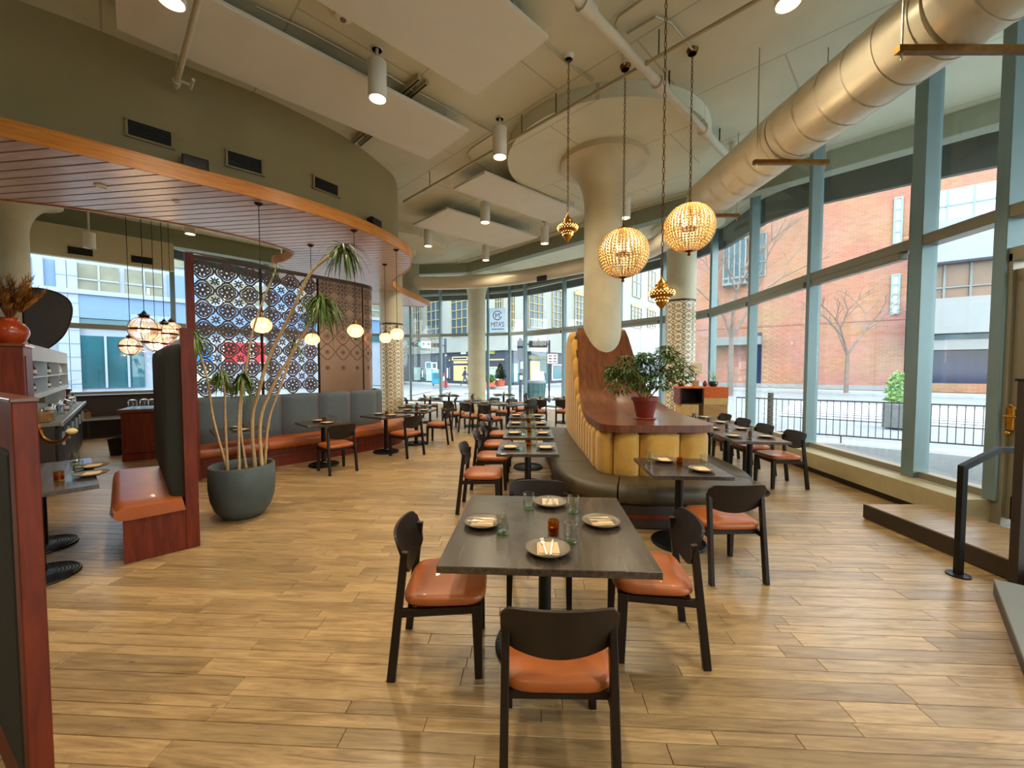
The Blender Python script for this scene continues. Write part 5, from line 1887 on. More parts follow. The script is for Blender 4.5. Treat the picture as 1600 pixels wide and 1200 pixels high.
# four-seat table in the foreground
BIG = 'large square four-seat table'
TB_BIG.put((.2, 2.37, 0), math.radians(-3.3), 'large square dark wood table with four chairs drawn up', 'pedestal tables')
for px, py, rz, who in ((755, 817, 1.45, 'planter side of the large square table'), (860, 786, 3.05, 'bench-row side of the large square table'),
                        (939, 816, 1.62, 'window side of the large square table'), (856, 859, -.05, 'open-floor side of the large square table')):
    p = at(px, py, ZT + .01)
    place(p.x, p.y, rz, who, True)
for px, py, who in ((826, 795, 'beside the plate facing the row of small tables'), (785, 834, 'beside the plate nearest the potted dracaena'), (896, 800, 'next to the plate nearest the glass front'), (892, 847, 'between the amber votive and the open-floor plate')):
    p = at(px, py, ZT)
    TU.put((p.x, p.y, ZT), 0, 'clear tumbler on the large square table, ' + who, GT)
p = at(865, 834, ZT)
VO.put((p.x, p.y, ZT), 0, 'amber votive on the large square table', GV)
chair(.19, 1.74, -1, 'dark wood chair with its back to the open floor at the large square table')
chair(-.38, 2.32, -88, 'dark wood chair at the large square table on the side of the potted dracaena')
chair(.84, 2.42, 84, 'dark wood chair at the large square table on the glass front side')
chair(.2, 2.91, 177, 'dark wood chair at the large square table, back toward the row of small tables')

def small(x, y, rz, td, covers, extra=True, cups=None):
    """two-seat table with its covers; covers: list of (local x, local y, turn, side)"""
    a = math.radians(rz)
    TB_S.put((x, y, 0), a, 'small square dark wood ' + td, 'pedestal tables')
    for n_, (lx, ly, tr, side) in enumerate(covers):
        dx, dy = rot2(lx, ly, a)
        place(x + dx, y + dy, a + tr, '%s of the %s' % (side, td))
        gx, gy = rot2(*((lx * .36, -.16 if lx < 0 else .14) if abs(lx) > abs(ly) else (.16, ly * .36)), a) if cups is None else rot2(*cups[n_], a)
        TU.put((x + gx, y + gy, ZT), 0, 'clear tumbler, %s of the %s' % (side, td), GT)
    if extra:
        VO.put((x + .01, y + .02, ZT), 0, 'amber votive on the ' + td, GV)

NTH = ('nearest', 'second', 'third', 'farthest')
def nth(i, kind, ref):
    return '%s %s %s' % (kind, ('nearest', '', '', 'farthest from')[i], ref) if i in (0, 3) else '%s %s from %s' % (NTH[i], kind, ref)
for i, (x, y) in enumerate(((.19, 4.70), (.24, 5.73), (.275, 6.73), (.30, 7.88))):
    td = nth(i, 'mustard-bench table', 'the large table')
    small(x, y, -2.95, td, ((-.21, -.04, PI / 2, 'chair side'), (.21, -.04, PI / 2, 'bench side')))
    cx = (-.34, -.27, -.235, -.20)[i]; cy = (4.75, 5.68, 6.6, 7.65)[i]
    chair(cx, cy, -90 - 3, 'dark wood chair at the ' + td)

small(1.62, 3.80, -3, 'table at the mustard bench nose', ((-.08, .2, PI, 'bench side'), (.14, -.16, 0, 'chair side')), cups=((-.25, .14), (.24, .03)))
chair(1.77, 3.33, 2, 'dark wood chair at the nose of the mustard bench')
for i, (x, y) in enumerate(((3.27, 5.42), (3.34, 6.13), (3.41, 6.84), (3.48, 7.55))):
    td = nth(i, 'joined window table', 'the entrance')
    small(x, y, -6, td, ((-.21, .0, PI / 2, 'bench side'), (.21, .0, PI / 2, 'window side')))
    chair((3.86, 3.87, 3.94, 4.0)[i], (5.72, 6.42, 7.14, 7.86)[i], 88, 'dark wood chair at the ' + td)

# tables along the blue banquette under the screen
for i, (x, y, rz, cx, cy, cf) in enumerate(((-4.22, 6.12, 42, -4.02, 5.62, 42), (-3.3, 6.9, 45, -2.92, 6.53, 47), (-2.55, 7.98, 55, -2.08, 7.69, 58), (-2.15, 8.85, 80, -1.68, 8.97, 86))):
    td = nth(i, 'blue-bench table', 'the big planter')
    small(x, y, rz, td, ((0, .2, PI, 'bench side'), (0, -.2, 0, 'chair side')))
    if i: chair(cx, cy, cf, 'dark wood chair at the ' + td)
small(-2.4, 9.95, 85, 'table past the round blue bench end', ((0, .2, PI, 'bench side'), (0, -.2, 0, 'floor side')))

# far group of three joined tables standing at 45 degrees
for i, (x, y) in enumerate(((-1.15, 11.52), (-.62, 10.99), (-.09, 10.46))):
    td = ('diagonal table nearest the canopy tip', 'middle diagonal table', 'diagonal table nearest the mustard bench')[i]
    small(x, y, -45, td, ((-.0, .2, PI, 'column side'), (0, -.2, 0, 'floor side')))
    chair(x - .45, y - .45, -45, 'dark wood chair on the floor side of the ' + td)
    chair(x + .45, y + .45, 135, 'dark wood chair on the column side of the ' + td)
chair(.33, 9.88, 40, 'dark wood chair at the short end of the diagonal tables')
small(-2.55, 12.3, 10, 'table beside the tiled canopy column', ((-.2, 0, PI / 2, 'column side'), (.2, 0, PI / 2, 'floor side')))
chair(-3.03, 12.22, -80, 'dark wood chair between the tiled canopy column and its table')
chair(-2.0, 12.4, 100, 'dark wood chair on the floor side of the table beside the tiled canopy column')
small(-2.2, 13.8, 10, 'table deepest behind the tiled canopy column', ((-.2, 0, PI / 2, 'canopy side'), (.2, 0, PI / 2, 'floor side')))
chair(-1.62, 13.9, 100, 'dark wood chair on the floor side of the deepest table')
chair(-2.78, 13.7, -80, 'dark wood chair on the canopy side of the deepest table')
for i, (x, y) in enumerate(((.86, 12.2), (1.6, 12.3))):
    td = '%s table of the pair behind the mustard bench' % ('column-side', 'window-side')[i]
    small(x, y, -8, td, ((-.2, 0, PI / 2, 'open side'), (.2, 0, PI / 2, 'glass side')))
chair(.28, 12.28, -98, 'dark wood chair at the open end of the pair behind the mustard bench')
chair(.8, 11.62, -8, 'dark wood chair facing the column-side table of the pair behind the mustard bench')
chair(1.52, 11.72, -8, 'dark wood chair facing the window-side table of the pair behind the mustard bench')
small(-.3, 14.2, 10, 'lone table by the far glass', ((-.2, 0, PI / 2, 'column side'), (.2, 0, PI / 2, 'window side')))
chair(.28, 14.3, 100, 'dark wood chair at the lone table by the far glass')

# ------------------------------------------------------------------ upholstery builders
def loft(path, s0, s1, section, step=.08):
    """closed cross-section (offset to the right of travel, z) swept along a path"""
    n = max(2, int((s1 - s0) / step))
    rows = []
    for i in range(n + 1):
        s = lerp(s0, s1, i / n)
        p, q = path.pos(s), path.nor(s)
        sec = section(s, i / n) if callable(section) else section
        rows.append([(p.x + q.x * o, p.y + q.y * o, z) for o, z in sec])
    m = MB(); m.grid(rows, closed=True)
    k = len(rows[0])
    m.add(rows[0], [tuple(range(k))[::-1]]); m.add(rows[-1], [tuple(range(k))])
    return m

def channel(path, s0, s1, z0, ztop, bulge, back=.0, arch=.05, g=.004):
    """one upright stuffed channel"""
    nu, nv = 8, 14
    rows = []
    for i in range(nv + 1):
        v = i / nv
        r = []
        for j in range(nu + 1):
            u = -1 + 2 * j / nu
            s = lerp(s0 + g, s1 - g, (u + 1) / 2)
            p, q = path.pos(s), path.nor(s)
            zt = ztop(p) - arch * abs(u) ** 2.5
            vv = 1 - (1 - v) ** 1.6
            z = lerp(z0, zt, vv)
            dt = max(0.0, 1 - (zt - z) / .10)
            db = max(0.0, 1 - (z - z0) / .05)
            f = math.sqrt(max(0, 1 - dt ** 2.2)) * math.sqrt(max(0, 1 - .5 * db ** 2))
            o = back + bulge * (max(0.0, 1 - abs(u) ** 3.2)) ** .5 * f
            r.append((p.x + q.x * o, p.y + q.y * o, z))
        rows.append(r)
    m = MB(); m.grid(rows)
    # closed rear
    rear = []
    for i in (0, nv):
        r = []
        for j in range(nu + 1):
            u = -1 + 2 * j / nu
            s = lerp(s0 + g, s1 - g, (u + 1) / 2); p, q = path.pos(s), path.nor(s)
            r.append((p.x + q.x * (back - .03), p.y + q.y * (back - .03), rows[i][j][2]))
        rear.append(r)
    m.grid([rows[-1], rear[1]]); m.grid([rear[1], rear[0]]); m.grid([rear[0], rows[0]])
    m.grid([[r[0] for r in (rows[0],)] + [], [rear[0][0]]]) if False else None
    return m

# ------------------------------------------------------------------ mustard banquette wrapped round the column
mbq = thing('mustard_banquette', 'curved banquette with mustard channel-tufted back and olive seats built round the concrete column', 'bench', (0, 0, 0))
PROF = [(4.0, 1.05), (5.4, 1.05), (5.8, 1.10), (6.2, 1.22), (6.5, 1.42), (6.75, 1.72), (6.92, 1.98), (7.08, 2.24), (7.2, 2.38), (7.35, 2.45), (7.6, 2.45), (8.3, 2.3)]
def ledge_z(Y):
    for (y0, z0), (y1, z1) in zip(PROF, PROF[1:]):
        if Y <= y1:
            t_ = max(0, (Y - y0) / (y1 - y0)); return lerp(z0, z1, t_)
    return PROF[-1][1]
BQ = Path(spline([(1.2, 8.3, 0), (1.14, 7.4, 0), (1.12, 6.4, 0), (1.11, 5.5, 0), (1.10, 4.95, 0), (1.15, 4.70, 0), (1.38, 4.60, 0), (1.68, 4.585, 0), (2.0, 4.60, 0), (2.24, 4.72, 0), (2.31, 5.0, 0), (2.31, 5.6, 0), (2.17, 6.4, 0), (1.99, 7.4, 0), (1.95, 8.3, 0)], 8))
# core
co = [(p.x, p.y) for p in BQ.p]
mcore = MB()
ys = [4.72 + .12 * i for i in range(30)]
rows = []
for Y in ys:
    xl = 1.13 if Y > 5.0 else lerp(1.45, 1.13, ((Y - 4.72) / .28) ** .5)
    xr = min(2.29, 2.29 - .36 * max(0, (Y - 5.5) / 1.9)) if Y > 5.05 else lerp(1.9, 2.29, ((Y - 4.72) / .33) ** .5)
    zt = ledge_z(Y) - .09
    rows.append([(xl, Y, .02), (xl, Y, zt), (xr, Y, zt), (xr, Y, .02)])
mcore.grid(rows, closed=True); mcore.add(rows[0], [(0, 1, 2, 3)]); mcore.add(rows[-1], [(3, 2, 1, 0)])
mcore.build('core', 'base_dark', mbq)
# channels: narrow along the sides, wide round the nose
def topz(p): return ledge_z(p.y) - .075
s = 0.0
edges = [0.0]
while edges[-1] < BQ.L - .1:
    p = BQ.pos(edges[-1])
    wdt = .225
    if p.y < 5.05: wdt = .47 if 1.3 < p.x < 2.1 else .30
    edges.append(min(BQ.L, edges[-1] + wdt))
for a, b_ in zip(edges, edges[1:]):
    if b_ - a > .08:
        channel(BQ, a, b_, .43, topz, .085 if b_ - a < .3 else .10).build('back_channel', 'velvet_mustard', mbq, smooth=True, angle=75)
# wooden ledge
LY = [4.47, 4.475, 4.49, 4.52, 4.56, 4.62, 4.70, 4.8, 4.95, 5.2, 5.4, 5.6, 5.8, 6.0, 6.2, 6.35, 6.5, 6.62, 6.75, 6.84, 6.92, 7.0, 7.08, 7.14, 7.2, 7.28, 7.36, 7.46]
top, bot = [], []
NX = 14
for i, Y in enumerate(LY):
    f = math.sqrt(max(0.0, 1 - max(0.0, (4.75 - Y) / .285) ** 3.2))
    xl, xr = lerp(1.30, 1.03, f), lerp(2.05, 2.37, f)
    k = max(0, (Y - 5.5) / 1.9); xl += .17 * k ** 1.3; xr -= .36 * k
    if Y > 7.2: k = (Y - 7.2) / .26; xl += .1 * k ** 2; xr -= .12 * k ** 2
    e = .02
    z = ledge_z(Y); sl = (ledge_z(Y + e) - ledge_z(Y - e)) / (2 * e)
    nrm = Vector((0, -sl, 1)).normalized()
    tr, brw = [], []
    for j in range(NX + 1):
        x = lerp(xl, xr, j / NX)
        tr.append((x, Y, z)); q = Vector((x, Y, z)) - nrm * .085
        brw.append((q.x, q.y, q.z))
    top.append(tr); bot.append(brw)
m = MB(); m.grid(top); m.grid([r[::-1] for r in bot])
m.grid([top[0][::-1], bot[0][::-1]]); m.grid([top[-1], bot[-1]])
m.grid([[r[0] for r in top], [r[0] for r in bot]]); m.grid([[r[-1] for r in top][::-1], [r[-1] for r in bot][::-1]])
lo = m.build('ledge', 'walnut', mbq, smooth=True, angle=40)
resharp(lo, 38)
# seat cushions and base
SEC = [(-.02, .27), (.50, .27), (.545, .29), (.57, .34), (.565, .41), (.53, .45), (.47, .462), (.05, .455), (-.02, .44)]
SEC0 = [(-.02, 0), (.47, 0), (.49, .02), (.49, .25), (.47, .27), (-.02, .27)]
cutsS = [0.0]
tot = BQ.L
for w_ in (1.0, 1.0, .95): cutsS.append(cutsS[-1] + w_)
# nose pieces split where the seams show
sn_ = [q for q in range(int(BQ.L * 100))]
s_c1 = min(sn_, key=lambda q: (BQ.pos(q / 100) - Vector((1.30, 4.70))).length) / 100
s_c2 = min(sn_, key=lambda q: (BQ.pos(q / 100) - Vector((2.15, 4.80))).length) / 100
s_c0 = min(sn_, key=lambda q: (BQ.pos(q / 100) - Vector((1.115, 5.25))).length + (0 if q / 100 < BQ.L / 2 else 9)) / 100
cutsS = [x for x in cutsS if x < s_c0 - .3] + [s_c0, s_c1, s_c2]
while cutsS[-1] < BQ.L - 1.2: cutsS.append(cutsS[-1] + 1.0)
cutsS.append(BQ.L)
for a, b_ in zip(cutsS, cutsS[1:]):
    loft(BQ, a + .004, b_ - .004, SEC, .05).build('seat_cushion', 'seat_olive', mbq, smooth=True, angle=50)
loft(BQ, 0, BQ.L, SEC0, .05).build('base', 'base_dark', mbq, smooth=True, angle=40)
loft(BQ, 0, BQ.L, [(.485, .12), (.505, .12), (.505, .16), (.485, .16)], .05).build('base_rail', 'mahogany', mbq, smooth=True, angle=40)

# ------------------------------------------------------------------ blue banquette and the pierced screen behind it
LBp = [(-5.22, 6.40, 0), (-4.95, 6.67, 0), (-4.38, 7.28, 0), (-3.85, 7.9, 0), (-3.38, 8.48, 0), (-3.13, 8.95, 0), (-3.2, 9.32, 0), (-3.55, 9.58, 0), (-4.1, 9.66, 0)]
LB = Path(spline(LBp, 8))
bb = thing('blue_banquette', 'long curved banquette with blue-grey padded back and orange leather seat under the screen', 'bench', (0, 0, 0))
w_ = .62
n = int(LB.L / w_)
for i in range(n):
    a, b_ = LB.L * i / n, LB.L * (i + 1) / n
    channel(LB, a, b_, .46, lambda p: 1.22, .10, .02, .02, .005).build('back_panel', 'fabric_blue', bb, smooth=True, angle=75)
SECL = [(.0, .30), (.60, .30), (.66, .33), (.68, .38), (.66, .45), (.60, .475), (.05, .46), (.0, .44)]
k = 5
for i in range(k):
    a, b_ = LB.L * i / k, LB.L * (i + 1) / k
    loft(LB, a + .003, b_ - .003, SECL, .06).build('seat_cushion', 'leather_orange', bb, smooth=True, angle=50)
loft(LB, 0, LB.L, [(0, 0), (.58, 0), (.58, .30), (0, .30)], .06).build('base', 'mahogany', bb, smooth=True, angle=40)
loft(LB, 0, LB.L, [(.575, .17), (.60, .17), (.60, .21), (.575, .21)], .06).build('base_rail', 'mahogany', bb, smooth=True, angle=40)
loft(LB, 0, LB.L, [(-.03, 0), (.02, 0), (.02, 1.20), (-.03, 1.20)], .06).build('rear_board', 'mahogany', bb, smooth=True, angle=40)

MB().box((.36, .02, .62), (.74, .045, 1.24)).build('end_panel', 'mahogany', bb, bevel=.004, loc=(LB.pos(0).x, LB.pos(0).y, 0), rz=math.atan2(LB.nor(.05).y, LB.nor(.05).x))

scp = thing('metal_screen', 'tall curved bronze metal screen pierced with a quatrefoil lattice behind the blue banquette', 'screen', (0, 0, 0))
ZS0, ZS1 = 1.16, 3.52
SO = -.09                                    # offset behind the bench back
s_start = min([q / 100 for q in range(int(LB.L * 100))], key=lambda q: abs(proj((*(LB.pos(q) + LB.nor(q) * SO), 2.5))[0] - 298))
s_end = LB.L - .25
LSC = s_end - s_start
def scr(s, z, o=0.0):
    ss = s_start + s
    p, q = LB.pos(ss), LB.nor(ss)
    return Vector((p.x + q.x * (SO + o), p.y + q.y * (SO + o), z))
def ribbon(m, pts, w, th=.006, o=0.0, closed=False):
    """flat bar along a polyline drawn on the screen surface"""
    N = len(pts)
    rows = []
    for i in range(N):
        a = pts[(i - 1) % N if closed else max(0, i - 1)]; b_ = pts[(i + 1) % N if closed else min(N - 1, i + 1)]
        d = Vector((b_[0] - a[0], b_[1] - a[1]))
        d = d.normalized() if d.length > 1e-9 else Vector((1, 0))
        nn = Vector((-d.y, d.x)) * w / 2
        q = pts[i]
        rows.append([scr(q[0] + nn.x, q[1] + nn.y, o + th), scr(q[0] - nn.x, q[1] - nn.y, o + th), scr(q[0] - nn.x, q[1] - nn.y, o), scr(q[0] + nn.x, q[1] + nn.y, o)])
    if closed: rows.append(rows[0])
    m.grid(rows, closed=True)
def circ(cx, cz, r, n): return [(cx + r * math.cos(2 * PI * i / n), cz + r * math.sin(2 * PI * i / n)) for i in range(n)]
def quatre(cx, cz, R, n=6):
    """four-lobed outline"""
    P = []
    for k in range(4):
        a0 = PI / 2 * k
        lx, lz = cx + R * .46 * math.cos(a0), cz + R * .46 * math.sin(a0)
        for i in range(n):
            a = a0 - 1.25 + 2.5 * i / (n - 1)
            P.append((lx + R * .54 * math.cos(a), lz + R * .54 * math.sin(a)))
    return P
CW = LSC / round(LSC / .335)
RH = (ZS1 - ZS0 - .1) / 7
ncol = round(LSC / CW)
s_solid = min([i * .02 for i in range(int(LSC / .02))], key=lambda q: abs(proj(scr(q, 2.3))[0] - 484))
ksol = round(s_solid / CW)
pan = [0, round(ksol * .42), ksol, min(ncol, ksol + 3), ncol]
for a, b_ in zip(pan, pan[1:]):
    solid = a >= ksol
    if b_ <= a: continue
    m = MB()
    if solid:
        rows = []
        kk = (b_ - a) * 6
        for i in range(kk + 1):
            s = lerp(a * CW, b_ * CW, i / kk)
            rows.append([scr(s, ZS0, -.004), scr(s, ZS1, -.004), scr(s, ZS1, 0), scr(s, ZS0, 0)])
        m.grid(rows, closed=True)
        sheet = m.build('panel_sheet', 'screen_sheet', scp, smooth=True)
        m = MB()
    for c in range(a, b_):
        for r in range(7):
            cx, cz = (c + .5) * CW, ZS0 + .06 + (r + .5) * RH
            R = .5 * min(CW, RH) * .96
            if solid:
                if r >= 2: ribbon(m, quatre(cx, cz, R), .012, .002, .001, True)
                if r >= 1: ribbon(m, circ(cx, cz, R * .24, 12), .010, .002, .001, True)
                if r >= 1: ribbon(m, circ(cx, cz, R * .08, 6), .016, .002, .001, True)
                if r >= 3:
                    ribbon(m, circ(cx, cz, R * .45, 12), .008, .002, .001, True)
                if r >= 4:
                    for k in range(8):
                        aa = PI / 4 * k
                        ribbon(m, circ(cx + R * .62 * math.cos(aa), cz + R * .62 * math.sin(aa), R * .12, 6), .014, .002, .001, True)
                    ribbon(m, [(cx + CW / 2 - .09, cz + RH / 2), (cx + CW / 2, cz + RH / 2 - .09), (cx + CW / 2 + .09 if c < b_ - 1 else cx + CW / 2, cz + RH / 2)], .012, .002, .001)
            else:
                ribbon(m, quatre(cx, cz, R * 1.02), .027, .006, 0, True)
                ribbon(m, quatre(cx, cz, R * .78), .022, .006, 0, True)
                ribbon(m, circ(cx, cz, R * .26, 10), .02, .006, 0, True)
                for k in range(8):
                    aa = PI / 4 * k
                    ribbon(m, [(cx + R * .1 * math.cos(aa), cz + R * .1 * math.sin(aa)), (cx + R * .72 * math.cos(aa), cz + R * .72 * math.sin(aa))], .017, .006)
                    ab = aa + PI / 8
                    ribbon(m, circ(cx + R * .5 * math.cos(ab), cz + R * .5 * math.sin(ab), R * .15, 6), .016, .006, 0, True)
                # star in the gap between four lobes
                gx, gz = cx + CW / 2, cz + RH / 2
                if c < b_ - 1 and r < 6:
                    ribbon(m, circ(gx, gz, R * .17, 8), .02, .006, 0, True)
                    for k in range(4):
                        aa = PI / 4 + PI / 2 * k
                        ribbon(m, [(gx + R * .1 * math.cos(aa), gz + R * .1 * math.sin(aa)), (gx + R * .5 * math.cos(aa), gz + R * .5 * math.sin(aa))], .026, .006)
                        aa = PI / 2 * k
                        ribbon(m, [(gx + R * .17 * math.cos(aa), gz + R * .17 * math.sin(aa)), (gx + R * .44 * math.cos(aa), gz + R * .44 * math.sin(aa))], .018, .006)
    if solid: m.build('painted_slot_shade', 'screen_slot_shade', sheet)  # raised dark ribbons on uncut sheet, painting the darkness inside slots
    else: m.build('lattice_panel', 'screen_bronze', scp)
    # upright between panels
    q0, q1 = scr(b_ * CW - .001, ZS0), scr(b_ * CW - .001, ZS1)
    MB().bar(q0, q1, .035, .03).build('upright', 'screen_bronze', scp)
for z, h in ((ZS1 - .01, .07), (ZS0 + .02, .05)):
    rows = []
    for i in range(61):
        s = LSC * i / 60
        rows.append([scr(s, z - h / 2, -.015), scr(s, z + h / 2, -.015), scr(s, z + h / 2, .02), scr(s, z - h / 2, .02)])
    m = MB(); m.grid(rows, closed=True); m.build('frame_rail', 'screen_bronze', scp, smooth=True, angle=40)
q = scr(0, 0)
ta = math.atan2(LB.tan(s_start).y, LB.tan(s_start).x)
MB().box((q.x, q.y, 1.78), (.11, .12, 3.56), rz=ta).build('end_post', 'mahogany', scp, bevel=.005)

# ------------------------------------------------------------------ leaf helpers
def strap_leaf(m, p, d, L, w, droop, n=4, rg_=rng):
    """arching strap leaf"""
    d = d.normalized()
    side = d.cross(Vector((0, 0, 1)))
    side = side.normalized() if side.length > .05 else Vector((1, 0, 0))
    rows = []
    q = p.copy(); v = d.copy()
    for i in range(n + 1):
        t_ = i / n
        ww = w * (1 - t_) ** .7 * (.5 + .5 * min(1, t_ * 5))
        rows.append([q - side * ww / 2, q + Vector((0, 0, -ww * .15)), q + side * ww / 2])
        v = (v + Vector((0, 0, -droop / n))).normalized()
        q = q + v * L / n
    m.grid(rows)
def tuft(c, n, L, w, seed, droop=1.6, up=.4, lo=-.5):
    m = MB(); rg_ = random.Random(seed)
    for i in range(n):
        a = rg_.uniform(0, 2 * PI)
        e = rg_.uniform(lo, 1.2) * up
        d = Vector((math.cos(a), math.sin(a), e + .35))
        strap_leaf(m, Vector(c) + Vector((0, 0, rg_.uniform(-.06, .06))), d, L * rg_.uniform(.7, 1.15), w, droop * rg_.uniform(.7, 1.3))
    return m

# ------------------------------------------------------------------ tall dracaena in its planter
pb = Vector((-3.10, 4.52, 0))
t = thing('potted_dracaena', 'tall many-stemmed dracaena in a round slate planter beside the booth', 'plant', tuple(pb))
R, Hh = .325, .60
prof = [(0, 0), (R * .45, 0), (R * .66, .03), (R * .84, .11), (R * .95, .22), (R, .36), (R, Hh - .01), (R - .008, Hh), (R - .03, Hh), (R - .038, Hh - .02), (R - .04, Hh - .1), (0, Hh - .1)]
MB().lathe(prof, 48).build('planter', 'pot_slate', t, smooth=True)
MB().lathe([(0, Hh - .075), (R * .5, Hh - .08), (R - .035, Hh - .095)], 32).build('soil', 'soil', t, smooth=True)
def P4(px, py, dy=0.0):
    q = atY(px, py, pb.y + dy); return q - pb
stems = [
    ([(399, 740, .02), (394, 657, .02), (405, 610, .0), (420, 560, 0), (455, 490, 0), (480, 435, -.02), (500, 412, -.04), (525, 394, -.05), (536, 388, -.05)], .021, .42, 60),
    ([(410, 740, -.06), (407, 657, -.06), (430, 597, -.1), (452, 560, -.12), (480, 512, -.15), (503, 470, -.16)], .019, .46, 90),
    ([(413, 740, .1), (420, 657, .1), (440, 600, .12), (455, 557, .14), (460, 535, .15)], .016, .2, 26),
    ([(357, 740, .05), (334, 657, .08), (325, 597, .1), (312, 552, .12), (300, 524, .12)], .014, .36, 70),
    ([(356, 740, -.1), (352, 657, -.12), (351, 610, -.12), (347, 584, -.12)], .014, .26, 60),
    ([(374, 740, -.14), (373, 657, -.16), (376, 615, -.16), (378, 590, -.16)], .014, .28, 60),
    ([(386, 740, .12), (376, 657, .14), (387, 560, .18), (400, 500, .2), (423, 440, .22), (432, 418, .22)], .013, .16, 22)]
for k, (pts, r, L, n) in enumerate(stems):
    q = spline([P4(*p) for p in pts], 5)
    rs = [r * (1 - .35 * i / (len(q) - 1)) * (1 + .08 * math.sin(i * 1.7)) for i in range(len(q))]
    q[0].z = min(q[0].z, Hh - .12)
    st_ = MB().tube(q, rs, 9).build('cane', 'cane', t, smooth=True)
    tf = tuft(q[-1], n, L, .026 if L > .25 else .018, 20 + k, 3.4, .9)
    if k == 3:                           # this head droops over the top of the booth back instead of through it
        n_, b2 = Vector((-.714, -.70)), Vector((-.70, .714))
        for i_, v_ in enumerate(tf.v):
            w_ = Vector((v_[0] + pb.x + 2.98, v_[1] + pb.y - 3.73))
            if -.09 < w_.dot(n_) < .32 and -.1 < w_.dot(b2) < 1.9 and v_[2] < 2.03:
                tf.v[i_] = (v_[0], v_[1], 2.03 + (v_[2] - 2.03) * .02 + .012)
    tf.build('leaf_head', 'leaf_dracaena', t, smooth=True)

# ------------------------------------------------------------------ ficus on the banquette ledge
c0 = Vector((1.70, 5.06, 1.05))
t = thing('potted_ficus', 'bushy green houseplant in a red clay pot on the banquette ledge', 'plant', tuple(c0))
MB().lathe([(0, 0), (.13, 0), (.135, .012), (.12, .025), (0, .025)], 32).build('saucer', 'pot_terracotta', t, smooth=True)
MB().lathe([(0, .026), (.105, .026), (.155, .24), (.17, .24), (.172, .285), (.158, .285), (.15, .25), (0, .25)], 36).build('pot', 'pot_terracotta', t, smooth=True, angle=30)
MB().lathe([(0, .26), (.15, .255)], 24).build('soil', 'soil', t)
rg2 = random.Random(5)
clusters = [(-.30, .48, .20), (-.14, .58, .2), (-.24, .68, .17), (.02, .66, .17), (.16, .52, .17), (.30, .70, .2), (.40, .58, .16), (.28, .84, .13), (-.05, .48, .15), (-.38, .6, .12), (-.02, .78, .1)]
lm = MB()
for (x, z, r) in clusters:
    y0 = rg2.uniform(-.14, .14)
    st_ = spline([(x * .12, y0 * .2, .25), (x * .35, y0 * .5, .25 + (z - .25) * .45), (x * .8, y0, z - .04)], 5)
    MB().tube(st_, [.011 - .0006 * i for i in range(len(st_))], 6).build('stem', 'cane', t, smooth=True)
    for i in range(210):
        a, h = rg2.uniform(0, 2 * PI), rg2.uniform(-1, 1)
        rr = math.sqrt(1 - h * h) * rg2.random() ** .4
        p = Vector((x + r * rr * math.cos(a), y0 + r * rr * math.sin(a), z + r * .75 * h))
        d = Vector((math.cos(a) + rg2.uniform(-.5, .5), math.sin(a) + rg2.uniform(-.5, .5), rg2.uniform(-.9, .3))).normalized()
        s_ = d.cross(Vector((0, 0, 1))).normalized()
        L = rg2.uniform(.06, .095); w = L * .36
        lm.add([p, p + d * L * .45 - s_ * w / 2, p + d * L + Vector((0, 0, -.012)), p + d * L * .45 + s_ * w / 2], [(0, 1, 2, 3)])
o = lm.build('foliage', 'leaf_ficus', t); o['kind'] = 'stuff'

# ------------------------------------------------------------------ tall booth beside the planter
A_, B_ = Vector((-2.98, 3.73)), Vector((-3.44, 3.42))
rzb = math.atan2(-.70, -.714)
t = thing('booth_bench', 'tall booth bench with orange leather seat, dark channelled back and mahogany end panel', 'bench', (A_.x, A_.y, 0), rzb)
LEN = 1.7                                    # runs towards local -y
MB().prism([(0, -.045), (.10, -.045), (.10, .0), (0, .0)], 0, 2.07).build('end_post', 'mahogany', t, bevel=.004)
MB().box((.31, -.025, .19), (.42, .045, .38)).build('end_panel', 'mahogany', t, bevel=.004)
MB().box((.30, -LEN / 2 - .05, .19), (.40, LEN, .37)).build('base', 'mahogany', t)
MB().box((.035, -LEN / 2 - .05, 1.0), (.05, LEN, 2.0)).build('rear_board', 'mahogany', t)
s_ = MB()
sec = [(.10, .37), (.50, .37), (.57, .385), (.60, .43), (.585, .49), (.53, .52), (.12, .50)]
rows = []
for i in range(25):
    y = lerp(.03, -LEN, i / 24)
    k = min(1, (i + .2) / 2.2) if i < 3 else 1
    sc_ = .955 + .045 * k
    rows.append([(.1 + (x - .1) * sc_, y, .43 + (z - .43) * (.72 + .28 * k)) for x, z in sec])
s_.grid(rows, closed=True); n = len(sec)
s_.add(rows[0], [tuple(range(n))[::-1]]); s_.add(rows[-1], [tuple(range(n))])
s_.build('seat_cushion', 'leather_orange', t, smooth=True, angle=60)
BP = Path([(.10, -LEN - .06), (.10, -.05)])
for i in range(7):
    a, b_ = BP.L * i / 7, BP.L * (i + 1) / 7
    channel(BP, a, b_, .48, lambda p: 1.93, .13, .0, .03).build('back_channel', 'fabric_dark', t, smooth=True, angle=75)

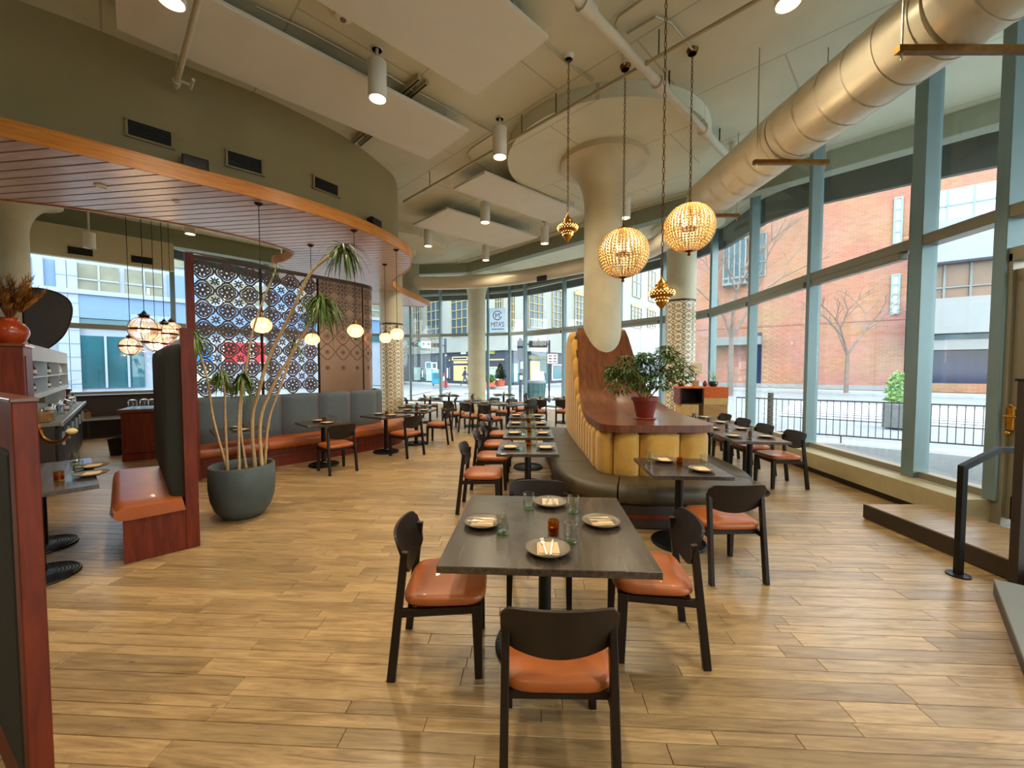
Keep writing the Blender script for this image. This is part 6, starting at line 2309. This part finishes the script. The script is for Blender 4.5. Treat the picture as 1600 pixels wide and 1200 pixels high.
# long two-post table in the booth
tc_ = Vector((-4.16, 3.42))
rzt = math.atan2(-.66, .75) + PI / 2
TB_L.put((tc_.x, tc_.y, 0), rzt, 'long dark wood table on two round bases in the booth', 'pedestal tables')
for px, py, who in ((143, 741, 'open end of the booth table'), (145, 729, 'inner end of the booth table')):
    p = at(px, py, ZT + .01)
    place(p.x, p.y, .6, who)
for px, py, who in ((122, 738, 'next to the open-end plate of the booth table'), (117, 725, 'next to the inner-end plate of the booth table')):
    p = at(px, py, ZT)
    TU.put((p.x, p.y, ZT), 0, 'clear tumbler, ' + who, GT)
p = at(92, 751, ZT)
VO.put((p.x, p.y, ZT), 0, 'amber votive on the booth table', GV)

# wood partition with padded inset close to the camera
pr_ = Vector((-1.725, 1.40)); dl = Vector((-.86, .51)).normalized()
t = thing('booth_partition', 'mahogany booth partition with dark green padded inset standing in front of the booth table', 'partition', (pr_.x, pr_.y, 0), math.atan2(-dl.y, -dl.x))
Wp, Hp = 1.25, 1.58
MB().box((-.04, 0, Hp / 2), (.08, .06, Hp)).build('stile', 'mahogany', t, bevel=.004)
MB().box((-Wp + .04, 0, Hp / 2), (.08, .06, Hp)).build('stile', 'mahogany', t, bevel=.004)
MB().box((-Wp / 2, 0, Hp - .09), (Wp - .16, .058, .18)).build('top_rail', 'mahogany', t, bevel=.004)
MB().box((-Wp / 2, 0, .08), (Wp - .16, .058, .16)).build('bottom_rail', 'mahogany', t, bevel=.004)
MB().box((-Wp / 2, .0, (Hp) / 2), (Wp - .16, .02, Hp - .3)).build('rear_board', 'mahogany', t)
MB().box((-Wp / 2, -.018, (Hp) / 2 - .01), (Wp - .17, .03, Hp - .35)).build('padded_inset', 'fabric_dark', t, bevel=.012)
MB().box((-Wp / 2, 0, Hp + .006), (Wp + .01, .07, .014)).build('cap', 'walnut', t, bevel=.003)
# brass hook arm on its edge
hk = [at(67, 672, 1.45), at(72, 686, 1.45), at(88, 691, 1.45), at(103, 685, 1.45), at(110, 676, 1.45)]
hk = [atY(px, py, 1.45) for px, py in ((60, 668), (68, 684), (82, 691), (98, 688), (109, 677))]
t2 = thing('coat_hook', 'curved brass hook with a pale knob on the booth partition edge', 'hook', tuple(hk[0]))
MB().tube([p - hk[0] for p in spline(hk, 6)], .006, 8).build('arm', 'brass_dark', t2, smooth=True)
MB().ball(hk[-1] - hk[0] + Vector((.008, 0, .008)), .016, 10, 6, .7).build('knob', 'towel', t2, smooth=True)
MB().ball((0, 0, 0), .012, 8, 5).build('socket', 'brass_dark', t2, smooth=True)

# ------------------------------------------------------------------ bar at the side
bd = Vector((-.70, .714)); bn_ = Vector((.714, .70))         # along the bar, and out of it
def bar_box(mb, s0, s1, o0, o1, z0, z1, org=Vector((-5.6, 4.75))):
    c = org + bd * (s0 + s1) / 2 + bn_ * (o0 + o1) / 2
    mb.box((c.x, c.y, (z0 + z1) / 2), (s1 - s0, abs(o1 - o0), z1 - z0), rz=math.atan2(bd.y, bd.x))
    return mb
bar = thing('bar_counter', 'long dark bar counter with a pale worktop edge along the side wall', 'counter', (0, 0, 0))
bar_box(MB(), .95, 5.8, -.65, -.02, .0, .90).build('cabinet', 'base_dark', bar)
bar_box(MB(), .95, 5.85, -.7, .06, .90, .945).build('worktop', 'concrete_grey', bar, bevel=.006)
bar_box(MB(), .95, 5.85, .045, .065, .895, .95).build('edge_strip', 'steel', bar)
for i in range(6):
    q = bar_box(MB(), 1.0 + i * .78, 1.72 + i * .78, -.02, .0, .08, .86).build('cabinet_door', 'dark_metal', bar)
    bar_box(MB(), 1.6 + i * .78, 1.62 + i * .78, .0, .03, .55, .75).build('handle', 'steel', q)
# window counter
wc = thing('window_counter', 'low dark service counter with a pale shelf under the bar window', 'counter', (0, 0, 0))
c = Vector((-10.05, 9.9))
ang = math.atan2(11.5 - 9.4, -9.75 + 11.85)
def wbox(x0, x1, y0, y1, z0, z1):
    cx, cy = rot2((x0 + x1) / 2, (y0 + y1) / 2, ang)
    return MB().box((c.x + cx, c.y + cy, (z0 + z1) / 2), (x1 - x0, y1 - y0, z1 - z0), rz=ang)
wbox(-1.0, 1.5, .0, .5, 0, .98).build('back_case', 'base_dark', wc)
wbox(-1.0, 1.5, -.35, .0, 0, .45).build('lower_case', 'base_dark', wc)
wbox(-1.0, 1.5, -.42, .02, .45, .50).build('shelf', 'steel', wc)
wbox(-1.05, 1.55, -.04, .55, .98, 1.03).build('top', 'dark_metal', wc)
for i in range(4): wbox(-.97 + i * .62, -.40 + i * .62, -.36, -.345, .05, .42).build('cabinet_door', 'dark_metal', wc)
# service station
p0 = at(191, 722, 0); p1 = at(254, 705, 0)
d_ = Vector((1.0, 0, 0)); angs = .52
ss = thing('service_station', 'dark mahogany service station with a thick wood top between bar and booth', 'cabinet', (p0.x, p0.y, 0), angs)
Ls = max(1.0, d_.length + .25)
MB().box((Ls / 2, .35, .45), (Ls, .7, .90)).build('body', 'mahogany', ss, bevel=.004)
MB().box((Ls / 2, .35, .925), (Ls + .08, .78, .05)).build('top', 'walnut', ss, bevel=.006)
q = MB().box((Ls * .25, -.012, .5), (Ls * .42, .024, .7)).build('door', 'mahogany', ss, bevel=.004)
MB().box((Ls * .42, -.03, .55), (.02, .02, .16)).build('handle', 'brass_dark', q)
q = MB().box((Ls * .75, -.012, .5), (Ls * .42, .024, .7)).build('door', 'mahogany', ss, bevel=.004)
MB().tube([(Ls * .36, -.07, .3), (Ls * .62, -.07, .3)], .01, 8).build('towel_bar', 'brass_dark', ss, smooth=True)
tw = MB()
rows = []
for i in range(9):
    z = lerp(.06, .315, i / 8)
    rows.append([(lerp(Ls * .40, Ls * .47, j / 6), -.085 - .012 * math.sin(j * 2.1 + i * .3), z) for j in range(7)])
tw.grid(rows); rows2 = [[(x, y - .012, z) for x, y, z in r] for r in rows]
tw.grid([r[::-1] for r in rows2]); tw.grid([rows[-1], rows2[-1]]); tw.grid([[r[0] for r in rows], [r[0] for r in rows2]]); tw.grid([[r[-1] for r in rows], [r[-1] for r in rows2]])
a_ = math.cos(angs), math.sin(angs)
o = tw.build('towel', 'towel', None, smooth=True, loc=(p0.x, p0.y, 0), rz=angs)
tag(o, 'tan cloth hanging from the brass bar of the service station', 'towel')
# black pail on the floor
p = at(181, 712, 0)
t = thing('floor_bin', 'round black bin on the floor beside the service station', 'bin', (p.x - .05, p.y + .12, 0))
MB().lathe([(0, 0), (.13, 0), (.16, .3), (.165, .32), (.15, .32), (.145, .29), (.12, .03), (0, .03)], 24).build('body', 'grille_black', t, smooth=True)
MB().lathe([(.163, .30), (.172, .31), (.163, .325)], 24).build('rim', 'dark_metal', t, smooth=True)

# shelving behind the bar
sh = thing('bar_shelving', 'pale grey wall shelving with bottles above the bar counter', 'shelf', (0, 0, 0))
SORG = Vector((-5.6, 4.75)) - bn_ * .48
def sbox(s0, s1, o0, o1, z0, z1): return bar_box(MB(), s0, s1, o0, o1, z0, z1, SORG)
S1 = 5.9
S0 = .95
sbox(S0, S1, -.1, -.05, 1.28, 2.02).build('back_board', 'shelf_grey', sh)
for z0, z1 in ((1.26, 1.34), (1.56, 1.585), (1.80, 1.83)):
    sbox(S0, S1, -.06, .28, z0, z1).build('shelf_board', 'shelf_grey', sh)
sbox(S0, S1, -.06, .28, 1.83, 2.02).build('header', 'shelf_grey', sh)
for s_ in (S0, 2.5, 4.2, S1 - .05): sbox(s_, s_ + .05, -.06, .28, 1.28, 1.85).build('upright', 'shelf_grey', sh)
sbox(S0 + .02, S0 + .07, -.06, .24, .945, 1.28).build('leg', 'shelf_grey', sh)
sbox(S1 - .1, S1 - .05, -.06, .24, .945, 1.28).build('leg', 'shelf_grey', sh)
en = thing('cabinet_end', 'tall dark mahogany cabinet end panel beside the bar shelving', 'cabinet', (0, 0, 0))
bar_box(MB(), .25, .93, -.42, .3, .0, 1.96, SORG).build('panel', 'mahogany', en, bevel=.006)
bar_box(MB(), .23, .945, -.44, .32, 1.96, 1.99, SORG).build('cap', 'walnut', en, bevel=.004)
q = bar_box(MB(), .35, .83, .30, .31, .9, 1.85, SORG).build('inset', 'mahogany', en)
# vase with dried grasses
vc = SORG + bd * .62 + bn_ * .16
t = thing('dried_grass_vase', 'red glazed vase with dried pampas grasses on the mahogany cabinet', 'vase', (vc.x, vc.y, 1.99))
MB().lathe([(0, 0), (.08, 0), (.13, .05), (.165, .13), (.165, .19), (.13, .26), (.08, .295), (.075, .32), (.085, .335), (.07, .335), (.06, .3), (0, .28)], 32).build('vase', 'vase_red', t, smooth=True)
rg3 = random.Random(8)
for i in range(40):
    a = rg3.uniform(0, 2 * PI); e = rg3.uniform(.25, 1.0)
    d = Vector((math.cos(a) * e * .55, math.sin(a) * e * .55, 1)).normalized()
    L = rg3.uniform(.3, .6)
    tip = Vector((0, 0, .3)) + d * L + Vector((math.cos(a), math.sin(a), -.3)) * .08
    MB().tube([(0, 0, .28), Vector((0, 0, .3)) + d * L * .6, tip], [.003, .003, .002], 5).build('stalk', 'dried_brown', t)
    m = MB()
    for k in range(60):
        q = Vector((0, 0, .3)).lerp(tip, .45 + .55 * k / 60) + Vector((rg3.uniform(-1, 1), rg3.uniform(-1, 1), rg3.uniform(-1, 1))) * .02
        dd = (d + Vector((rg3.uniform(-1, 1), rg3.uniform(-1, 1), rg3.uniform(-.2, .6))) * .7).normalized()
        s_ = dd.cross(Vector((.3, .5, .2))).normalized() * .012
        m.add([q - s_, q + dd * .09, q + s_], [(0, 1, 2)])
    m.build('plume', 'pampas' if i % 3 else 'dried_brown', t)
# dark rounded board leaning on the shelf top
q0 = SORG + bd * 4.9 + bn_ * .12
t = thing('shield_board', 'dark rounded leather board standing on top of the bar shelving', 'decor', (q0.x, q0.y, 2.02), .85)
out = [Vector((p.x * .62, 0, p.z * 1.2)) for p in spline([(-.35, 0, .02), (-.1, 0, .0), (.30, 0, .25), (.50, 0, .62), (.42, 0, .86), (.0, 0, .98), (-.42, 0, .92), (-.5, 0, .4)], 6, closed=True)]
out = [p + Vector((0, 0, .022 - min(r.z for r in out))) for p in out]
m = MB(); N = len(out)
m.add([(p.x, -.02, p.z) for p in out] + [(p.x, .02, p.z) for p in out], [tuple(range(N)), tuple(range(N, 2 * N))[::-1]] + [(i, (i + 1) % N, N + (i + 1) % N, N + i) for i in range(N)])
m.build('board', 'base_dark', t)
MB().tube([(p.x, 0, p.z) for p in out] + [(out[0].x, 0, out[0].z)], .024, 6).build('binding', 'dark_metal', t, smooth=True)
# bottles, jars and glassware on the shelves and the counter
def make_bottle(mat, h=.28, r=.038, neck=.3):
    t = thing('bottle', 'bottle', 'bottle', (0, 0, 0))
    MB().lathe([(0, 0), (r, 0), (r, h * .58), (r * .85, h * .68), (r * neck, h * .76), (r * neck, h * .96), (0, h * .96)], 16).build('body', mat, t, smooth=True)
    MB().lathe([(r * neck + .002, h * .93), (r * neck + .002, h), (0, h)], 12).build('cap', 'dark_metal', t, smooth=True)
    MB().lathe([(r + .001, h * .18), (r + .001, h * .46)], 16).build('paper_label', 'paper_white', t, smooth=True)
    return t
BO = [Proto(make_bottle('bottle_green', .2, .035, .4)), Proto(make_bottle('bottle_amber', .19, .04, .45)), Proto(make_bottle('bottle_clear', .19, .045, .6)), Proto(make_bottle('base_dark', .17, .05, .55))]
rg4 = random.Random(3)
cn = ('dark green', 'amber', 'clear', 'squat black')
for si, z in enumerate((1.34, 1.585)):
    for i in range(15):
        s_ = 1.1 + i * .31 + rg4.uniform(-.03, .03)
        q = SORG + bd * s_ + bn_ * rg4.uniform(.06, .18)
        k = rg4.randrange(4)
        if min(abs(s_ - 2.525), abs(s_ - 4.225)) < .09: q = q + bd * .1
        BO[k].put((q.x, q.y, z), 0, '%s bottle on the %s board of the bar shelving' % (cn[k], ('lower', 'upper')[si]), 'bottles on the bar shelving')
def make_jar():
    t = thing('glass_jar', 'jar', 'jar', (0, 0, 0))
    MB().lathe([(0, 0), (.06, 0), (.065, .02), (.065, .13), (.055, .15), (.05, .15), (.058, .125), (.058, .02), (0, .012)], 18).build('wall', 'jar_glass', t, smooth=True)
    MB().lathe([(0, .17), (.02, .17), (.055, .155), (.056, .148), (0, .148)], 18).build('lid', 'bottle_clear', t, smooth=True)
    return t
JA = Proto(make_jar())
for i in range(12):
    q = Vector((-5.6, 4.75)) + bd * (1.5 + i * .34) + bn_ * rg4.uniform(-.16, -.06)
    if i % 3 == 2: BO[1].put((q.x, q.y, .945), 0, 'amber bottle standing among jars on the bar counter', 'bottles on the bar counter')
    else: JA.put((q.x, q.y, .945), 0, 'lidded glass jar on the bar counter', 'glass jars on the bar counter')
def make_basket():
    t = thing('basket', 'basket', 'basket', (0, 0, 0))
    MB().prism([(-.16, -.1), (.16, -.1), (.16, .1), (-.16, .1)], 0, .13).build('body', 'wicker', t, bevel=.02)
    for y in (-.105, .105): MB().tube([(-.16, y, .12), (.16, y, .12)], .01, 6).build('rim', 'wicker', t, smooth=True)
    MB().tube([(-.15, 0, .12), (-.1, 0, .2), (.1, 0, .2), (.15, 0, .12)], .008, 6).build('handle', 'wicker', t, smooth=True)
    return t
BK = Proto(make_basket())
cx, cy = rot2(-.5, -.2, ang); BK.put((c.x + cx, c.y + cy, .50), ang, 'small wicker basket on the pale shelf under the bar window', 'wicker baskets')
q = Vector((-5.6, 4.75)) + bd * 1.2 + bn_ * -.15; BK.put((q.x, q.y, .945), 2.3, 'small wicker basket on the bar counter beside the jars', 'wicker baskets')
# crate, cups and bottles on the service station
ca, sa = math.cos(angs), math.sin(angs)
def on_ss(x, y): return (p0.x + x * ca - y * sa, p0.y + x * sa + y * ca, .95)
t = thing('wood_tray', 'orange-brown wooden tray on the service station', 'tray', on_ss(Ls * .72, .45), angs)
MB().box((0, 0, .01), (.4, .28, .02)).build('base', 'crate_wood', t)
for y in (-.14, .14): MB().box((0, y, .05), (.4, .015, .09)).build('side', 'crate_wood', t)
for x in (-.2, .2): MB().box((x, 0, .05), (.015, .28, .09)).build('end', 'crate_wood', t)
for i in range(4):
    x, y = (-.12 + .08 * i), .02 * (-1) ** i
    q = on_ss(Ls * .72 + x, .45 + y)
    BO[1].put((q[0], q[1], .97), 0, 'amber bottle in the wooden tray on the service station', 'bottles in the tray')
for i in range(5):
    q = on_ss(.12 + i * .14, .2 + .1 * (i % 2)); JA.put((q[0], q[1], .95), 0, 'lidded glass jar on the service station top', 'glass jars on the service station')
# window plant
p = wbox(-1.2, -1.0, .1, .3, 1, 1.1)
cx, cy = rot2(-.82, .25, ang)
t = thing('window_plant', 'small light green leafy plant in a clay bowl on the window counter', 'plant', (c.x + cx, c.y + cy, 1.03))
MB().lathe([(0, 0), (.1, 0), (.17, .14), (.18, .16), (.16, .16), (.15, .13), (0, .12)], 24).build('bowl', 'pot_terracotta', t, smooth=True)
tuft((0, 0, .17), 16, .42, .07, 77, 1.0, 1.2, .15).build('leaves', 'leaf_light', t, smooth=True)
# linear grilles in the bar soffit
for px, py, lab in ((134, 400, 'dark square grille in the bar soffit over the window pier'), (229, 413, 'dark square grille in the bar soffit beside the lantern cords')):
    u = (px - 800) / FPX
    a, b_ = Vector(FAC[20]), Vector(FAC[19]); n = (b_ - a).normalized(); nn = Vector((n.y, -n.x)) * .6
    a2, b2 = a + nn, b_ + nn
    s_ = (u * a2.y - a2.x) / ((b2 - a2).normalized().x - u * (b2 - a2).normalized().y)
    q = a2 + (b2 - a2).normalized() * s_
    z = atY(px, py, q.y).z
    t = thing('soffit_grille', lab, 'vent', (q.x, q.y, min(4.95, max(4.55, z)) - .1), math.atan2(n.y, n.x))
    MB().box((0, -.0, .1), (.42, .02, .2)).build('backing', 'grille_black', t)
    for i in range(5): MB().box((0, -.015, .03 + i * .035), (.38, .012, .008)).build('louvre', 'dark_metal', t)
    MB().box((0, -.012, .0), (.46, .02, .02)).build('frame', 'wall_paint', t); MB().box((0, -.012, .2), (.46, .02, .02)).build('frame', 'wall_paint', t)

# ------------------------------------------------------------------ reception console by the tiled column
q = at(1077, 604, 1.28)
t = thing('reception_console', 'reception console with dark open niche and orange striped cloth beside the tiled column', 'console', (3.92, 8.75, 0), math.radians(-8))
MB().box((.02, .25, .45), (.36, .5, .9)).build('side_cabinet', 'textile_tan', t, bevel=.005)
MB().box((.55, .25, .45), (.5, .5, .9)).build('cabinet', 'crate_wood', t, bevel=.005)
MB().box((.3, .25, 1.265), (1.02, .52, .03)).build('top', 'textile_orange', t, bevel=.004)
MB().box((.05, .48, 1.08), (.5, .03, .36)).build('niche_back', 'base_dark', t)
for z in (.905, ): MB().box((.05, .25, z), (.5, .5, .03)).build('niche_board', 'base_dark', t)
MB().box((-.19, .25, 1.08), (.03, .5, .36)).build('niche_side', 'mahogany', t)
MB().box((.29, .25, 1.08), (.03, .5, .36)).build('niche_side', 'base_dark', t)
MB().box((.55, .25, 1.08), (.5, .48, .35)).build('upper_case', 'crate_wood', t)
MB().box((.555, .0, 1.15), (.5, .012, .22)).build('striped_cloth', 'textile_orange', t)
MB().box((.555, .0, .97), (.5, .012, .14)).build('cloth_hem', 'textile_tan', t)
def on_con(x, y, z=1.281):
    a = math.radians(-8); return (3.92 + x * math.cos(a) - y * math.sin(a), 8.75 + x * math.sin(a) + y * math.cos(a), z)
t = thing('table_lamp', 'small lamp with cream square shade on the reception console', 'lamp', on_con(.2, .25))
MB().box((0, 0, .07), (.11, .11, .14)).build('base', 'crate_wood', t, bevel=.006)
MB().tube([(0, 0, .14), (0, 0, .32)], .01, 8).build('stem', 'brass_dark', t, smooth=True)
MB().lathe([(.135, .29), (.13, .53), (.125, .53), (.13, .29)], 4, a0=PI / 4).build('shade', 'linen_shade', t)
t = thing('air_plant', 'spiky small plant in a dark bowl on the reception console', 'plant', on_con(.58, .25))
MB().lathe([(0, 0), (.06, 0), (.1, .06), (.09, .12), (.08, .12), (.08, .06), (0, .05)], 20).build('bowl', 'bottle_green', t, smooth=True)
tuft((0, 0, .13), 26, .32, .015, 31, .4, 1.6, .05).build('leaves', 'leaf_light', t)
t = thing('small_vase', 'small dark red round vase beside the spiky plant', 'vase', on_con(.40, .25))
MB().lathe([(0, 0), (.03, 0), (.05, .05), (.045, .09), (.025, .11), (.03, .125), (.02, .12), (0, .1)], 18).build('body', 'pot_terracotta', t, smooth=True)
MB().ball((0, 0, .13), .012, 8, 5).build('stopper', 'brass', t, smooth=True)
t = thing('small_bowl', 'dark red small bowl at the column end of the console', 'bowl', on_con(-.12, .25))
MB().lathe([(0, 0), (.04, 0), (.07, .05), (.065, .05), (.035, .012), (0, .01)], 18).build('body', 'pot_terracotta', t, smooth=True)
MB().lathe([(.062, .048), (.072, .052), (.066, .056)], 18).build('rim', 'brass_dark', t, smooth=True)

# ------------------------------------------------------------------ entrance step, handrail and the dark kerb
pf = thing('entrance_platform', 'raised wood entrance step with dark front edge below the glass door', 'step', (0, 0, 0))
P0 = [(4.0, 2.0), (4.72, 2.0), (4.78, 4.40), (3.98, 4.42)]
MB().prism(P0, .0, .15).build('riser', 'platform_wood', pf)
yy = 2.0
k = 0
while yy < 4.38:
    y1 = min(4.41, yy + .15)
    MB().prism([(3.98, yy + .001), (4.745, yy + .001), (4.745, y1 - .001), (3.98, y1 - .001)], .15, .17).build('plank', 'platform_wood', pf)
    yy = y1 + 1e-4 if y1 < 4.40 else 9
MB().box((3.975, 3.2, .09), (.02, 2.44, .15)).build('front_edge', 'base_dark', pf)
hb = Vector((3.66, 3.19, 0))
t = thing('handrail', 'black metal handrail on a round floor flange beside the entrance step', 'handrail', tuple(hb))
MB().lathe([(0, 0), (.075, 0), (.075, .012), (.04, .018), (0, .018)], 24).build('flange', 'black_iron', t, smooth=True)
MB().bar((0, 0, .01), (0, 0, .90), .045, .045).build('post', 'black_iron', t, bevel=.004)
MB().bar((-.015, .0, .888), (.36, .06, 1.03), .045, .045).build('rail', 'black_iron', t, bevel=.004)
MB().bar((.345, .06, 1.026), (.95, .06, 1.03), .045, .045).build('rail', 'black_iron', t, bevel=.004)
MB().bar((.93, .06, 1.03), (.93, .06, .17), .045, .045).build('post', 'black_iron', t, bevel=.004)
t = thing('dark_post', 'dark upright post at the side of the entrance step', 'post', (3.91, 3.0, 0))
MB().box((0, 0, .8), (.1, .06, 1.6)).build('shaft', 'base_dark', t, bevel=.005)
MB().box((0, 0, 1.61), (.11, .08, .02)).build('cap', 'dark_metal', t)
t = thing('floor_kerb', 'low grey stone kerb on the floor before the dark post', 'kerb', (0, 0, 0))
MB().prism([(3.62, 2.92), (3.95, 2.62), (3.0, 1.7), (2.74, 2.04)], 0, .09).build('body', 'base_dark', t)
MB().prism([(3.63, 2.93), (3.96, 2.63), (3.0, 1.69), (2.73, 2.04)], .09, .115).build('capstone', 'concrete_grey', t, bevel=.004)
# red exit sign beyond the screen
p = atY(576, 450, 14.0)
t = thing('exit_sign', 'small glowing red exit sign hanging past the end of the metal screen', 'sign', tuple(p))
MB().box((0, 0, 0), (.34, .05, .2)).build('case', 'exit_red', t, bevel=.01)
MB().tube([(0, 0, .1), (0, 0, ZC - p.z)], .01, 6).build('stem', 'dark_metal', t)
